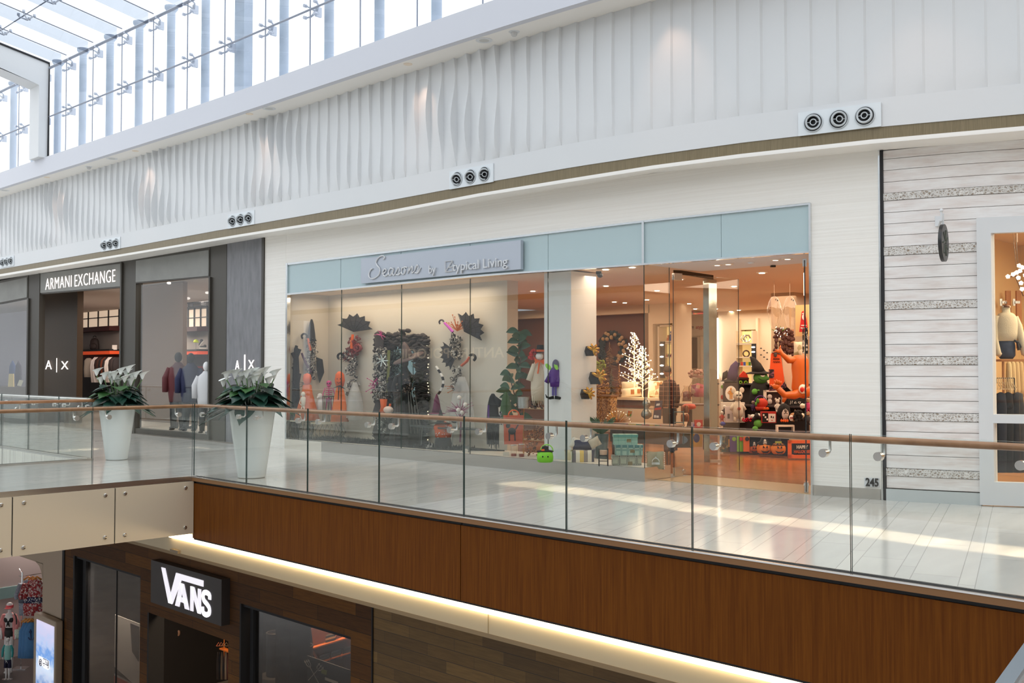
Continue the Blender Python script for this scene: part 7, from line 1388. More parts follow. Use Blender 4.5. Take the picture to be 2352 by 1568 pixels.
# wreath on brown wall, trees at the left
t = T_('large_wreath', fr(1408, 800, Y=19.4, rot=0), 'large dark foliage wreath with pale flowers on the brown wall', 'wreath')
t.p('foliage_ring', C(44, 50, 44, .7), lambda m: [m.ball((34 * math.cos(a) + random.uniform(-7, 7), -3, 30 * math.sin(a) + random.uniform(-6, 6)), (9, 3, 4), 6, RT(random.uniform(0, 3))) for a in [k * .06 for k in range(105)]] and None); t.p('pale_flowers', C(180, 150, 110, .7), lambda m: [m.ball((34 * math.cos(a) + random.uniform(-8, 8), -6, 30 * math.sin(a) + random.uniform(-6, 6)), 4.5, 8) for a in [-1.9 + k * .17 for k in range(26)]] and None)
def cone_tree(px, py, h, w, col, label, seed, Y=16.6):
    random.seed(seed); t = T_('tabletop_tree', fr(px, py, Y=Y), label, 'artificial tree')
    t.p('needles', col, lambda m: [m.tube([(0, 0, z), (w * (1 - z / h) * math.cos(a) * random.uniform(.7, 1), w * (1 - z / h) * math.sin(a), z - 3)], [1.2, .4], 4) for z, a in [(random.uniform(2, h), random.uniform(0, 6.28)) for _ in range(150)]] and None); t.p('trunk', C(80, 56, 36), lambda m: m.tube([(0, 0, -8), (0, 0, h)], [1.6, .5], 5))
cone_tree(1404, 912, 66, 18, C(96, 84, 56, .8), 'dull green tabletop fir left of the cream cushions', 5); cone_tree(1422, 915, 80, 12, C(150, 104, 54, .7), 'slim golden cone tree between the fir and the cream cushions', 6); cone_tree(1400, 880, 96, 36, C(120, 88, 54, .7), 'airy bronze twig tree below the wreath', 7, 17.6)
for i, px in enumerate((1408, 1421, 1431)): one('wooden_tree_cutout', fr(px, 914, Y=16.58), C(206, 180, 146, .7), lambda m: m.slab([(-6, 0, 0), (6, 0, 0), (3, 0, 6), (5, 0, 6), (0, 0, 15), (-5, 0, 6), (-3, 0, 6)], (0, 2, 0)), 'small pale wooden fir tree cut-out on the bench, ' + ['left of three', 'middle of three', 'right of three'][i], 'ornament')
t = T_('sideboard_gold', fr(1382, 925, Y=14.6, rot=0), 'low glittering gold side table behind the lowest wall ornament', 'table'); t.p('table_top', C(150, 110, 70, .3), lambda m: m.box((-20, 0, 14), (26, 30, 18))); t.p('glitter_front', print_mat('gold_glitter', rgb(120, 80, 40), rgb(230, 190, 120), rgb(170, 120, 60), 60), lambda m: m.box((-18, 2, -60), (24, 26, 14)))
glit(1384, 906, 16, 26, MATS['gold_glitter'], 'heap of golden glass ornaments on the glittering side table', 8, 14.7)
one('green_sprig', fr(1376, 842, Y=15.5), C(130, 140, 50, .7), lambda m: scatter(m, 40, (-8, 14, -16, 14), lambda m, x, y, z: m.ball((x, y, z), (4, 2, 2), 6, RT(x))), 'yellow-green leafy sprig showing right of the column edge', 'plant')
# niches with shelves in the cream pier and back wall
def niche(px0, px1, py0, py1, Y, label, rows, led=True):
    x0, x1 = X_(px0, Y), X_(px1, Y); zz = lambda p: Z_((px0 + px1) / 2, p, Y); t = thing('wall_niche', ((x0 + x1) / 2, Y, zz(py1)), label, 'shelving')
    mb = MB(); mb.box((x0, Y + .08, zz(py1)), (x1, Y + .1, zz(py0))); mb.build('lit_back', mat('niche_back', rgb(240, 210, 130), .6, emit=(1, .72, .3), es=.45), t)
    mb = MB()
    for p in rows: mb.box((x0, Y - .22, zz(p)), (x1, Y + .08, zz(p) + .03))
    mb.box((x0 - .04, Y - .25, zz(py1)), (x0, Y + .08, zz(py0))); mb.box((x1, Y - .25, zz(py1)), (x1 + .04, Y + .08, zz(py0))); mb.build('shelves', wb, t)
    return t
niche(1528, 1556, 750, 930, YP, 'lit yellow shelf niche in the cream pier behind the glass door', (750, 786, 790, 822, 846, 866, 900)); niche(1702, 1738, 760, 905, 22.95, 'lit shelf niche in the far wall above the green witch', (790, 792, 822, 842))
def strip_lamp(px, pys, Y, label):
    t = thing('niche_lamp_strip', WY(px, pys[0], Y), label, 'light'); mb = MB(); a = WY(px - 5, pys[0] - 8, Y); b = WY(px + 5, pys[-1] + 10, Y); mb.box((a.x, Y, b.z), (b.x, Y + .03, a.z)); mb.build('dark_back', blk, t)
    for p in pys: q = WY(px, p, Y); mb = MB(); mb.ball((q.x, Y - .02, q.z), (.055, .02, .02), 10); mb.build('lamp', mat('cool_lamp', (1, 1, 1), emit=(1, .95, .88), es=6), t)
strip_lamp(1521, (792, 819, 839, 858), YP - .27, 'column of four white oval lamps left of the lit pier niche'); strip_lamp(1731, (797, 808, 833, 841), 22.6, 'column of white oval lamps beside the far wall niche')
def figurine(px, py, Y, h, c, label, grp=None):
    one('figurine', fr(px, py, Y=Y), C(*c, .5), lambda m: (m.lathe([(h * .28, 0), (h * .22, h * .5), (h * .12, h * .7)], n=10), m.ball((0, 0, h * .85), h * .15, 8)), label, 'figurine', grp, True)
for i, (px, c) in enumerate(((1535, (200, 110, 60)), (1543, (110, 130, 190)), (1548, (190, 30, 60)), (1552, (60, 70, 60)))): figurine(px, 785, YP - .1, [16, 26, 24, 26][i], c, ['brown bear-like ornament on the top niche shelf', 'blue robed figurine on the top niche shelf', 'crimson robed figurine on the top niche shelf', 'dark green figurine at the right end of the top niche shelf'][i])
for i in range(8): figurine(1532 + i * 3, 821, YP - .1, 9 + (i * 5) % 5, [(180, 60, 50), (60, 90, 70), (220, 200, 180), (120, 60, 90)][i % 4], 'tiny colourful figurine in the crowded second niche row', 'figurines in the second niche row')
for i in range(5): figurine(1533 + i * 5, 845, YP - .1, 8, (200, 150, 90), 'tiny tan figurine on the third niche shelf', 'figurines on the third niche shelf')
t = T_('hexagon_mirror', fr(1716, 788, Y=22.8), 'hexagonal silver ornament on the top shelf of the far niche', 'ornament'); t.p('ring', silv, lambda m: (m.torus((0, 0, 11), 8, 2.4, RX90, 6, 5), m.torus((-7, 0, 11), 7, 1.2, RX90, 6, 5)))
one('ring_sculpture', fr(1714, 821, Y=22.8), C(70, 50, 40, .4), lambda m: m.torus((0, 0, 9), 7, 1.6, RX90, 20, 6), 'dark ring sculpture on the second shelf of the far niche', 'ornament', smooth=True)
for i, c in enumerate(((190, 60, 40), (60, 80, 160), (220, 190, 60), (70, 130, 70))): one('small_gift_box', fr(1704 + i * 6, 841, Y=22.8), C(*c), lambda m: m.cbox((0, 0, 5), (4.5, 4, 10)), ['red', 'blue', 'yellow', 'green'][i] + ' little box on the third shelf of the far niche', 'box')
# white rear wall with sign, dark picture
t = thing('rear_wall_sign', WY(1600, 750, YW - .03), 'inner wall sign with dark script Seasons and red Atypical lettering', 'sign')
flat_text('Seasons', 'script_letters', C(70, 50, 50), 1558, 755, 1582, YW - .04, 12, 3.1, None, t, shear=.3); flat_text('by', 'small_letters', C(70, 50, 50), 1588, 754, 1593, YW - .04, 8, 1.1, None, t); flat_text('atypical', 'red_letters', C(190, 60, 50), 1598, 755, 1626, YW - .04, 9, 3.2, None, t)
one('dark_painting', fr(1588, 845, Y=YW - .06, rot=0), C(76, 50, 36, .4, var=.4, bscale=3), lambda m: m.box((-14, 0, 0), (15, 2, 70)), 'tall narrow dark painting on the white rear wall', 'painting')
mb = MB(); a, b = WY(1556, 772, YW - .03), WY(1640, 930, YW - .03)
for x in (a.x, WY(1570, 800, YW - .03).x, WY(1608, 800, YW - .03).x, b.x): mb.box((x - .012, YW - .04, b.z), (x + .012, YW, a.z))
mb.box((a.x, YW - .04, a.z - .02), (b.x, YW, a.z)); struct(mb.build('trim_60', C(200, 180, 150, .6)))
one('colourful_header_goods', fr(1592, 724, Y=22), print_mat('tops', rgb(150, 40, 40), rgb(200, 130, 50), rgb(60, 60, 50), 6), lambda m: m.slab([(-30, 0, 0), (30, 0, 4), (30, 0, 9), (-30, 0, 14)], (0, 10, 0)), 'strip of red and orange goods on top of the white rear wall panel', 'goods')
# shopper in a plaid shirt
M = fr(1538, 1040, z=.012); k = (M.translation - EYE).dot(V) / F
t = T_('person', M, 'person seen from behind in a dark plaid shirt and dark trousers standing at the desk', 'person'); H = (M.translation - EYE).dot(V); 
def bodyp(m):
    m.lathe([(9, 96), (11, 104), (10.5, 118), (13.5, 136), (15, 148), (12, 156), (5, 160), (4.2, 166)], n=18, sy=.6)
    m.ball((4, -1, 177), (8.2, 9.2, 11), 16); m.ball((4, -9.6, 176), (1.5, 2, 2.2), 8); m.ball((-4, 1, 176), (1.2, 2, 2.8), 8); m.ball((12, 1, 176), (1.2, 2, 2.8), 8)
    m.tube([(-6, 0, 100), (-6.5, 0, 54), (-6, 1, 10)], [8, 6, 4.5], 12); m.tube([(6, 0, 100), (6.5, 0, 54), (6, 1, 10)], [8, 6, 4.5], 12)
    m.tube([(-15, 0, 148), (-18, 1, 122), (-16, -4, 98)], [5.5, 4.6, 3.4], 10); m.tube([(15, 0, 148), (17, 1, 122), (13, -4, 96)], [5.5, 4.6, 3.4], 10)
t.M = M @ Matrix.Rotation(PI, 4, 'Z') @ Matrix.Scale(.86 * (0.01 / M.to_scale()[0]), 4)
plaid = mat('plaid_shirt', rough=.85); g = NT(plaid); sx = g.n('SeparateXYZ'); g.l(g.coord((1, 1, 1), (0, 0, -CAMROT)), sx.inputs[0]); g.base(g.mix(g.math('MAXIMUM', g.math('LESS_THAN', g.math('FRACT', g.math('MULTIPLY', sx.outputs[0], 12)), .12), g.math('LESS_THAN', g.math('FRACT', g.math('MULTIPLY', sx.outputs[2], 12)), .12)), rgb(66, 36, 32), rgb(150, 110, 90)))
t.p('body', C(168, 118, 88, .6), bodyp, True)
t.p('shirt', plaid, lambda m: (m.lathe([(12.5, 84), (12.5, 104), (12, 118), (15, 136), (16.6, 148), (13, 157), (5.4, 160)], n=20, sy=.64), m.tube([(-15, 0, 149), (-18.4, 1, 122), (-16.4, -4, 100)], [6.6, 5.8, 4.8], 12), m.tube([(15, 0, 149), (17.4, 1, 122), (13.4, -4, 98)], [6.6, 5.8, 4.8], 12)), True)
t.p('trousers', C(40, 32, 34, .8), lambda m: (m.lathe([(11.5, 82), (12, 96)], n=18, sy=.66), m.tube([(-6, 0, 98), (-6.6, 0, 54), (-6.2, 1, 4)], [9.4, 7.4, 6.4], 12), m.tube([(6, 0, 98), (6.6, 0, 54), (6.2, 1, 4)], [9.4, 7.4, 6.4], 12)), True)
t.p('hair', C(66, 48, 40, .8), lambda m: m.ball((4, 1.2, 180), (8.8, 9.4, 10), 16, bot=.6), True)
for sg in (-1, 1):
    t.p('shoe', blk, lambda m, sg=sg: m.ball((sg * 6.3, -4, 3.2), (4.6, 11, 4.2), 12, bot=.7), True)
    t.p('hand', C(168, 118, 88, .6), lambda m, sg=sg: (m.ball((sg * 15 - (1 if sg > 0 else 0), -5, 92), (3, 2.2, 5), 10), [m.tube([(sg * 15 - 2 + f * 1.4, -5.4, 88), (sg * 15 - 2 + f * 1.5, -7, 84 - (f == 1 or f == 2)), (sg * 15 - 2 + f * 1.4, -8, 81.5 - (f == 1 or f == 2))], [.9, .85, .7], 6) for f in range(4)], m.tube([(sg * 15 - sg * 2.6, -6, 93), (sg * 15 - sg * 4.2, -8.4, 89)], [1, .8], 6)), True)
# ---------------------------------------------------------------- Halloween table and goods at the right of the shop
def zy(px, py, Y): return WY(px, py, Y).z
YA1, YA2, YA3 = 16.5, 17.0, 17.5
zA, zB, zC = zy(1760, 987, YA1), zy(1760, 930, YA2), zy(1740, 880, YA3)
xa = lambda px, Y: WY(px, 848, Y).x
t = thing('tiered_display', (xa(1760, 16.6), 16.7, 0.012), 'dark stepped display table carrying the Halloween goods right of the entrance', 'display')
for nm, Y, z, d in (('lower_step', YA1, zA, .5), ('middle_step', YA2, zB, .5), ('upper_step', YA3, zC, .5)):
    mb = MB(); mb.box((xa(1656, Y), Y - .15, z - .03), (xa(1858, Y), Y + d - .15, z)); mb.build(nm, C(58, 50, 52, .4), t); mb = MB()
    mb.box((xa(1660, Y), Y, .012), (xa(1856, Y), Y + .04, z - .03)); mb.build('dark_skirt', C(34, 26, 28, .7), t)
def boxcard(px, py, Y, w, h, face, label, shapes, d=10, name='costume_package', cat='package'):
    t = T_(name, fr(px, py, Y=Y), label, cat); t.p('pack', face, lambda m: m.box((-w / 2, 0, 0), (w / 2, d, h)))
    for n, mt_, fn in shapes: t.p(n, mt_, fn)
    return t
fl = lambda x0, z0, x1, z1: (lambda m: m.box((x0, -.8, z0), (x1, 0, z1)))
ell = lambda x, z, a, b: (lambda m: m.ball((x, -.3, z), (a, .6, b), 20))
def man(m, x, z, k):
    m.ball((x, -1.4, z + 20 * k), (2.2 * k, .6, 2.6 * k), 8); m.slab([(x - 3 * k, -2, z + 9 * k), (x + 3 * k, -2, z + 9 * k), (x + 3.6 * k, -2, z + 17 * k), (x - 3.6 * k, -2, z + 17 * k)], (0, 1, 0))
    for s in (-1, 1): m.slab([(x + s * .6 * k, -2, z), (x + s * 2.8 * k, -2, z), (x + s * 2.8 * k, -2, z + 9 * k), (x + s * .4 * k, -2, z + 9 * k)], (0, 1, 0)); m.tube([(x + s * 3.2 * k, -1.5, z + 16 * k), (x + s * 6.4 * k, -1.5, z + 12.5 * k), (x + s * 3.4 * k, -1.5, z + 10 * k)], .9 * k, 5)
boxcard(1659, 922, YA2, 9, 46, white, 'narrow white costume package at the left end of the middle step', [('print', C(200, 70, 50), ell(0, 10, 4, 5)), ('print', C(120, 170, 60), ell(0, 34, 3, 4))])
boxcard(1679, 922, YA2, 33, 42, C(48, 36, 34), 'dark costume package showing a figure in yellow firefighter clothes', [('pale_oval', white, ell(0, 19, 13, 17)), ('printed_figure', C(196, 130, 40), lambda m: man(m, 0, 6, 1.15))])
boxcard(1682, 967, YA1, 29, 33, C(216, 204, 206), 'pale lilac costume package with a printed black-suited figure', [('printed_figure', C(50, 42, 34), lambda m: man(m, 7, 4, 1.1)), ('small_print', C(90, 84, 90), fl(-11, 6, -6, 17))])
one('white_display_cube', fr(1684, 970, Y=YA1 + .3), C(222, 212, 200, .5), lambda m: m.box((-28, 0, 0), (27, 16, 46)), 'white display cube behind the lilac costume package', 'display cube')
def doll(px, py, Y, h, body, head, label, ears=False, name='small_doll'):
    t = T_(name, fr(px, py, Y=Y), label, 'doll'); k = h / 40
    t.p('figure', body, lambda m: (m.lathe([(5 * k, 4 * k), (7 * k, 12 * k), (6 * k, 20 * k), (3 * k, 25 * k)], n=12, sy=.7), m.tube([(-5 * k, 0, 21 * k), (-9 * k, -2, 14 * k)], [2 * k, 1.8 * k], 6), m.tube([(5 * k, 0, 21 * k), (9 * k, -2, 14 * k)], [2 * k, 1.8 * k], 6), m.tube([(-3 * k, 0, 8 * k), (-4 * k, -3, 0)], [2.4 * k, 2 * k], 6), m.tube([(3 * k, 0, 8 * k), (4 * k, -3, 0)], [2.4 * k, 2 * k], 6)), True)
    t.p('head', head, lambda m: (m.ball((0, 0, 31 * k), (6 * k, 5 * k, 6 * k), 12), ears and (m.ball((-5 * k, 0, 37 * k), (3 * k, 1, 3.6 * k), 8), m.ball((5 * k, 0, 38 * k), (3 * k, 1, 3.6 * k), 8), m.ball((0, -5 * k, 29 * k), (2.4 * k, 3 * k, 2 * k), 8))), True)
    t.p('eye', blk, lambda m: m.ball((-2 * k, -5 * k, 32 * k), 1 * k, 6)); t.p('eye', blk, lambda m: m.ball((2 * k, -5 * k, 32 * k), 1 * k, 6)); return t
doll(1695, 968, YA1 - .05, 76, C(206, 196, 180, .8), C(206, 196, 180, .8), 'tall grey-white plush mouse holding a red heart before the packages', True, 'plush_mouse').p('heart', C(170, 60, 40), lambda m: m.ball((0, -12, 30), (4, 2, 4), 8))
# hats and bags on the upper step
t = T_('purple_witch_hat', fr(1683, 880, Y=YA3), 'crooked dark purple witch hat with wide black brim', 'hat'); t.p('cone', C(52, 26, 74, .8), lambda m: m.tube([(0, 0, 4), (0, 0, 22), (4, 0, 38), (10, 0, 48), (14, 0, 46), (14, 0, 38)], [14, 12, 9, 5, 3, 1], 14), True); t.p('brim', blk, lambda m: (m.ball((-2, 0, 4), (26, 14, 6), 20), m.slab([(-24, 0, 6), (-10, 0, 14), (-12, 0, 30), (-22, 0, 24)], (0, 4, 0))), True)
t = T_('cat_treat_bag', fr(1708, 890, Y=YA3 - .1), 'black cat-face treat bag with green ring eyes and a red witch hat', 'bag'); t.p('bag_body', blk, lambda m: m.box((-14, 0, 0), (12, 8, 22))); t.p('red_hat', C(196, 50, 20, .7), lambda m: (m.slab([(-14, -1, 20), (12, -1, 18), (8, -1, 32), (0, -1, 38), (-8, -1, 30)], (0, 6, 0)))); t.p('hat_belt', C(60, 30, 20), lambda m: m.slab([(-13, -2, 20), (12, -2, 19), (12, -2, 23), (-13, -2, 24)], (0, 1, 0))); t.p('eye', C(140, 190, 40), lambda m: m.torus((-7, -1, 12), 3, 1.2, RX90, 14, 5)); t.p('eye', C(140, 190, 40), lambda m: m.torus((5, -1, 12), 3, 1.2, RX90, 14, 5)); t.p('nose', org, lambda m: m.ball((-1, -1, 8), (2.4, 1, 3), 8))
t = T_('green_witch_plush', fr(1746, 945, Y=YA2 + .35), 'big green-faced witch plush with a bent black hat and half-closed eye', 'plush')
t.p('robe', blk, lambda m: m.lathe([(26, 0), (25, 30), (22, 56), (16, 70)], n=20, sy=.6), True); t.p('face', C(66, 118, 46, .8), lambda m: (m.ball((0, -6, 78), (17, 12, 15), 18), m.ball((15, -8, 76), (6, 5, 4), 10)), True); t.p('hand', C(84, 150, 56, .8), lambda m: (m.ball((-16, -16, 46), (7, 5, 7), 12), m.ball((-8, -18, 49), (3, 3, 2), 8)), True)
t.p('hat', C(26, 22, 22, .8), lambda m: (m.lathe([(30, 86), (29, 89), (16, 92), (13, 96)], (-2, 0, 0), 22, Matrix.Rotation(0, 3, 'Y'), sy=.7), m.tube([(-4, 0, 92), (-8, 0, 106), (-16, 0, 120), (-22, 0, 126)], [15, 11, 6, 1.5], 14)), True); t.p('eye_white', white, lambda m: m.ball((2, -17, 83), (5, 1.6, 3.4), 12)); t.p('eyelid', blk, lambda m: m.ball((2, -17.6, 85), (5.6, 1.8, 2.6), 12)); t.p('smile', blk, lambda m: m.tube([(-8, -16, 77), (0, -19, 72), (8, -19, 71), (14, -14, 74)], .6, 5))
# hanging orange goods
t = T_('trick_or_treat_apron', fr(1786, 898, Y=16.6), 'orange hanging cloth with a striped patch and scrawled lettering next to the green witch', 'costume')
om2 = C(212, 78, 26, .8)
t.p('cloth', om2, lambda m: m.slab([(-18, 0, 14), (18, 0, 8), (14, 0, 40), (8, 0, 84), (-4, 0, 92), (-14, 0, 86), (-17, 0, 50)], (0, 3, 0))); t.p('striped_patch', print_mat('patch', rgb(30, 22, 30), rgb(150, 90, 110), rgb(40, 24, 36), 40), lambda m: m.box((-20, -1, 30), (-8, 0, 50))); t.p('striped_hem', MATS['patch'], lambda m: (m.slab([(-20, -1, 0), (0, -1, 2), (0, -1, 12), (-18, -1, 14)], (0, 2, 0)), m.slab([(6, -1, 4), (20, -1, 8), (16, -1, 22), (8, -1, 12)], (0, 2, 0)))); t.p('scrawl', blk, lambda m: [m.tube([(-10 + i * 3, -1, 72), (-8 + i * 3, -1, 76), (-7 + i * 3, -1, 72)], .6, 4) for i in range(5)] and [m.tube([(-10 + i * 4, -1, 66), (-8 + i * 4, -1, 69), (-6 + i * 4, -1, 65)], .6, 4) for i in range(4)] and None); t.p('monkey_charm', C(60, 50, 46, .8), lambda m: (m.ball((-5, -3, 83), (4, 2, 5), 10), m.slab([(-16, -2, 88), (4, -2, 90), (14, -2, 82), (0, -2, 86)], (0, 2, 0))))
one('white_drape', fr(1814, 898, Y=17.0), C(196, 172, 150, .8), lambda m: m.slab([(-6, 0, 10), (4, 0, 0), (14, 0, 12), (12, 0, 50), (4, 0, 84), (-16, 0, 78), (-14, 0, 40)], (0, 3, 0)), 'pale hanging cloth between the apron and the orange inflatable', 'cloth')
t = T_('orange_inflatable', fr(1838, 905, Y=16.3), 'big shiny orange inflatable figure with outstretched arms hanging upside down', 'inflatable')
oi = C(200, 98, 34, .28)
t.p('figure', oi, lambda m: (m.lathe([(14, -2), (20, 14), (18, 40), (20, 60), (19, 80), (12, 92), (2, 96)], n=20, sy=.6), m.ball((8, 0, 6), (18, 12, 16), 16),
  m.tube([(-8, 0, 80), (-26, -2, 78), (-42, -4, 92), (-48, -5, 104)], [9, 8, 5, 3.5], 12), m.ball((-50, -5, 98), (6, 3, 4), 10), m.tube([(-50, -5, 100), (-60, -6, 97)], [2.4, 1.6], 7), m.tube([(-48, -5, 102), (-46, -6, 112)], [2, 1.2], 7), m.tube([(-50, -5, 100), (-58, -6, 102)], [2, 1.2], 7),
  m.tube([(6, -4, 8), (-16, -6, -2), (-38, -8, -2), (-54, -10, 14)], [12, 10, 8, 6.5], 12), m.ball((-58, -10, 18), (9, 4, 7), 12), [m.tube([(-58 + i * 3, -11, 22), (-62 + i * 5, -12, 34 - abs(i - 1) * 2)], [2.4, 1.6], 7) for i in range(4)], m.tube([(-62, -10, 16), (-70, -11, 22)], [2.4, 1.6], 7), m.tube([(-36, -8, -4), (-42, -9, -18)], [6, 3], 9)), True)
t.p('eye_white', C(236, 226, 210, .3), lambda m: m.ball((1, -16, 12), (9, 4, 11), 18), True); t.p('eye_iris', C(200, 30, 20, .3), lambda m: m.ball((-1, -19, 11), (5, 2.6, 6), 14), True)
# middle step
t = T_('pumpkin_basket', fr(1747, 942, Y=YA2 - .2), 'red-orange basket of small pumpkins and a green witch under an arched purple handle', 'basket'); t.p('basket_body', C(190, 50, 24, .6), lambda m: (m.ball((3, 0, 16), (14, 8, 12), 14), m.lathe([(10, 0), (13, 8)], n=14)), True); t.p('handle', purple, lambda m: m.torus((0, 0, 20), 13, 1, RX90, 18, 5, 0, PI)); t.p('green_toy', C(80, 130, 50, .7), lambda m: (m.ball((-8, -7, 22), (4, 3, 6), 10), m.ball((-12, -7, 15), (3, 3, 5), 8)), True); t.p('small_pumpkin', org, lambda m: m.ball((6, -9, 4), (4, 3, 3.5), 10)); t.p('small_pumpkin', org, lambda m: m.ball((14, -7, 4), (4, 3, 3.5), 10))
doll(1730, 944, YA2 - .25, 26, C(60, 40, 80, .8), C(140, 120, 110, .7), 'tiny purple witch doll left of the pumpkin basket')
t = T_('white_crate', fr(1779, 942, Y=YA2 + .1), 'white tilted open crate holding pale ghosts behind the skeleton bear', 'crate'); t.p('crate_frame', C(226, 214, 200, .5), lambda m: (m.box((-22, 0, 0), (-18, 14, 46)), m.box((18, 0, 0), (22, 14, 46)), m.box((-22, 0, 42), (22, 14, 46)), m.box((-22, 12, 0), (22, 14, 46)))); t.p('inner_back', C(70, 50, 50), lambda m: m.box((-18, 11, 2), (18, 12, 42))); t.p('ghost', C(200, 190, 184, .8), lambda m: (m.ball((-10, 4, 31), (6, 4, 6), 10), m.ball((-10, 4, 20), (6, 4, 7), 10)), True)
doll(1786, 946, YA2 - .3, 32, C(214, 206, 194, .7), C(214, 206, 194, .7), 'white skeleton teddy bear in front of the crate', True, 'skeleton_bear')
t = T_('long_haired_mask', fr(1802, 968, Y=YA1 + .1), 'pale face mask with long black hair hanging over it', 'mask'); t.p('hair', blk, lambda m: (m.ball((0, 4, 22), (15, 8, 20), 16), [m.tube([(-6 + i * 2.5, -7, 36), (-7 + i * 2.6, -9, random.uniform(14, 28))], .8, 4) for i in range(5)]), True); t.p('face', C(214, 200, 190, .5), lambda m: (m.ball((1, -3, 17), (8, 5, 13), 14), m.ball((1, -8, 15), (1.2, 1.6, 3), 6)), True); t.p('eye', blk, lambda m: m.ball((-2, -7.4, 19), (1.4, .8, 1), 6)); t.p('eye', blk, lambda m: m.ball((4, -7.4, 19), (1.4, .8, 1), 6)); t.p('mouth', C(120, 60, 60), lambda m: m.ball((1, -7, 8.5), (2.2, .8, .8), 6))
t = T_('hocus_sign', fr(1828, 944, Y=YA2), 'black board with white scrawled words behind the burlap pumpkins', 'sign'); t.p('board', blk, lambda m: m.box((-16, 0, 0), (16, 3, 28))); t.p('scrawl', white, lambda m: (m.tube([(-13, -1, 16), (-12, -1, 24), (-9, -1, 17), (-8, -1, 24)], .6, 4), m.tube([(-4, -1, 18), (-1, -1, 22), (2, -1, 18), (-3, -1, 18)], .6, 4), m.tube([(8, -1, 22), (5, -1, 20), (8, -1, 17), (11, -1, 22)], .6, 4), m.tube([(-10, -1, 8), (-6, -1, 12), (-4, -1, 7)], .6, 4), m.tube([(0, -1, 12), (2, -1, 7), (6, -1, 12)], .6, 4)))
one('burlap_pumpkin', fr(1824, 968, Y=YA1 + .15), C(168, 128, 92, .9, bump=.4, bscale=80), lambda m: (m.lathe([(6, 0), (11, 5), (11, 14), (5, 20), (1, 20)], n=14), m.tube([(0, 0, 20), (3, 0, 27)], 1.4, 5)), 'tan burlap pumpkin right of the long-haired mask', 'pumpkin', smooth=True)
for i in range(4): one('mini_pumpkin', fr(1795 + i * 4.6, 969, Y=YA1 - .1), org, lambda m: (m.lathe([(1, 0), (2.6, 2), (2.4, 5), (.5, 6)], n=10), m.tube([(0, 0, 6), (0, 0, 8)], .5, 4)), 'thumb-sized orange pumpkin in the row below the long-haired mask', 'pumpkin', 'thumb-sized pumpkins below the mask', True)
t = T_('sugar_skull', fr(1818, 966, Y=YA1 - .15), 'small decorated skull with red eye rims right of the mini pumpkins', 'skull'); t.p('skull_shell', white, lambda m: (m.ball((0, 0, 7), (6, 5, 6), 12), m.box((-3, -3, 0), (3, 2, 4))), True); t.p('eye_rim', C(150, 20, 30), lambda m: m.torus((-2.4, -5, 7), 1.8, .7, RX90, 10, 4)); t.p('eye_rim', C(150, 20, 30), lambda m: m.torus((2.4, -5, 7), 1.8, .7, RX90, 10, 4))
one('black_poodle_wig', fr(1833, 970, Y=YA1 - .1), blk, lambda m: scatter(m, 40, (-9, 9, 2, 26), lambda m, x, y, z: m.ball((x, y, z), 4, 6)), 'curly black wig stand right of the decorated skull', 'wig', smooth=True)
for i, (px, py) in enumerate(((1842, 960), (1843, 938))): one('ghost_ball', fr(px, py, Y=YA1 + .2), C(220, 214, 196, .5), lambda m: (m.ball((0, 0, 6), (6, 5, 6), 12), m.ball((1, -5, 7), (1.8, .8, 1.8), 8)), ['lower white ball with a green iris stacked near the right end of the table', 'upper white ball with a green iris stacked near the right end of the table'][i], 'eyeball', smooth=True)
# lower step front
boxcard(1766, 971, YA1 - .1, 34, 26, C(170, 36, 28), 'red boxed party game with black and white picture panels', [('black_panel', blk, fl(-15, 2, -2, 23)), ('white_panel', white, fl(-1, 2, 15, 21)), ('ghost_print', white, lambda m: [m.ball((-12 + i * 4, -1.2, 18 - i * 5), (2.2, .6, 2.4), 8) for i in range(3)] and None), ('red_print', C(200, 50, 40), ell(7, 6, 4, 2)), ('small_marks', blk, lambda m: (m.box((4, -1.4, 12), (7, -.8, 16)), m.box((9, -1.4, 11), (11, -.8, 15))))], name='party_game_box', cat='box')
t = T_('small_green_witch', fr(1738, 988, Y=YA1 - .2), 'small green witch doll lying against the red game box', 'doll'); t.p('face', C(92, 160, 66, .7), lambda m: (m.ball((3, 0, 16), (10, 7, 10), 14), m.ball((-4, -3, 4), (7, 5, 6), 12)), True); t.p('hat', blk, lambda m: (m.slab([(-10, -5, 24), (14, -5, 26), (12, -5, 32), (-8, -5, 30)], (0, 8, 0)), m.lathe([(8, 28), (3, 40)], n=12)), True)
t = T_('white_glove_ghost', fr(1731, 962, Y=YA1 - .1), 'white cloth hand prop pointing left above the small green witch', 'prop'); t.p('hand', white, lambda m: (m.ball((-2, 0, 6), (6, 3, 5), 10), [m.tube([(-6, 0, 8 - i * 2), (-13, -1, 10 - i * 3)], [1.2, .8], 5) for i in range(4)], m.tube([(3, 0, 6), (14, 0, 10)], [3, 4], 8)), True)
for i, (px, c, l) in enumerate(((1658, (180, 40, 30), 'red and black toy at the left end of the lower step'), (1664, (40, 30, 40), 'black skull toy second from the left end of the lower step'))): doll(px, 968 - i * 14, YA1 - .05 + i * .1, 26, C(*c, .6), white, l)
one('blue_bundle', fr(1660, 978, Y=YA1 - .2), C(40, 60, 150, .6), lambda m: m.ball((0, 0, 5), (7, 4, 5), 10), 'blue glossy bundle at the left end of the lower step', 'bundle', smooth=True)
one('metallic_red_beads', fr(1716, 968, Y=YA1 - .2), C(170, 20, 50, .2, .7), lambda m: scatter(m, 34, (-12, 10, 0, 8), lambda m, x, y, z: m.ball((x, y, z), 1.8, 6)), 'heap of shiny red and purple beads on the lower step', 'beads', smooth=True)
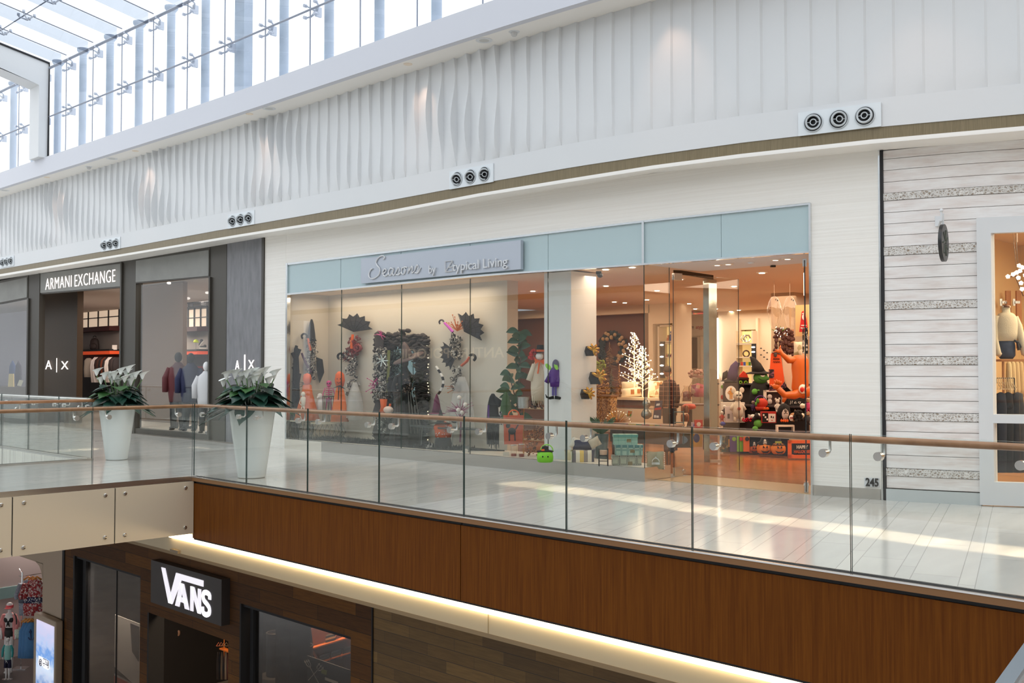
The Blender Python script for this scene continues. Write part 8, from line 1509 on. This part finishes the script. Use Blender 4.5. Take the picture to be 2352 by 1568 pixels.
one('white_round_stool', fr(1805, 990, Y=YA1 - .2), C(226, 214, 200, .4), lambda m: (m.box((-20, 0, 10), (20, 14, 14)), m.box((-20, 0, -10), (-17, 14, 10)), m.box((17, 0, -10), (20, 14, 10))), 'white low riser under the long-haired mask and mini pumpkins', 'riser')
# floor level row
def giftbag(px, w, h, c, label, deco):
    t = T_('gift_bag', fr(px, 1037, Y=16.2), label, 'gift bag'); t.p('bag_body', C(*c, .6), lambda m: m.slab([(-w / 2, 0, 0), (w / 2, 0, 0), (w / 2, 0, h), (-w / 2, 0, h)], (0, 7, 0))); t.p('decoration', C(*deco, .6), lambda m: (m.ball((1, -1, h * .66), (4, 1, 3.4), 10), m.torus((1, -1, h * .66), 4, 1, RX90, 10, 5))); t.p('handle', C(*deco, .6), lambda m: m.torus((0, 1, h), w * .25, .6, RX90, 12, 4, 0, PI))
giftbag(1685, 15, 44, (84, 40, 130), 'purple gift bag with a green spider, leftmost of the three gift bags', (150, 190, 60)); giftbag(1701, 14, 44, (130, 200, 50), 'lime green gift bag, middle of the three gift bags', (200, 70, 50)); giftbag(1715, 13, 44, (226, 110, 40), 'orange gift bag, rightmost of the three gift bags', (40, 30, 30))
t = T_('costume_bag', fr(1665, 1038, Y=16.25), 'clear plastic costume bag with a yellow label at the left of the gift bags', 'bag'); t.p('filling', print_mat('costume_mix', rgb(80, 70, 50), rgb(170, 150, 110), rgb(60, 90, 80), 25), lambda m: m.box((-10, 0, 0), (7, 6, 40))); t.p('black_strip', blk, lambda m: m.box((7, -1, 0), (13, 5, 40))); t.p('yellow_label', C(226, 160, 40), lambda m: m.box((7.4, -1.6, 12), (12.6, -.6, 30)))
def pirate(px, py, w, label, hat='pirate', Y=16.15, dark=0):
    t = T_('jack_o_lantern', fr(px, py, Y=Y), label, 'pumpkin'); k = w / 32; oc = C(232 - dark * 50, 132 - dark * 50, 26, .5, bump=.3, bscale=60)
    t.p('pumpkin', oc, lambda m: [m.ball((math.cos(a) * 8 * k, math.sin(a) * 5 * k, 12 * k), (8.6 * k, 6 * k, 12 * k), 14) for a in [j * PI / 4 for j in range(8)]] and None, True)
    for s in (-1, 1): t.p('eye', blk, lambda m, s=s: m.slab([(s * 3 * k - 2 * k, -11.6 * k, 14 * k), (s * 3 * k + 3 * k, -11.6 * k, 14 * k), (s * 4.5 * k, -11.6 * k, 19 * k)], (0, 2 * k, 0)))
    t.p('grin', blk, lambda m: m.slab([(-10 * k, -11.8 * k, 9 * k), (-4 * k, -12 * k, 6.5 * k), (4 * k, -12 * k, 6.5 * k), (10 * k, -11.8 * k, 9 * k), (5 * k, -12 * k, 3 * k), (-5 * k, -12 * k, 3 * k)], (0, 2 * k, 0)))
    if hat == 'pirate':
        t.p('pirate_hat', blk, lambda m: m.slab([(-16 * k, -8 * k, 24 * k), (-12 * k, -8 * k, 20 * k), (12 * k, -8 * k, 20 * k), (16 * k, -8 * k, 24 * k), (9 * k, -8 * k, 28 * k), (5 * k, -8 * k, 36 * k), (-5 * k, -8 * k, 36 * k), (-9 * k, -8 * k, 28 * k)], (0, 12 * k, 0))); t.p('skull_badge', white, lambda m: (m.ball((0, -8.5 * k, 30 * k), (3 * k, 1, 3.2 * k), 8), m.tube([(-4 * k, -9 * k, 23 * k), (4 * k, -9 * k, 27 * k)], .8 * k, 5), m.tube([(4 * k, -9 * k, 23 * k), (-4 * k, -9 * k, 27 * k)], .8 * k, 5)))
    else:
        t.p('witch_hat', blk, lambda m: (m.lathe([(16 * k, 21 * k), (7 * k, 24 * k), (5 * k, 34 * k), (1 * k, 46 * k)], n=18, sy=.7)), True); t.p('hat_band', C(160, 160, 50), lambda m: m.lathe([(7.6 * k, 25 * k), (6.8 * k, 29 * k)], n=18, sy=.75))
pirate(1731, 1041, 26, 'darker pumpkin lantern in a pirate hat, leftmost and partly hidden', Y=16.35, dark=1); pirate(1755, 1042, 33, 'bright pumpkin lantern in a pirate hat with skull badge, middle of the three'); pirate(1788, 1043, 33, 'bright pumpkin lantern in a pointed black witch hat, rightmost of the three', 'witch')
t = T_('happy_halloween_sign', fr(1840, 1052, Y=16.0), 'orange bordered black sign reading Happy Halloween standing on the wood floor', 'sign'); t.p('fluffy_border', C(232, 100, 20, .8, bump=.6, bscale=60), lambda m: (m.box((-29, -2, 0), (26, 6, 8)), m.box((-29, -2, 34), (26, 6, 41)), m.box((-29, -2, 0), (-22, 6, 41)), m.box((20, -2, 0), (26, 6, 41)))); t.p('black_panel', blk, lambda m: m.slab([(-17, -1, 8), (21, -1, 8), (21, -1, 34), (-17, -1, 34), (-22, -1, 28), (-22, -1, 13)], (0, 3, 0))); t.p('straw_top', C(190, 150, 100, .9), lambda m: m.box((-26, 0, 41), (26, 5, 48)))
s_ = t.M.to_scale()[0]; xd = (t.M.to_3x3() @ Vector((1, 0, 0))).normalized()
text('HAPPY', 'white_letters', white, t.M @ Vector((-11, -2, 22)), xd, upz, 8 * s_, t.r, .004, sx=.78, bold=.02); text('HALLOWEEN', 'orange_letters', org, t.M @ Vector((-17, -2, 12)), xd, upz, 7 * s_, t.r, .004, sx=.72, bold=.02)
# hanging ghosts, garland, santa sign
plast = glass('clear_plastic', (.93, .88, .82), 2.2, .08)
for i, (px, l) in enumerate(((1779, 'left clear plastic ghost hanging from the ceiling'), (1815, 'right clear plastic ghost hanging from the ceiling'))):
    t = T_('hanging_ghost', fr(px, 752, Y=15.6), l, 'decoration'); t.p('ghost_sheet', plast, lambda m: (m.lathe([(7, 0), (10, 8), (14, 24), (17, 44), (13, 58), (8, 68), (2, 72)], n=16, sy=.6, cap=False), m.tube([(-12, 0, 50), (-17, 0, 34)], [3, 1], 6), m.tube([(12, 0, 50), (16, 0, 30)], [3, 1], 6)), True); t.p('eye', blk, lambda m: m.ball((2, -5, 64), (1.4, .6, 2.2), 8)); t.p('eye', blk, lambda m: m.ball((6, -5, 62), (1.4, .6, 2.2), 8)); t.p('string', C(200, 180, 160), lambda m: m.tube([(0, 0, 72), (0, 0, 108)], .3, 4))
t = T_('lit_wreath', fr(1800, 800, Y=17.9), 'dark red and green wreath with tiny lights on the mirrored column', 'wreath'); t.p('foliage', C(70, 34, 26, .7), lambda m: (scatter(m, 90, (-20, 24, -16, 46), lambda m, x, y, z: m.ball((x, y, z), (6, 3, 4), 6, RT(x)))), True); t.p('fairy_lights', tl, lambda m: [m.ball((random.uniform(-22, 10), -5, random.uniform(26, 50)), .8, 6) for _ in range(22)] and None); t.p('green_sprigs', C(90, 110, 40, .7), lambda m: twigs(m, (-8, 34), 20, 8, 22, .6, 3.6, .9))
one('column_screen', fr(1812, 812, Y=18.1), C(170, 120, 90, .3), lambda m: m.box((-10, 0, 0), (12, 2, 56)), 'brown mirror strip on the column behind the wreath', 'mirror')
t = T_('santa_sign', fr(1846, 762, Y=15.2), 'red Santa-shaped wall sign with white beard at the right side of the shop', 'sign'); t.p('red_coat', C(190, 20, 24, .5), lambda m: m.slab([(-10, 0, 0), (10, 0, 0), (7, 0, 28), (4, 0, 40), (2, 0, 50), (-4, 0, 46), (-6, 0, 30)], (0, 2, 0))); t.p('beard', white, lambda m: (m.ball((0, -1, 34), (4, 1, 7), 10), m.ball((0, -1, 42), (4, 1, 1.6), 8))); t.p('white_lettering', white, lambda m: (m.box((-6, -.6, 14), (6, 0, 16)), m.box((-7, -.6, 8), (7, 0, 10))))
mb = MB(); mb.box((xa(1828, 15.3), 15.3, zy(1840, 772, 15.3)), (xa(1858, 15.3), 15.34, zy(1840, 700, 15.3))); tag(mb.build('lit_display_panel', C(230, 190, 130, .6)), 'cream lit panel behind the Santa sign', 'panel')
one('skeleton_banner', fr(1851, 812, Y=14.9), print_mat('black_skull_print', rgb(20, 20, 22), rgb(210, 206, 200), rgb(30, 30, 32), 34), lambda m: m.box((-7, 0, 0), (5, 2, 60)), 'narrow black and white skull banner by the right door edge', 'banner')
one('floral_cushion_back', fr(1833, 812, Y=15.6), print_mat('leaf_print', rgb(226, 214, 190), rgb(170, 160, 120), rgb(230, 220, 200), 16), lambda m: pillow(m, 20, 32, 10, None, 0, 12), 'pale leaf-print cushion below the Santa sign', 'cushion', smooth=True)
for i, (px, py, c, l) in enumerate(((1855, 955, (40, 40, 46), 'dark witch figure at the very right of the Halloween table'), (1856, 925, (190, 60, 110), 'pink topped doll at the very right of the Halloween table'))): doll(px, py + 20, YA1, 34, C(*c, .7), C(200, 170, 140, .7), l)
for i in range(6): one('bat_sticker', fr(1748 + (i * 7) % 21, 800 + i * 5, Y=22.9), blk, lambda m: m.slab([(-3, 0, 0), (0, 0, -1.5), (3, 0, 0), (1, 0, 1), (0, 0, 2.5), (-1, 0, 1)], (0, .5, 0)), 'tiny black bat sticker on the pale far wall above the green witch', 'sticker', 'bat stickers on the far wall')
# chrome clad post, security gate, clear goods between the doors
mb = MB(); a, b = xa(1616, 14.5), xa(1629, 14.5); mb.box((a, 14.5, 0.013), (b, 14.75, 3.11)); tag(mb.build('chrome_post', mat('chrome_green', rgb(186, 196, 190), .12, 1.0, bump=.3, bscale=2)), 'tall chrome-clad post just inside the shop behind the open glass door', 'post')
t = T_('security_gate', fr(1645, 1062, Y=14.3), 'pale rounded anti-theft gate standing right of the chrome post', 'gate'); t.p('gate_panel', glass('milky', (.93, .90, .87), 1.2, .15), lambda m: m.slab([(-12, 0, 0), (12, 0, 0), (12, 0, 190), (8, 0, 204), (0, 0, 212), (-12, 0, 214)], (0, 5, 0))); t.p('gate_base', C(196, 180, 160, .4), lambda m: m.box((-13, -2, 0), (13, 7, 6)))
one('door_header_box', fr(1597, 634, Y=13.1), 'ax_bronze', lambda m: m.slab([(-50, 0, 6), (50, 40, -4), (50, 40, 6), (-50, 0, 16)], (0, 4, 0)), 'bronze header rail over the open glass door leaf', 'door header')
t = T_('gift_basket_table', fr(1585, 925, Y=15.6), 'round tiered stand wrapped with clear gift hampers beside the chrome post', 'display'); t.p('tier', C(90, 60, 44, .4), lambda m: m.lathe([(38, -6), (38, -2), (.1, -2)], n=26), 'auto'); t.p('pedestal', C(70, 48, 38, .4), lambda m: m.lathe([(10, -60), (5, -40), (5, -6)], n=14), 'auto')
def hamper(px, py, w, h, c, label):
    t = T_('gift_hamper', fr(px, py, Y=15.5), label, 'hamper'); t.p('wrapper', plast, lambda m: m.lathe([(w, 0), (w * 1.1, h * .5), (w * .5, h * .9), (w * .7, h)], n=16, sy=.7, cap=False), True); t.p('contents', print_mat('hamper_%d' % px, rgb(*c), rgb(220, 190, 170), rgb(150, 40, 60), 14), lambda m: m.lathe([(w * .8, 1), (w * .8, h * .6), (.1, h * .7)], n=12, sy=.7), True)
hamper(1603, 912, 20, 46, (190, 90, 120), 'tall clear-wrapped gift hamper with pink contents'); hamper(1578, 922, 12, 36, (140, 70, 50), 'smaller clear-wrapped gift hamper with brown contents left of the pink one')
one('flower_tray', fr(1603, 862, Y=15.7), C(170, 130, 116, .7), lambda m: (m.lathe([(22, 0), (18, -6), (.1, -6)], n=18), scatter(m, 26, (-20, 20, 0, 12), lambda m, x, y, z: m.ball((x, y, z), 3.5, 6))), 'pale tray of pinkish flowers above the clear hampers', 'tray', smooth=True)
one('red_paper_lantern', fr(1583, 938, Y=14.9), C(190, 60, 30, .5), lambda m: m.lathe([(4, -2), (14, 0), (16, 5), (12, 10), (3, 11)], n=22), 'orange-red pleated paper decoration under the hamper stand', 'decoration', smooth=True)
t = T_('blue_rack', fr(1560, 1000, Y=14.4), 'blue-green metal rack beside the person', 'rack'); t.p('frame', C(70, 110, 120, .4), lambda m: [m.tube([(x, 0, -20), (x, 0, 56)], 1.4, 5) for x in (-12, 10)] and [m.tube([(-12, 0, z), (10, 0, z)], 1.2, 5) for z in (10, 30, 54)] and None)
for i in range(4): one('copper_canister', fr(1569 + i % 2 * 9, 968 - i // 2 * 20, Y=14.8), C(150, 90, 66, .2, .9), lambda m: m.lathe([(4.6, 0), (5, 2), (5, 14), (3.6, 17), (.1, 18)], n=16), 'shiny copper canister in the block of four beside the blue rack', 'canister', 'copper canisters beside the blue rack', 'auto')
t = T_('toy_stack_table', fr(1590, 1030, Y=14.6), 'low dark table with toy packages by the door glass', 'table'); t.p('table_top', dk, lambda m: m.box((-40, 0, 44), (34, 30, 48))); t.p('leg', dk, lambda m: m.box((-38, 0, -4), (-34, 28, 44))); t.p('leg', dk, lambda m: m.box((30, 0, -4), (34, 28, 44)))
for i, (px, py, w, h, c, d, l) in enumerate(((1605, 984, 18, 20, (200, 60, 50), (236, 220, 200), 'red box with white label on the low table by the chrome post'), (1596, 984, 14, 14, (200, 190, 200), (120, 110, 190), 'pale package with a lilac circle left of the red box'), (1567, 1028, 46, 36, (60, 70, 60), (120, 160, 190), 'dark blue-grey toy package under the low table'), (1600, 1026, 26, 40, (220, 160, 40), (40, 50, 110), 'yellow package with a blue figure under the low table'))):
    boxcard(px, py, 14.45 if py < 1000 else 14.5, w, h, C(*c), l, [('label_print', C(*d), ell(0, h * .5, w * .28, h * .25))], 8, 'toy_package')
